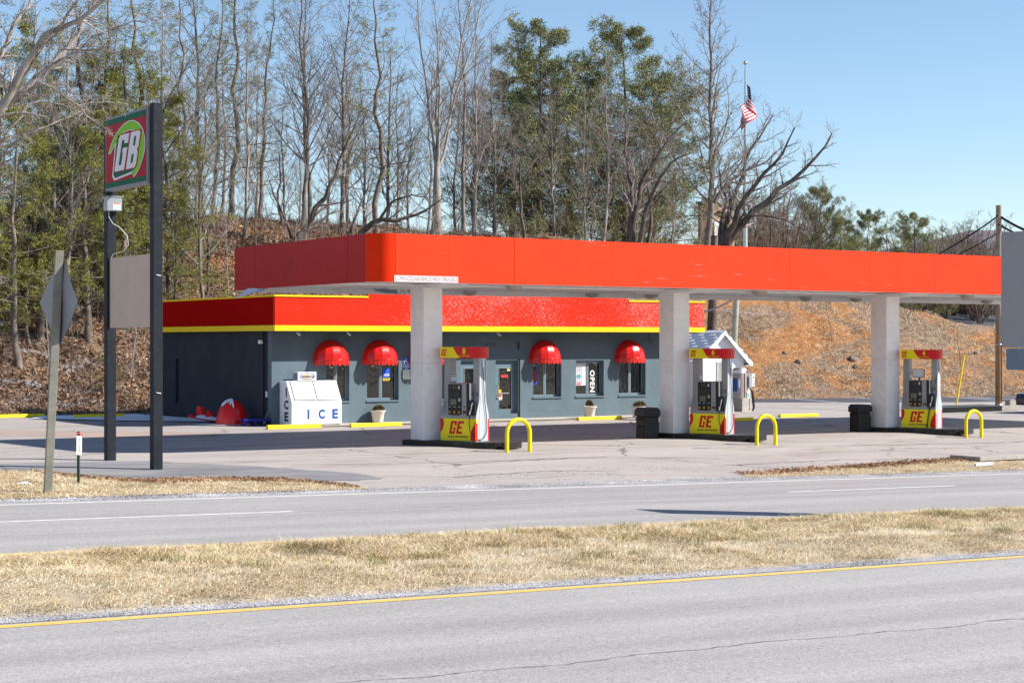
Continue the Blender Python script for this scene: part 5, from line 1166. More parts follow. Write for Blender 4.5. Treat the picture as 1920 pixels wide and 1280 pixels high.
b.add([(X0_, Yp, zat(612, d)), (X1_, Yp, zat(616, d)), (X1_ + 1, Yp + 10, zat(588, d)), (X0_ - 1, Yp + 10, zat(588, d))], [(0, 1, 2, 3)], flat('white_metal_roof', (.62, .64, .68), .4)); b.build('roof', mb)
b = MB()
for k in range(26):
    t = k / 25; xa = X0_ + (X1_ - X0_) * t; xb_ = X0_ - 1 + (X1_ - X0_ + 2) * t; b.tube([(xa, Yp - .02, zat(612 + 4 * t, d) + .05), (xb_, Yp + 10, zat(588, d) + .05)], .06, m_galv, 4)
b.build('rib', mb, kind='stuff')
b = MB(); b.box(X0_, X1_, Yp + .3, Yp + 9.5, -1, zat(616, d) - .05, m_vinyl); b.build('wall', mb)
b = MB(); b.quad([(W3(1585, 0, 400)[0], W3(1585, 0, 400)[1], 10), (0, 0, 0), (0, 0, 1)], m_vinyl) if False else None
# parked car just inside the right edge
a = (1981 - 960) / FPX; d = 78.0; X, Y = d * (S_ + C_ * a), d * (C_ - S_ * a)
car = thing('parked_car', 'corner of a black car just entering the photo at the right edge', 'car', (X + .6, Y, -.31), 0)
m_car = flat('black_car_paint', (.010, .010, .012), .15, coat=1.0)
prof = [(-2.2, .35), (-2.25, .62), (-2.15, .85), (-1.2, .98), (-.7, 1.36), (.7, 1.42), (1.5, 1.05), (2.1, 1.0), (2.25, .7), (2.2, .35)]
b = MB(); b.extrude(prof, -.88, .88, m_car, 'y'); b.build('body', car, bevel=.07)
b = MB(); b.extrude([(-1.08, .99), (-.66, 1.30), (.66, 1.35), (1.36, 1.03)], -.885, .885, m_dark, 'y'); b.build('window', car)
for x in (-1.35, 1.4):
    for y in (-.80, .80):
        wb = MB(); wb.lathe([(0, -.1), (.20, -.1), (.33, -.09), (.34, 0), (.33, .09), (.2, .1), (0, .1)], m_hose, sides=20); wl = wb.build('wheel', car, loc=(x, y, .34)); wl.rotation_euler = (R_(90), 0, 0)
        wb = MB(); wb.lathe([(0, .112), (.19, .105), (.19, -.105), (0, -.112)], m_galv, sides=16); wb.build('rim', wl)
for y in (-.65, .65):
    b = MB(); b.box(2.19, 2.245, y - .18, y + .18, .72, .86, m_shelf); b.build('headlight', car, bevel=.02)
# storm drain on the verge at the right
X, Y, Z, d = hit(1838, 868); dr = thing('storm_drain', 'concrete storm drain inlet with a dark opening in the right-hand grass strip', 'drain', (X, Y, Z - .17))
u0 = Vector((X, Y, 0)); e = W3(1912, 868, d * 1.005); w = Vector((e[0] - X, e[1] - Y, 0)).length; wd = onY(1912, Y)[0] - X
b = MB(); b.box(0, wd + 2.2, 0, 1.1, .20, .32, m_concrete); b.build('lid_slab', dr, bevel=.015)
b = MB(); b.box(0.05, wd, .25, 1.0, -.2, .199, m_dark); b.build('opening', dr)
b = MB(); b.box(wd, wd + 2.0, .05, 1.0, -.3, .199, m_concrete); b.build('side_wall', dr)
X, Y, Z, d = hit(1843, 875.5); b = MB(); b.tube([(-.3, 0, .05), (.3, -.03, .06)], [.05, .055], m_vinyl, 10); tag(b.build('plastic_bottle', loc=(X, Y, Z)), 'pale crushed plastic tube lying in the grass by the storm drain', 'litter')
X, Y, Z, d = hit(46, 911); b = MB(); b.add([(-.17, -.04, .02), (-.08, -.07, .05), (.08, -.05, .03), (.19, 0, .01), (.08, .07, .05), (-.12, .06, .05), (0, 0, .08)], [(0, 1, 6), (1, 2, 6), (2, 3, 6), (3, 4, 6), (4, 5, 6), (5, 0, 6)], m_vinyl); tag(b.build('litter_bag', loc=(X, Y, Z)), 'crumpled white plastic bag in the grass left of the leaning post', 'litter')
# ================================================================== VEGETATION
def unit(v): return v / np.maximum(np.linalg.norm(v, axis=-1, keepdims=True), 1e-9)
def branch(P, R, par_len, m, t0, t1, ang, lf, rr, n, rg, up=0.0, jit=.12, shape=None, minr=.004, keep=1.0, tend=.25):
    """children of every polyline P (N,k,3) with radii R (N,k)"""
    N, k, _ = P.shape; t = (np.arange(m)[None] + rg.uniform(0, 1, (N, m))) / m * (t1 - t0) + t0
    f = np.clip(t * (k - 1), 0, k - 1.001); i = f.astype(int); f = f - i; rows = np.arange(N)[:, None]
    pos = P[rows, i] * (1 - f[..., None]) + P[rows, i + 1] * f[..., None]; tan = unit(P[rows, i + 1] - P[rows, i]); rad = R[rows, i] * (1 - f) + R[rows, i + 1] * f
    az = np.arange(m)[None] * 2.4 + rg.uniform(0, 6.28, (N, 1)) + rg.uniform(-.5, .5, (N, m))
    ref = np.where(np.abs(tan[..., 2:3]) > .9, np.array([1., 0, 0]), np.array([0, 0, 1.])); u = unit(np.cross(tan, ref)); v = np.cross(tan, u)
    A = np.radians(ang[0] + (ang[1] - ang[0]) * rg.uniform(0, 1, (N, m)))
    d = tan * np.cos(A)[..., None] + (u * np.cos(az)[..., None] + v * np.sin(az)[..., None]) * np.sin(A)[..., None]
    L = np.asarray(par_len)[:, None] * lf * (shape(t) if shape else 1 - .6 * t) * rg.uniform(.55, 1.2, (N, m))
    if keep < 1: msk = (rg.uniform(0, 1, (N, m)) < keep)
    else: msk = np.ones((N, m), bool)
    pos, d, L, rad = pos[msk], d[msk], L[msk], rad[msk]
    out = [pos]; cur = pos; dd = d
    for s in range(n - 1):
        dd = unit(dd + rg.normal(size=dd.shape) * jit + np.array([0, 0, up])); cur = cur + dd * (L / (n - 1))[:, None]; out.append(cur)
    Q = np.stack(out, 1); r0 = np.maximum(rad * rr, minr); tt = np.linspace(0, 1, n)[None]
    return Q, np.maximum(r0[:, None] * (1 - (1 - tend) * tt), minr * .6), L
def tubes(sets, sides_by=None):
    """one vertex and face array from several levels of polylines"""
    Vs, Fs, off = [], [], 0
    for (P, R, s) in sets:
        N, k, _ = P.shape
        if N == 0: continue
        T = np.empty_like(P); T[:, 1:-1] = P[:, 2:] - P[:, :-2]; T[:, 0] = P[:, 1] - P[:, 0]; T[:, -1] = P[:, -1] - P[:, -2]; T = unit(T)
        mt = unit(P[:, -1] - P[:, 0]); ref = np.where(np.abs(mt[:, 2:3]) > .8, np.array([1., 0, 0]), np.array([0, 0, 1.]))[:, None, :]
        u = unit(np.cross(T, ref)); v = np.cross(T, u); a = np.arange(s) * 2 * np.pi / s
        V = P[:, :, None] + (u[:, :, None] * np.cos(a)[None, None, :, None] + v[:, :, None] * np.sin(a)[None, None, :, None]) * R[:, :, None, None]
        Vs.append(V.reshape(-1, 3)); b = off + (np.arange(N)[:, None, None] * k + np.arange(k - 1)[None, :, None]) * s; kk = np.arange(s)[None, None]; k2 = (kk + 1) % s
        Fs.append(np.stack(np.broadcast_arrays(b + kk, b + k2, b + s + k2, b + s + kk), -1).reshape(-1, 4)); off += N * k * s
    return np.concatenate(Vs), np.concatenate(Fs)
def trunk_line(H, r0, r1, n, rg, lean=(0, 0), wob=.12):
    t = np.linspace(0, 1, n); w = np.cumsum(rg.normal(size=(n, 2)) * wob * H / 20, 0); w -= w[0]
    P = np.stack([w[:, 0] + lean[0] * H * t, w[:, 1] + lean[1] * H * t, H * t], -1)[None]
    R = (r0 * (1 - t) ** .9 + r1)[None]; R[0, 0] *= 1.25; return P, R
def bark(name, lo, hi, sc=3.0):
    m = bpy.data.materials.new(name); nt, bs = _nodes(m); bs.inputs['Roughness'].default_value = .95; bs.inputs['Specular IOR Level'].default_value = .2
    vec = coord(nt, (1, 1, .35)); n = noise(nt, vec, sc, 6, .7)
    nt.links.new(ramp(nt, n, [(.35, lo), (.62, hi)]), bs.inputs['Base Color']); bump(nt, bs, noise(nt, vec, sc * 6, 3), .6, .02); return m
def island_mat(name, cols, rough=.85, trans=0.0):
    m = bpy.data.materials.new(name); nt, bs = _nodes(m); bs.inputs['Roughness'].default_value = rough; bs.inputs['Specular IOR Level'].default_value = .25
    gi = nt.nodes.new('ShaderNodeNewGeometry'); n = noise(nt, coord(nt, kind='World'), .8, 4)
    f = mth(nt, 'ADD', mth(nt, 'MULTIPLY', gi.outputs['Random Per Island'], .50), mth(nt, 'MULTIPLY', mth(nt, 'SUBTRACT', n, .36), 1.5))
    nt.links.new(ramp(nt, f, [(i / (len(cols) - 1) * .9 + .05, c) for i, c in enumerate(cols)]), bs.inputs['Base Color']); return m
m_bark = bark('grey_brown_bark', (.09, .075, .065), (.28, .245, .215)); m_barkp = bark('pale_bark', (.17, .15, .13), (.38, .34, .30)); m_barkd = bark('dark_bark', (.05, .04, .034), (.17, .135, .115)); m_barkr = bark('brown_pine_bark', (.09, .072, .06), (.25, .205, .17))
m_twig = bark('purple_grey_twigs', (.15, .125, .11), (.33, .29, .26), 1.2); m_twigp = bark('pale_twigs', (.19, .16, .14), (.37, .33, .29), 1.2); m_twigb = bark('tan_twigs', (.13, .095, .07), (.28, .21, .16), 1.2)
def bare_parts(name, rg, H, kind, bk, tw):
    """returns (trunk mesh, crown mesh) of a leafless tree"""
    if kind == 'slender':
        P, R = trunk_line(H, H * .0085, .02, 16, rg, wob=.10); tr = [(P, R, 8)]; L0 = [H]
        a = branch(P, R, L0, 34, .2, .99, (30, 62), .34, .42, 9, rg, .08, .11, lambda t: 1.15 - t * .85)
        cs = [a]; b = branch(a[0], a[1], a[2], 8, .2, 1, (25, 55), .48, .6, 5, rg, .05, .14, minr=.009)
        c = branch(b[0], b[1], b[2], 7, .15, 1, (25, 55), .55, .65, 4, rg, .03, .16, minr=.0075); d = branch(c[0], c[1], c[2], 3, .2, 1, (20, 50), .70, .7, 3, rg, .02, .15, minr=.0055)
        S = [(a[0], a[1], 5), (b[0], b[1], 4), (c[0], c[1], 3), (d[0], d[1], 3)]
    elif kind == 'vase':
        P, R = trunk_line(H * .30, H * .012, .16, 7, rg); tr = [(P, R, 10)]
        s = branch(P, R, [H], 7, .72, 1.0, (8, 26), .74, .55, 12, rg, .05, .05, lambda t: 1.0, tend=.12); tr.append((s[0], s[1], 7))
        a = branch(s[0], s[1], s[2], 16, .18, 1, (22, 45), .30, .5, 7, rg, .08, .09, lambda t: 1.1 - .8 * t)
        b = branch(a[0], a[1], a[2], 8, .2, 1, (22, 50), .5, .6, 5, rg, .06, .12, minr=.009); c = branch(b[0], b[1], b[2], 6, .15, 1, (22, 50), .55, .65, 3, rg, .03, .15, minr=.007)
        S = [(a[0], a[1], 5), (b[0], b[1], 4), (c[0], c[1], 3)]
    elif kind == 'pyramid':
        P, R = trunk_line(H, H * .0105, .02, 18, rg, wob=.06); tr = [(P, R, 12)]
        a = branch(P, R, [H], 40, .16, .985, (42, 66), .36, .40, 10, rg, .085, .075, lambda t: np.where(t < .3, .7 + t, 1.25 - t * 1.08))
        b = branch(a[0], a[1], a[2], 10, .18, 1, (28, 52), .42, .58, 6, rg, .07, .11, minr=.009); c = branch(b[0], b[1], b[2], 7, .15, 1, (25, 52), .52, .62, 4, rg, .04, .15, minr=.0075)
        d = branch(c[0], c[1], c[2], 2, .2, 1, (20, 50), .65, .7, 3, rg, .02, .15, minr=.006); S = [(a[0], a[1], 5), (b[0], b[1], 4), (c[0], c[1], 3), (d[0], d[1], 3)]
    elif kind == 'forked':
        P, R = trunk_line(H * .55, H * .0085, .07, 9, rg, wob=.25); tr = [(P, R, 9)]
        s = branch(P, R, [H], 5, .45, 1.0, (18, 42), .52, .62, 11, rg, .06, .10, lambda t: 1.0, tend=.12); tr.append((s[0], s[1], 6))
        a = branch(s[0], s[1], s[2], 13, .12, 1, (28, 58), .36, .5, 7, rg, .05, .13); b = branch(a[0], a[1], a[2], 8, .2, 1, (28, 58), .5, .6, 5, rg, .02, .15, minr=.009)
        c = branch(b[0], b[1], b[2], 6, .15, 1, (25, 55), .58, .65, 3, rg, .0, .18, minr=.007); S = [(a[0], a[1], 5), (b[0], b[1], 4), (c[0], c[1], 3)]
    elif kind == 'sapling':
        P, R = trunk_line(H, H * .006, .012, 10, rg, wob=.35); tr = [(P, R, 6)]
        a = branch(P, R, [H], 16, .2, 1, (25, 60), .30, .55, 6, rg, .05, .15); b = branch(a[0], a[1], a[2], 6, .2, 1, (25, 60), .5, .6, 4, rg, .02, .18, minr=.008); c = branch(b[0], b[1], b[2], 4, .2, 1, (25, 55), .6, .6, 3, rg, 0, .2, minr=.006)
        S = [(a[0], a[1], 4), (b[0], b[1], 3), (c[0], c[1], 3)]
    elif kind == 'snag':
        P, R = trunk_line(H, H * .014, .05, 9, rg, wob=.5); tr = [(P, R, 8)]
        a = branch(P, R, [H], 7, .3, .95, (30, 65), .35, .5, 6, rg, .12, .2, tend=.3); b = branch(a[0], a[1], a[2], 3, .3, .9, (30, 60), .4, .5, 4, rg, .1, .2, minr=.01); S = [(a[0], a[1], 5), (b[0], b[1], 4)]
    V, F = tubes(tr); V2, F2 = tubes(S)
    return np_mesh(name + '_trunk', V, F, [bk], True), np_mesh(name + '_crown', V2, F2, [tw])
def tufts(C, D, K, L, W, rg, spread=.8):
    """needle sprays: K blades at every centre C pointing about D"""
    N = len(C); c = np.repeat(C, K, 0) + rg.normal(size=(N * K, 3)) * L * .35; d = unit(np.repeat(D, K, 0) + rg.normal(size=(N * K, 3)) * spread)
    s = unit(np.cross(d, rg.normal(size=(N * K, 3)))); l = L * rg.uniform(.6, 1.2, (N * K, 1)); w = W * rg.uniform(.7, 1.2, (N * K, 1))
    V = np.stack([c, c + d * l * .45 + s * w, c + d * l, c + d * l * .45 - s * w], 1).reshape(-1, 3); return V, np.arange(len(V)).reshape(-1, 4)
m_needle = island_mat('pine_needles_yellow_green', [(.07, .085, .02), (.17, .18, .04), (.28, .27, .065), (.38, .33, .11)])
m_needled = island_mat('pine_needles_grey_green', [(.08, .095, .045), (.18, .195, .085), (.31, .31, .145), (.43, .40, .22)])
def pine_parts(name, rg, H, kind, bk, nd):
    if kind == 'white':       # broad plumed white pine with upswept fans
        P, R = trunk_line(H, H * .012, .02, 14, rg, wob=.06); a = branch(P, R, [H], 74, .08, .985, (62, 95), .36, .28, 8, rg, .04, .06, lambda t: np.minimum(.75 + 1.1 * (t - .1), 1.5 * (1.03 - t) ** .6), keep=.95)
        b = branch(a[0], a[1], a[2], 12, .2, 1, (28, 60), .36, .55, 5, rg, .07, .08, minr=.01); c = branch(b[0], b[1], b[2], 5, .25, 1, (25, 50), .5, .6, 3, rg, .12, .1, minr=.008, keep=.95); K, Lt, W = 7, .29, .022
    elif kind == 'sparse':    # tall thin Virginia pine, green only in loose clumps
        P, R = trunk_line(H, H * .009, .02, 16, rg, wob=.14); a = branch(P, R, [H], 52, .16, .99, (50, 95), .17, .30, 7, rg, .02, .13, lambda t: 1.0 - .45 * t)
        b = branch(a[0], a[1], a[2], 8, .25, 1, (30, 65), .42, .6, 4, rg, .02, .15, minr=.009); c = branch(b[0], b[1], b[2], 4, .3, 1, (30, 60), .5, .6, 3, rg, .02, .15, minr=.007, keep=.5); K, Lt, W = 7, .17, .011
    elif kind == 'bough':     # young pine with flat layered boughs
        P, R = trunk_line(H, H * .011, .015, 12, rg, wob=.12); a = branch(P, R, [H], 40, .14, .98, (62, 98), .33, .32, 7, rg, .015, .09, lambda t: 1.15 - .9 * t, keep=.85)
        b = branch(a[0], a[1], a[2], 10, .2, 1, (30, 60), .42, .55, 5, rg, .02, .10, minr=.009); c = branch(b[0], b[1], b[2], 5, .25, 1, (25, 55), .5, .6, 3, rg, .04, .12, minr=.007, keep=.8); K, Lt, W = 10, .15, .0095
    V, F = tubes([(P, R, 10)]); Vb, Fb = tubes([(a[0], a[1], 5), (b[0], b[1], 3)])
    ends = c[0][:, -1]; D = unit(c[0][:, -1] - c[0][:, 0]) + np.array([0, 0, .35]); mid = c[0][:, 1]
    C = np.concatenate([ends, mid]); D = np.concatenate([D, D]); Vn, Fn = tufts(C, unit(D), K, Lt, W, rg)
    return np_mesh(name + '_trunk', V, F, [bk], True), np_mesh(name + '_branches', Vb, Fb, [bk]), np_mesh(name + '_needles', Vn, Fn, [nd])
rg = np.random.default_rng(11)
BARE = {}
for key, (kind, H, bk, tw, nv) in {'slender': ('slender', 20, m_bark, m_twig, 2), 'pale': ('slender', 18, m_barkp, m_twigp, 1), 'vase': ('vase', 20, m_barkp, m_twig, 1), 'pyramid': ('pyramid', 22, m_bark, m_twig, 1),
        'forked': ('forked', 14, m_barkd, m_twig, 2), 'sapling': ('sapling', 6, m_barkp, m_twigp, 3), 'brown': ('sapling', 8, m_barkd, m_twigb, 2), 'oak': ('vase', 11, m_barkd, m_twigb, 2), 'snag': ('snag', 7, m_barkd, m_barkd, 1)}.items():
    BARE[key] = [(H, bare_parts('%s' % key, rg, H, kind, bk, tw)) for _ in range(nv)]
PINE = {k: [(H, pine_parts(k, rg, H, k, bk, nd)) for _ in range(nv)] for k, (H, bk, nd, nv) in {'white': (19, m_barkd, m_needled, 2), 'sparse': (20, m_barkr, m_needle, 2), 'bough': (11, m_barkr, m_needle, 2)}.items()}
tree_rng = random.Random(21)
def plant(fam, var, X, Y, H, label, group=None, name=None, rot=None, wide=1.0, dz=0.0, tilt=0.0):
    pool = (BARE if fam in BARE else PINE)[fam]; H0, parts = pool[var % len(pool)]; s = H / H0
    nm = name or {'white': 'pine_tree', 'sparse': 'pine_tree', 'bough': 'pine_tree', 'sapling': 'sapling', 'brown': 'bare_shrub', 'snag': 'dead_tree'}.get(fam, 'bare_tree')
    o = thing(nm, label, {'pine_tree': 'pine tree', 'sapling': 'sapling', 'bare_shrub': 'shrub', 'dead_tree': 'dead tree'}.get(nm, 'tree'), (X, Y, ground(X, Y) - .12 + dz), rot if rot is not None else tree_rng.uniform(0, 6.28), group)
    o.scale = (s * wide, s * wide, s)
    if tilt: o.rotation_euler[1] = tilt
    for me, pn in zip(parts, ('trunk', 'crown') if fam in BARE else ('trunk', 'branches', 'foliage')): link(pn, me, o)
    return o
def crestY(px, extra=0.0):
    """a spot on the plateau edge in column px"""
    a = (px - 960) / FPX; r = (S_ + C_ * a) / (C_ - S_ * a); Y = 90.0
    for _ in range(6): Y = float(hill_base(r * Y)) + 21 + extra
    return r * Y, Y
def tall(px, top, fam, var, label, extra=0.0, group=None, **k):
    X, Y = crestY(px, extra); d = X * S_ + Y * C_; H = zat(top, d) - ground(X, Y); return plant(fam, var, X, Y, max(2, H), label, group, **k)
# ---- trees one can pick out along the skyline, from left to right
tall(352, -60, 'sparse', 0, 'tall thin pine right of the GB sign, first trunk behind the black posts')
tall(378, -90, 'slender', 0, 'dark bare trunk between the two tall pines right of the GB sign', 3)
tall(396, -40, 'sparse', 1, 'tall loose pine standing right of the dark bare trunk near the GB sign', -2)
tall(432, -120, 'sparse', 0, 'tall pine with feathery branches above the left end of the canopy', 2, wide=1.1)
tall(458, -20, 'pale', 0, 'slim pale bare tree above the left corner of the canopy fascia', -3, wide=.8)
tall(492, -30, 'sparse', 1, 'pine with layered dark boughs at the top, left of the forked bare pair', 5)
tall(531, 285, 'snag', 0, 'leaning dead snag with broken stubs on the hill crest')
tall(568, -80, 'slender', 1, 'dark straight bare tree, left one of the pair above the curved canopy corner', 0)
tall(584, -60, 'slender', 2, 'dark bare tree, right one of the pair above the curved canopy corner', 1.5)
tall(641, -40, 'slender', 0, 'bare tree with many fine rising limbs left of the half green pine', -1, wide=1.1)
tall(655, 60, 'pale', 1, 'paler bare tree leaning close behind its darker neighbour', 3, wide=.9)
tall(706, -60, 'sparse', 0, 'half green pine with a reddish trunk above the rounded canopy corner', -3, wide=1.15)
tall(742, 120, 'slender', 1, 'thin bare tree just right of the half green pine', 4, wide=.8)
tall(818, -70, 'vase', 0, 'pale bare tree splitting low into many upright stems', -2, wide=1.05)
tall(868, -30, 'slender', 2, 'straight bare trunk right of the many-stemmed tree', 0, wide=.9)
tall(884, 10, 'pale', 0, 'pale straight bare trunk beside its darker twin left of the big pines', 1, wide=.95)
tall(930, 60, 'slender', 1, 'bare tree in front of the left flank of the big left-hand pine', 2, wide=.9)
tall(1012, 42, 'white', 0, 'big dense pine on the left of the pair of large pines', 7, wide=1.15)
tall(1172, 48, 'white', 1, 'big dense pine on the right of the pair of large pines', 8, wide=1.15)
tall(958, 130, 'white', 1, 'pine filling the left flank of the big left-hand pine', 11, wide=1.2)
tall(1072, 120, 'white', 0, 'shorter pine filling the gap between the two big pines', 12, wide=1.3, rot=2.1)
tall(1222, 150, 'white', 0, 'pine sloping down from the right flank of the big right-hand pine', 11, wide=1.3, rot=4.0)
tall(984, 175, 'forked', 0, 'dark forked bare tree in front of the big left-hand pine', -5)
tall(1040, 150, 'slender', 0, 'bare tree between the two big pines', 0, wide=1.0)
tall(1098, 170, 'pale', 1, 'slim pale bare tree in the gap between the two big pines', -2, wide=.8)
tall(1128, 110, 'pale', 0, 'pale barked bare tree in front of the big right-hand pine', -6, wide=1.0)
tall(1182, 190, 'forked', 1, 'black forked bare tree in front of the right flank of the right-hand pine', -5)
tall(1216, 160, 'forked', 0, 'crooked bare tree leaning right beside the large pines', -3, rot=1.2)
tall(1258, 250, 'slender', 2, 'low bare tree between the pines and the big pyramidal bare tree', 2)
tall(1329, -55, 'pyramid', 0, 'largest bare tree with a straight trunk and regular rising limbs left of the flagpole', -8, rot=.6, wide=1.08)
# the many-stemmed tree whose limbs reach right past the flagpole
d = 98.0
def limb_tree(name, label, stems, d0, bk, tw, r_, rg, m2=14, m3=7, m4=5, lf=(.34, .5, .55), n=12, base=None, minr=.007, up=.02):
    base = base or stems[0][0]; bx_, by_ = W3(base[0], base[1], d0)[:2]; bz = ground(bx_, by_); o = thing(name, label, 'tree', (bx_, by_, bz)); Ps, Rs, Ls = [], [], []
    for (line, rad, dd) in stems if isinstance(stems[0][0], list) else stems:
        pts = np.array([W3(x, y, d0 + dq) for (x, y), dq in zip(line, np.linspace(0, dd, len(line)))]) - np.array([bx_, by_, bz])
        seg = np.r_[0, np.cumsum(np.linalg.norm(np.diff(pts, axis=0), axis=1))]; t = np.linspace(0, seg[-1], n); P = np.stack([np.interp(t, seg, pts[:, k]) for k in range(3)], -1)
        P[1:-1] += rg.normal(size=(n - 2, 3)) * seg[-1] * .006; Ps.append(P); Ls.append(seg[-1]); tt = np.linspace(0, 1, n); Rs.append(rad[0] * (1 - tt) + rad[1] * tt)
    P = np.stack(Ps); R = np.stack(Rs); V, F = tubes([(P, R, 9)]); link('trunk', np_mesh('trunk', V, F, [bk], True), o)
    a = branch(P, R, Ls, m2, .22, 1, (28, 58), lf[0], .5, 7, rg, up, .11); b = branch(a[0], a[1], a[2], m3, .15, 1, (25, 55), lf[1], .6, 5, rg, up, .14, minr=minr * 1.2)
    c = branch(b[0], b[1], b[2], m4, .15, 1, (25, 55), lf[2], .65, 3, rg, 0, .16, minr=minr); V, F = tubes([(a[0], a[1], 5), (b[0], b[1], 4), (c[0], c[1], 3)]); link('crown', np_mesh('crown', V, F, [tw]), o); return o
limb_tree('bare_tree', 'wide bare tree with limbs sweeping far right past the flagpole', [
    ([(1352, 490), (1372, 440), (1400, 415), (1440, 370), (1500, 325), (1540, 285), (1560, 250)], (.26, .035), 0),
    ([(1352, 490), (1366, 440), (1384, 400), (1410, 350), (1440, 320), (1470, 285), (1490, 240)], (.22, .03), -4),
    ([(1350, 490), (1358, 430), (1368, 390), (1388, 340), (1400, 290), (1430, 250), (1450, 215)], (.19, .03), 3),
    ([(1366, 440), (1392, 402), (1440, 405), (1480, 412), (1510, 440)], (.10, .02), -2),
    ([(1340, 380), (1365, 340), (1400, 322), (1440, 300), (1470, 270)], (.11, .02), 2),
    ([(1350, 470), (1352, 420), (1362, 385), (1352, 330), (1345, 280)], (.13, .02), 4)], d, m_barkd, m_twig, None, rg, base=(1352, 490), m2=15)
limb_tree('bare_tree', 'bare tree left of the big pyramidal one with crooked right-leaning limbs', [
    ([(1180, 470), (1190, 400), (1205, 340), (1235, 290), (1262, 250), (1290, 225)], (.22, .03), 0),
    ([(1195, 470), (1215, 380), (1240, 330), (1262, 300), (1290, 290)], (.16, .025), -3),
    ([(1180, 470), (1184, 380), (1180, 330), (1172, 270), (1180, 220)], (.17, .03), 3)], 96, m_barkd, m_twig, None, rg, base=(1184, 480), m2=12)
limb_tree('bare_tree', 'low bare tree whose trunk arches rightwards just above the canopy corner', [
    ([(640, 470), (680, 430), (712, 412), (745, 412), (790, 400), (830, 372)], (.20, .03), 0),
    ([(650, 455), (668, 400), (690, 350), (700, 300)], (.09, .02), 2), ([(712, 412), (730, 380), (770, 365), (800, 370)], (.08, .02), -2)], 92, m_barkd, m_twig, None, rg, base=(636, 476), m2=10)
limb_tree('bare_tree', 'bare tree with a trunk slanting up right through the pair of dark trees', [
    ([(545, 470), (570, 430), (600, 380), (625, 340), (640, 290), (665, 240)], (.20, .03), 0), ([(560, 440), (590, 425), (620, 400), (640, 395)], (.09, .02), 2),
    ([(548, 450), (530, 400), (515, 370), (505, 340)], (.10, .02), -2)], 91, m_barkd, m_twig, None, rg, base=(542, 478), m2=11)
# the near bare tree at the left whose pale branches hang in front of the GB sign
limb_tree('bare_tree', 'near bare tree whose pale branches droop in front of the GB sign', [
    ([(-70, 920), (-75, 700), (-62, 450), (-40, 300), (0, 200), (60, 110), (120, 55), (200, -5)], (.20, .035), -1.5),
    ([(-40, 300), (0, 205), (50, 165), (100, 118), (135, 85), (165, 30), (190, -40)], (.10, .03), 1.5),
    ([(0, 215), (40, 170), (90, 160), (135, 190), (170, 225), (205, 243)], (.042, .010), -1),
    ([(-30, 290), (10, 262), (60, 245), (110, 230), (160, 205)], (.03, .008), 1.2),
    ([(110, 95), (170, 92), (230, 100), (280, 96)], (.025, .008), -.5), ([(60, 150), (120, 110), (190, 60), (260, 40), (330, 30)], (.03, .008), .5),
    ([(-20, 300), (60, 190), (140, 200), (200, 190), (240, 195)], (.028, .007), 1.0), ([(0, 250), (-10, 130), (20, 60), (70, -20)], (.08, .03), 1), ([(-60, 420), (-20, 360), (20, 270), (60, 255)], (.04, .012), -1)],
    36.5, m_barkp, m_twigp, None, rg, base=(-70, 930), m2=26, m3=9, m4=6, lf=(.20, .5, .55), minr=.003, up=.0, n=16)
# ---- left-hand slope: pines and bare trunks from the toe of the slope upwards
def slope(px, py, top, fam, var, label, group=None, **k):
    X, Y, Z, d = hit(px, py, 60); H = zat(top, d) - Z; return plant(fam, var, X, Y, max(1.5, H), label, group, **k)
slope(36, 690, 170, 'bough', 0, 'pine with green boughs and a thick dark trunk near the left photo edge', wide=1.1)
slope(112, 640, -40, 'pale', 1, 'pale straight trunk rising behind the diamond road sign', wide=.9)
slope(165, 640, 190, 'bough', 1, 'full pine with yellow green boughs left of the GB sign', wide=1.35)
slope(232, 620, 60, 'bough', 0, 'tall pine directly behind the GB sign', wide=1.0)
slope(20, 600, -60, 'sparse', 1, 'tall pine rising out of the frame at the far left', wide=1.3)
slope(75, 640, 20, 'bough', 1, 'tall bough-laden pine between the left photo edge and the pale straight trunk', wide=.85)
slope(140, 590, -70, 'sparse', 0, 'tall dark pine right of the pale straight trunk', wide=1.3)
slope(185, 570, -50, 'sparse', 1, 'tall pine above the control box of the GB sign', wide=1.3)
slope(262, 570, -80, 'sparse', 0, 'tall feathery pine just left of the near black sign post', wide=1.3)
slope(318, 600, 330, 'bough', 1, 'small green pine peeping out right of the black sign posts', wide=1.1)
slope(300, 560, -30, 'pale', 0, 'pale slim bare tree hugging the right side of the black sign posts', wide=.7)
slope(58, 655, 420, 'bough', 0, 'low spreading pine under the taller ones at the left', wide=1.5)
slope(205, 735, 640, 'bough', 1, 'tiny green pine seedling on the leafy slope behind the sign', wide=1.2)
slope(245, 700, 470, 'sapling', 0, 'pale slim sapling between the black sign posts below the blank panel')
slope(135, 740, 500, 'brown', 0, 'crooked dark sapling right of the diamond road sign', wide=.7)
slope(88, 715, 500, 'sapling', 1, 'pale sapling behind the leaning timber post', wide=.6)
slope(310, 555, 300, 'sapling', 2, 'white stemmed sapling above the left end of the store roof', wide=.6)
slope(330, 560, 200, 'pale', 1, 'slim pale tree left of the canopy, close behind the store roof', wide=.5)
slope(428, 552, 250, 'sapling', 0, 'thin pale birch-like sapling touching the left edge of the canopy fascia', wide=.45)
slope(482, 520, 250, 'brown', 1, 'twiggy dark sapling behind the left canopy fascia', wide=.7)
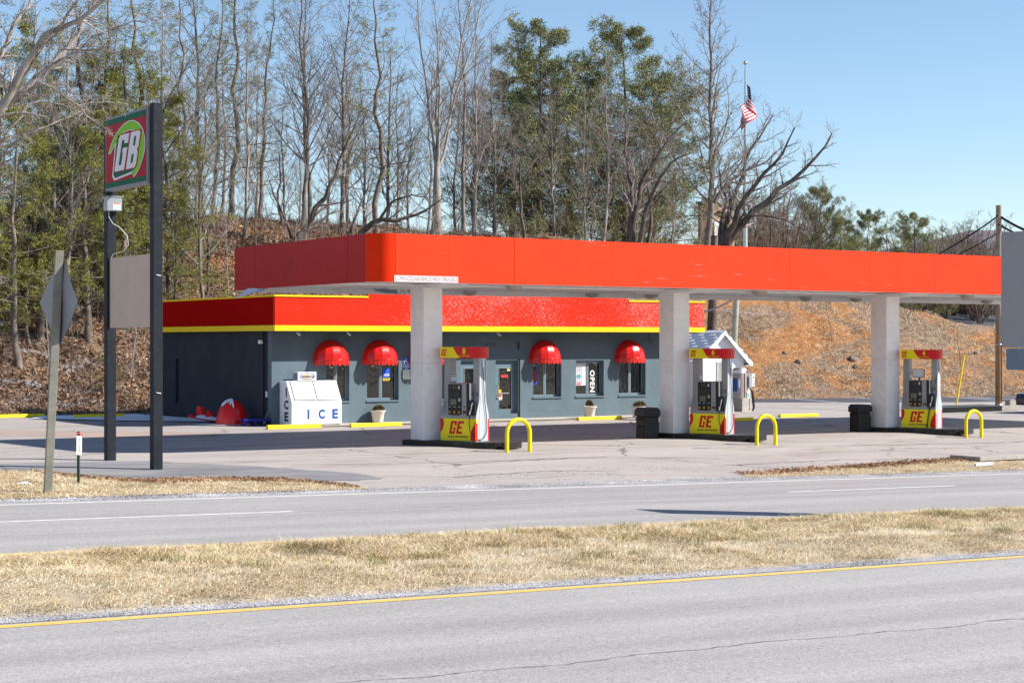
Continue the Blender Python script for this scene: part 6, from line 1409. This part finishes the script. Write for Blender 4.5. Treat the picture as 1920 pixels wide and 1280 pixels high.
# more of the wood, alike trees that fill the slope and the plateau
for i in range(16):
    slope(-440 + i * 27, tree_rng.uniform(520, 640), tree_rng.uniform(0, 250), ['slender', 'bough', 'pale', 'sparse'][i % 4], i % 2, 'tree of the wood beyond the left edge of the photo', 'trees beyond the left edge of the photo')
for i in range(18):
    px = tree_rng.uniform(-40, 400); py = tree_rng.uniform(470, 640); 
    slope(px, py, tree_rng.uniform(40, 330), tree_rng.choice(['slender', 'pale', 'forked']), tree_rng.randrange(2), 'bare tree crowded among others on the leafy slope behind the tall sign', 'bare trees crowding the left-hand slope', wide=tree_rng.uniform(.8, 1.15))
for i in range(8):
    px = tree_rng.uniform(-40, 330); py = tree_rng.uniform(490, 600)
    slope(px, py, tree_rng.uniform(20, 300), tree_rng.choice(['bough', 'sparse']), tree_rng.randrange(2), 'pine crowded among others on the leafy slope behind the tall sign', 'pines crowding the left-hand slope', wide=tree_rng.uniform(1.0, 1.3))
for i in range(24):
    px = 335 + i * 39 + tree_rng.uniform(-12, 12)
    top = tree_rng.uniform(60, 260) if px < 900 else (tree_rng.uniform(200, 330) if px < 1260 else tree_rng.uniform(330, 400))
    if 1290 < px: continue
    tall(px, top, tree_rng.choice(['slender', 'slender', 'pale']), tree_rng.randrange(2), 'thin bare tree in the back rows of the wood behind the canopy', tree_rng.uniform(5, 24), 'thin bare trees in the back rows of the wood', wide=tree_rng.uniform(.9, 1.3))
for i in range(64):
    px = 320 + i * 15.5 + tree_rng.uniform(-9, 9)
    tall(px, tree_rng.uniform(335, 425) + max(0, (px - 1250)) * .25, tree_rng.choice(['sapling', 'brown', 'sapling']), tree_rng.randrange(2), 'twiggy bare brush along the hill crest above the canopy', tree_rng.uniform(-9, 6), 'brush along the hill crest', name='bare_shrub', wide=tree_rng.uniform(1.0, 1.7))
for i in range(70):
    px = tree_rng.uniform(-30, 620); py = tree_rng.uniform(450, 755); X, Y, Z, d = hit(px, py, 60)
    plant(tree_rng.choice(['sapling', 'brown']), tree_rng.randrange(2), X, Y, tree_rng.uniform(.8, 3.2), 'small bare shrub in the leaf litter of the left-hand slope', 'small shrubs on the left-hand slope', name='bare_shrub', wide=tree_rng.uniform(.9, 1.6))
for i, (px, py, h, lab) in enumerate(((1560, 640, 2.0, 'twiggy bush on the clay slope between the canopy columns, upper one'), (1700, 600, 2.6, 'twiggy bush on the grassy slope above pump 4'), (1800, 690, 2.6, 'bare branching bush on the slope left of the utility pole'), (1500, 690, 1.2, 'low bush near the foot of the clay slope'), (1480, 600, 1.6, 'bare bush high on the clay slope right of the shed'), (1640, 690, 1.6, 'low brown bush beside the right-hand canopy column'), (1735, 640, 1.8, 'thin bush on the slope directly behind the head of pump 4'))):
    X, Y, Z, d = hit(px, py, 70); plant('brown', i % 2, X, Y, h * .8, lab, name='bare_shrub', wide=1.4)
# dark trunk behind the store roof, right part
X, Y, Z, d = hit(1334, 640, 72); b = MB(); b.tube([(0, 0, -.3), (.1, 0, 2.5), (.22, .0, 6.0)], [.30, .25, .2], m_barkd, 12); o = b.build('tree_stump', loc=(X, Y, Z)); tag(o, 'thick dark broken trunk on the slope between store roof and leaning pole', 'tree trunk')
# distance to the right: brown brush and small pines
for px, top, fam, var, dd, lab, wd in ((1438, 352, 'oak', 0, 150, 'rusty brown bare tree crown right of the flagpole', 1.3), (1395, 385, 'oak', 1, 155, 'brown bare tree crown left behind the flagpole', 1.3), (1478, 372, 'oak', 1, 152, 'brown bare tree crown, rightmost of the three by the flagpole', 1.2),
        (1540, 352, 'white', 0, 165, 'tallest of the small far pines above the canopy, second group leader at the left', .85), (1578, 408, 'white', 1, 160, 'small far pine tucked right of the tallest one', .9), (1627, 398, 'white', 1, 170, 'loose far pine with spaced boughs, middle of the row', .9), (1671, 400, 'sparse', 1, 172, 'thin see-through far pine between two fuller ones', 1.3), (1714, 400, 'white', 0, 168, 'rightmost far pine with boughs reaching right', 1.0),
        (1795, 414, 'slender', 0, 190, 'faint bare tree crown left of the utility pole', 1.5), (1805, 432, 'oak', 0, 185, 'brownish bushy crown beside the utility pole', 1.3), (1850, 436, 'oak', 1, 186, 'brownish bushy crown directly left of the utility pole', 1.5), (1762, 436, 'oak', 1, 188, 'low brown crown above the right part of the canopy', 1.6)):
    x, y, _ = W3(px, 460, dd); H = zat(top, dd) - ground(x, y); plant(fam, var, x, y, H, lab, wide=wd)
for i in range(9):
    px = 1388 + i * 15; dd = 158 + 6 * (i % 3); x, y, _ = W3(px, 460, dd); top = 372 + tree_rng.uniform(-10, 22)
    plant('oak', i % 2, x, y, zat(top, dd) - ground(x, y), 'dense brown bare crown in the thicket right of the flagpole', 'brown thicket right of the flagpole', wide=1.3)
for i in range(10):
    px = 1722 + i * 17; dd = 176 + 5 * (i % 3); x, y, _ = W3(px, 460, dd); top = 440 + tree_rng.uniform(-6, 12)
    plant('oak', i % 2, x, y, zat(top, dd) - ground(x, y), 'brown bare crown in the low thicket left of the wooden utility pole', 'brown thicket left of the utility pole', wide=1.4)
for i in range(30):
    px = 1370 + i * 18 + tree_rng.uniform(-8, 8); dd = tree_rng.uniform(170, 230); x, y, _ = W3(px, 460, dd); top = np.interp(px, [1370, 1500, 1560, 1900], [400, 405, 445, 455]) + tree_rng.uniform(-12, 12)
    plant(tree_rng.choice(['oak', 'brown', 'oak']), tree_rng.randrange(2), x, y, zat(top, dd) - ground(x, y), 'hazy brown brush on the horizon above the right half of the canopy', 'brush on the far right horizon', name='bare_shrub', wide=1.5)
# ---- grass, leaves and litter that nobody could count
m_grass = island_mat('dry_grass', [(.22, .16, .07), (.48, .35, .18), (.70, .54, .32), (.84, .71, .49), (.38, .35, .15)])
m_grassp = island_mat('pale_dry_grass', [(.42, .33, .20), (.66, .54, .36), (.80, .69, .50), (.85, .77, .60)])
m_leaf = island_mat('fallen_leaves', [(.08, .04, .02), (.26, .13, .07), (.44, .26, .15), (.66, .48, .34)])
def blades(X, Y, zf, hmin, hmax, w, rg, lean=.8, seg=2, dirbias=(0, 0)):
    N = len(X); Z = zf(X, Y); h = rg.uniform(hmin, hmax, N)[:, None]; az = rg.uniform(0, 2 * np.pi, N); ln = rg.uniform(.1, lean, N)[:, None] * h
    dirv = np.stack([np.cos(az) + dirbias[0], np.sin(az) + dirbias[1], np.zeros(N)], -1); dirv = unit(dirv); side = np.stack([-dirv[:, 1], dirv[:, 0], np.zeros(N)], -1)
    rot = rg.uniform(-1, 1, N)[:, None]; side = unit(side + dirv * rot); B = np.stack([X, Y, Z], -1); ww = w * rg.uniform(.6, 1.3, N)[:, None]; up = np.array([0, 0, 1.])
    mid = B + up * h * .6 + dirv * ln * .45; tip = B + up * h * rg.uniform(.45, 1, N)[:, None] + dirv * ln * 1.3
    V = np.stack([B - side * ww, B + side * ww, mid + side * ww * .7, mid - side * ww * .7, tip], 1).reshape(-1, 3); k = np.arange(N)[:, None] * 5
    return V, k
def grass(name, label, X, Y, zf, hmin, hmax, w, mat, rg, **k):
    V, b = blades(X, Y, zf, hmin, hmax, w, rg, **k); F = np.concatenate([b + np.array([[0, 1, 2, 3]]), b + np.array([[3, 2, 4, 4]])]); N = len(X)
    me = bpy.data.meshes.new(name); F1 = b + np.array([[0, 1, 2]]); F2 = b + np.array([[0, 2, 3]]); F3 = b + np.array([[3, 2, 4]])
    me = np_mesh(name, V, np.concatenate([F1, F2, F3]), [mat]); o = link(name, me, kind='stuff'); o['label'] = label; o['category'] = 'grass'; return o
def scatter(x0, x1, y0, y1, N, rg, dens):
    X = rg.uniform(x0, x1, N); Y = rg.uniform(y0, y1, N); k = rg.uniform(0, 1, N) < dens(X, Y); return X[k], Y[k]
def frust(X, Y, m=60):
    d = X * S_ + Y * C_; l = X * C_ - Y * S_; return np.abs(l / d * FPX) < 960 + m
g2 = np.random.default_rng(5)
edge = lambda X, Y: np.clip((Y - MED0 - .0 - .22 * fbm(X * 1.1, Y, 2)) * 5, 0, 1) * np.clip((MED1 + .15 - Y + .1 * fbm(X * 1.3, Y, 4)) * 6, 0, 1)
X, Y = scatter(-6, 56, MED0, MED1 + .25, 540000, g2, lambda X, Y: frust(X, Y, 420) * edge(X, Y) * np.clip(-.45 + 2.5 * fbm(X * 2.4, Y * 2.4, 6), .08, 1))
tall_ = fbm(X * 1.1, Y * 1.1, 7) * np.clip((Y - MED0 - .9) / 1.5, .25, 1)
k = tall_ > .40
grass('median_grass', 'matted dry tan and olive grass covering the strip between the two carriageways', X[~k], Y[~k], lambda a, b: medz(a, b) - .01, .02, .08, .0040, m_grass, g2, lean=4.0, dirbias=(.5, -.3))
grass('median_grass', 'taller tousled tufts of dry grass on the strip between the two carriageways', X[k], Y[k], lambda a, b: medz(a, b) - .01, .03, .12, .0042, m_grass, g2, lean=3.2, dirbias=(.4, -.3))
X, Y = scatter(-6, 54, MED0 + .1, MED0 + 2.2, 130000, g2, lambda X, Y: frust(X, Y, 420) * (fbm(X * .9, Y * 1.4, 12) > .33) * edge(X, Y))
grass('median_grass', 'pale flattened straw along the near edge of the median strip', X, Y, lambda a, b: medz(a, b) - .005, .015, .07, .0042, m_grassp, g2, lean=4.5, dirbias=(1.2, .2))
# clumps
cx = g2.uniform(8, 48, 170) * 1; cyy = g2.uniform(MED0 + 1.2, MED1 - .1, 170); X = np.repeat(cx, 80) + g2.normal(size=170 * 80) * .11; Y = np.repeat(cyy, 80) + g2.normal(size=170 * 80) * .09
grass('median_grass', 'upright clumps of coarse grass standing above the median sward', X, Y, lambda a, b: medz(a, b) - .01, .05, .18, .0042, island_mat('olive_grass', [(.14, .13, .05), (.30, .27, .11), (.50, .42, .22), (.66, .56, .34)]), g2, lean=1.7)
def verge1(X, Y):
    top = np.interp(X, [0, 12.2, 12.6, 13.2, 15, 16.1, 16.6, 16.9], [38, 37.5, 35.2, 34.3, 34.2, 33.6, 32.4, 31.2]) + .35 * (fbm(X * 1.5, 0 * X, 3) - .5); return (Y < top) & (Y > 31.15 + .12 * fbm(X, X, 2))
X, Y = scatter(0, 18, 31.1, 39, 120000, g2, lambda X, Y: frust(X, Y) * verge1(X, Y) * 1.0)
grass('verge_grass', 'straw coloured grass strip at the foot of the leaning road sign', X, Y, lambda a, b: lotz(a, b) - .005, .02, .09, .006, m_grass, g2, lean=3.2)
k = g2.uniform(0, 1, len(X)) < .12; k &= Y < 40
def verge2(X, Y):
    top = np.interp(X, [26.9, 28.4, 32, 36, 44], [31.6, 32.3, 33.1, 33.9, 34.6]) + .3 * (fbm(X * 1.5, 0 * X, 3) - .5); return (Y < top) & (Y > 31.3) & (X > 27.0)
X2, Y2 = scatter(25.5, 46, 31.2, 35, 90000, g2, lambda X, Y: frust(X, Y) * verge2(X, Y))
grass('verge_grass', 'tan grass and dead leaves in the strip between highway and forecourt at the right', X2, Y2, lambda a, b: lotz(a, b) - .005, .02, .07, .006, m_grass, g2, lean=3.0)
cx = g2.uniform(2, 9, 26); cyy = g2.uniform(33.5, 37.5, 26); X = np.repeat(cx, 14) + g2.normal(size=26 * 14) * .08; Y = np.repeat(cyy, 14) + g2.normal(size=26 * 14) * .08
grass('verge_grass', 'tall wispy dry weeds behind the leaning road sign', X, Y, lambda a, b: lotz(a, b) - .01, .5, 1.2, .004, m_grassp, g2, lean=.5)
# bases of the two verges
for nm, fn, x0, x1, y1 in (('verge', verge1, 0, 18.2, 39), ('verge', verge2, 25.5, 46, 35)):
    xs = np.arange(x0 - (3 if x0 == 0 else 0), x1, .25); ys = np.arange(31.2, y1, .25); Xg, Yg = np.meshgrid(xs, ys); inside = fn(np.maximum(Xg, 0.1) if x0 == 0 else Xg, np.maximum(Yg, 31.5))
    Zg = lotz(Xg, Yg) + np.where(inside, .010 + .012 * fbm(Xg * 2, Yg * 2, 1), -.004); V = np.stack([Xg, Yg, Zg], -1).reshape(-1, 3); nx_, ny_ = len(xs), len(ys)
    i = np.arange(ny_ - 1)[:, None] * nx_ + np.arange(nx_ - 1)[None]; F = np.stack([i, i + 1, i + nx_ + 1, i + nx_], -1).reshape(-1, 4); keep = inside.reshape(-1)[F].any(1)
    structure(link(nm, np_mesh(nm, V, F[keep], [m_straw], True)))
def leaves(name, label, X, Y, zf, size, mat, rg, flat_=.5):
    N = len(X); Z = zf(X, Y) + .02; c = np.stack([X, Y, Z], -1); d = unit(rg.normal(size=(N, 3)) * np.array([1, 1, flat_])); s = unit(np.cross(d, rg.normal(size=(N, 3)) + np.array([0, 0, 2.]))); l = size * rg.uniform(.5, 1.2, (N, 1))
    V = np.stack([c - d * l, c - s * l * .5, c + d * l, c + s * l * .5], 1).reshape(-1, 3); V[:, 2] += size * .4
    o = link(name, np_mesh(name, V, np.arange(4 * N).reshape(-1, 4), [mat]), kind='stuff'); o['label'] = label; o['category'] = 'leaves'; return o
X, Y = scatter(10, 62, 66.6, 96, 105000, g2, lambda X, Y: frust(X, Y, 80) * (fbm(X * .8, Y * .8, 8) > .3))
leaves('leaf_litter', 'brown leaf litter covering the wooded slope behind the store', X, Y, hillz, .11, m_leaf, g2)
X = g2.uniform(12, 16.8, 7000); Y = np.interp(X, [12, 12.6, 13.2, 15, 16.1, 16.6, 16.9], [37, 35.1, 34.1, 34.0, 33.5, 32.4, 31.5]) + g2.normal(size=7000) * .22
leaves('leaf_litter', 'reddish brown leaves along the back edge of the grass strip by the road', X, Y, lotz, .04, m_leaf, g2)
X = g2.uniform(27.2, 45, 7000); Y = np.interp(X, [25.5, 28, 32, 36, 44], [31.6, 32.1, 32.9, 33.7, 34.4]) + g2.normal(size=7000) * .2
leaves('leaf_litter', 'reddish brown leaves in the right-hand grass strip', X, Y, lotz, .04, m_leaf, g2)
# dry grass and dead weeds on the cut slope
dens = lambda X, Y: frust(X, Y, 40) * (hillz(X, Y) > lotz(X, Y)) * np.clip((fbm(X * .35, Y * .45, 31) - .40 + .10 * np.clip((X - 62) / 14, -1, 1)) * 5, 0, 1)
X, Y = scatter(52, 110, 64, 98, 150000, g2, dens)
tuft = island_mat('slope_grass', [(.20, .15, .09), (.42, .33, .22), (.62, .52, .37), (.74, .65, .49), (.38, .37, .22)])
grass('slope_grass', 'dry tan grass tussocks over the cut slope at the right', X, Y, hillz, .05, .20, .018, tuft, g2, lean=2.2)
X, Y = scatter(48, 100, 66, 95, 70000, g2, lambda X, Y: frust(X, Y, 40) * (hillz(X, Y) > lotz(X, Y)) * np.clip((fbm(X * .5, Y * .5, 77) - .3) * 4, 0, 1))
grass('slope_weeds', 'dead brown weed stalks scattered over the clay slope', X, Y, hillz, .04, .20, .010, island_mat('weed_stalks', [(.10, .065, .045), (.32, .22, .16), (.48, .38, .30)]), g2, lean=2.6)
X, Y = scatter(20, 60, 66, 92, 36000, g2, lambda X, Y: frust(X, Y, 40))
grass('slope_weeds', 'fallen twigs and dead stalks on the wooded slope', X, Y, hillz, .2, .7, .012, island_mat('twig_litter', [(.06, .045, .035), (.2, .16, .13), (.38, .32, .27)]), g2, lean=2.2)
# stones on the clay slope
m_stone = M('brown_stone', (.17, .14, .12), .9, var=.3, bmp=.5)
for i, (px, py, s, lab) in enumerate(((1496, 682, .28, 'grey rock low on the clay slope right of the shed'), (1471, 664, .2, 'dark rock left of the pale one on the clay slope'), (1597, 675, .38, 'largest dark rock on the slope beside the right-hand column'), (1604, 690, .25, 'dark rock just below the largest one'), (1829, 662, .2, 'pale stone on the grassy slope behind the yellow guard'))):
    X, Y, Z, d = hit(px, py, 70); s *= .75; r = np.random.default_rng(i); b = MB(); rows, cols = 5, 8; V = [(0, 0, s)]
    for j in range(1, rows):
        for q in range(cols): ph = math.pi * j / rows; th = 2 * math.pi * q / cols; rr = s * r.uniform(.8, 1.2); V.append((rr * math.sin(ph) * math.cos(th) * 1.2, rr * math.sin(ph) * math.sin(th), rr * math.cos(ph) * .8))
    V.append((0, 0, -s)); F = [[0, 1 + q, 1 + (q + 1) % cols] for q in range(cols)] + [[1 + (j - 1) * cols + q, 1 + j * cols + q, 1 + j * cols + (q + 1) % cols, 1 + (j - 1) * cols + (q + 1) % cols] for j in range(1, rows - 1) for q in range(cols)] + [[len(V) - 1, 1 + (rows - 2) * cols + (q + 1) % cols, 1 + (rows - 2) * cols + q] for q in range(cols)]
    b.add(V, F, m_stone); tag(b.build('rock', loc=(X, Y, Z)), lab, 'rock', 'rocks on the cut slope')
# loose gravel along the yellow line and the highway edge
m_peb = island_mat('loose_gravel', [(.12, .115, .115), (.28, .27, .275), (.46, .45, .46), (.66, .65, .66)])
def pebbles(name, label, X, Y, zf, smin, smax, rg):
    N = len(X); s = rg.uniform(smin, smax, N)[:, None]; c = np.stack([X, Y, zf(X, Y) + s[:, 0] * .3], -1); o6 = np.array([[1, 0, 0], [0, 1, 0], [-1, 0, 0], [0, -1, 0], [0, 0, .8], [0, 0, -.8]], float)
    V = c[:, None] + o6[None] * s[:, None] * rg.uniform(.6, 1.3, (N, 6, 1)); k = np.arange(N)[:, None] * 6
    F = np.concatenate([k + np.array([[a, b, 4]]) for a, b in ((0, 1), (1, 2), (2, 3), (3, 0))]); o = link(name, np_mesh(name, V.reshape(-1, 3), F, [m_peb]), kind='stuff'); o['label'] = label; o['category'] = 'gravel'
X, Y = scatter(3, 46, 16.96, 17.6, 34000, g2, lambda X, Y: frust(X, Y) * np.clip(1.2 - np.abs(Y - 17.1) * 3, 0, 1) * (fbm(X * 1.5, Y * 2, 51) > .35))
pebbles('gravel', 'loose grey gravel between the near yellow line and the median grass', X, Y, lambda a, b: medz(a, b) + .004, .005, .016, g2)
X, Y = scatter(4, 46, 30.6, 31.4, 30000, g2, lambda X, Y: frust(X, Y) * 1.0)
pebbles('gravel', 'loose gravel on the shoulder beyond the far highway lane', X, Y, lambda a, b: lotz(a, np.maximum(b, 31.2)), .008, .022, g2)
X, Y = scatter(18, 32, 31.2, 36, 16000, g2, lambda X, Y: frust(X, Y) * np.clip(1 - (Y - 31.2) / 4, 0, 1) * (fbm(X * .5, Y * .8, 52) > .45))
pebbles('gravel', 'scattered gravel where the forecourt meets the highway', X, Y, lotz, .008, .02, g2)
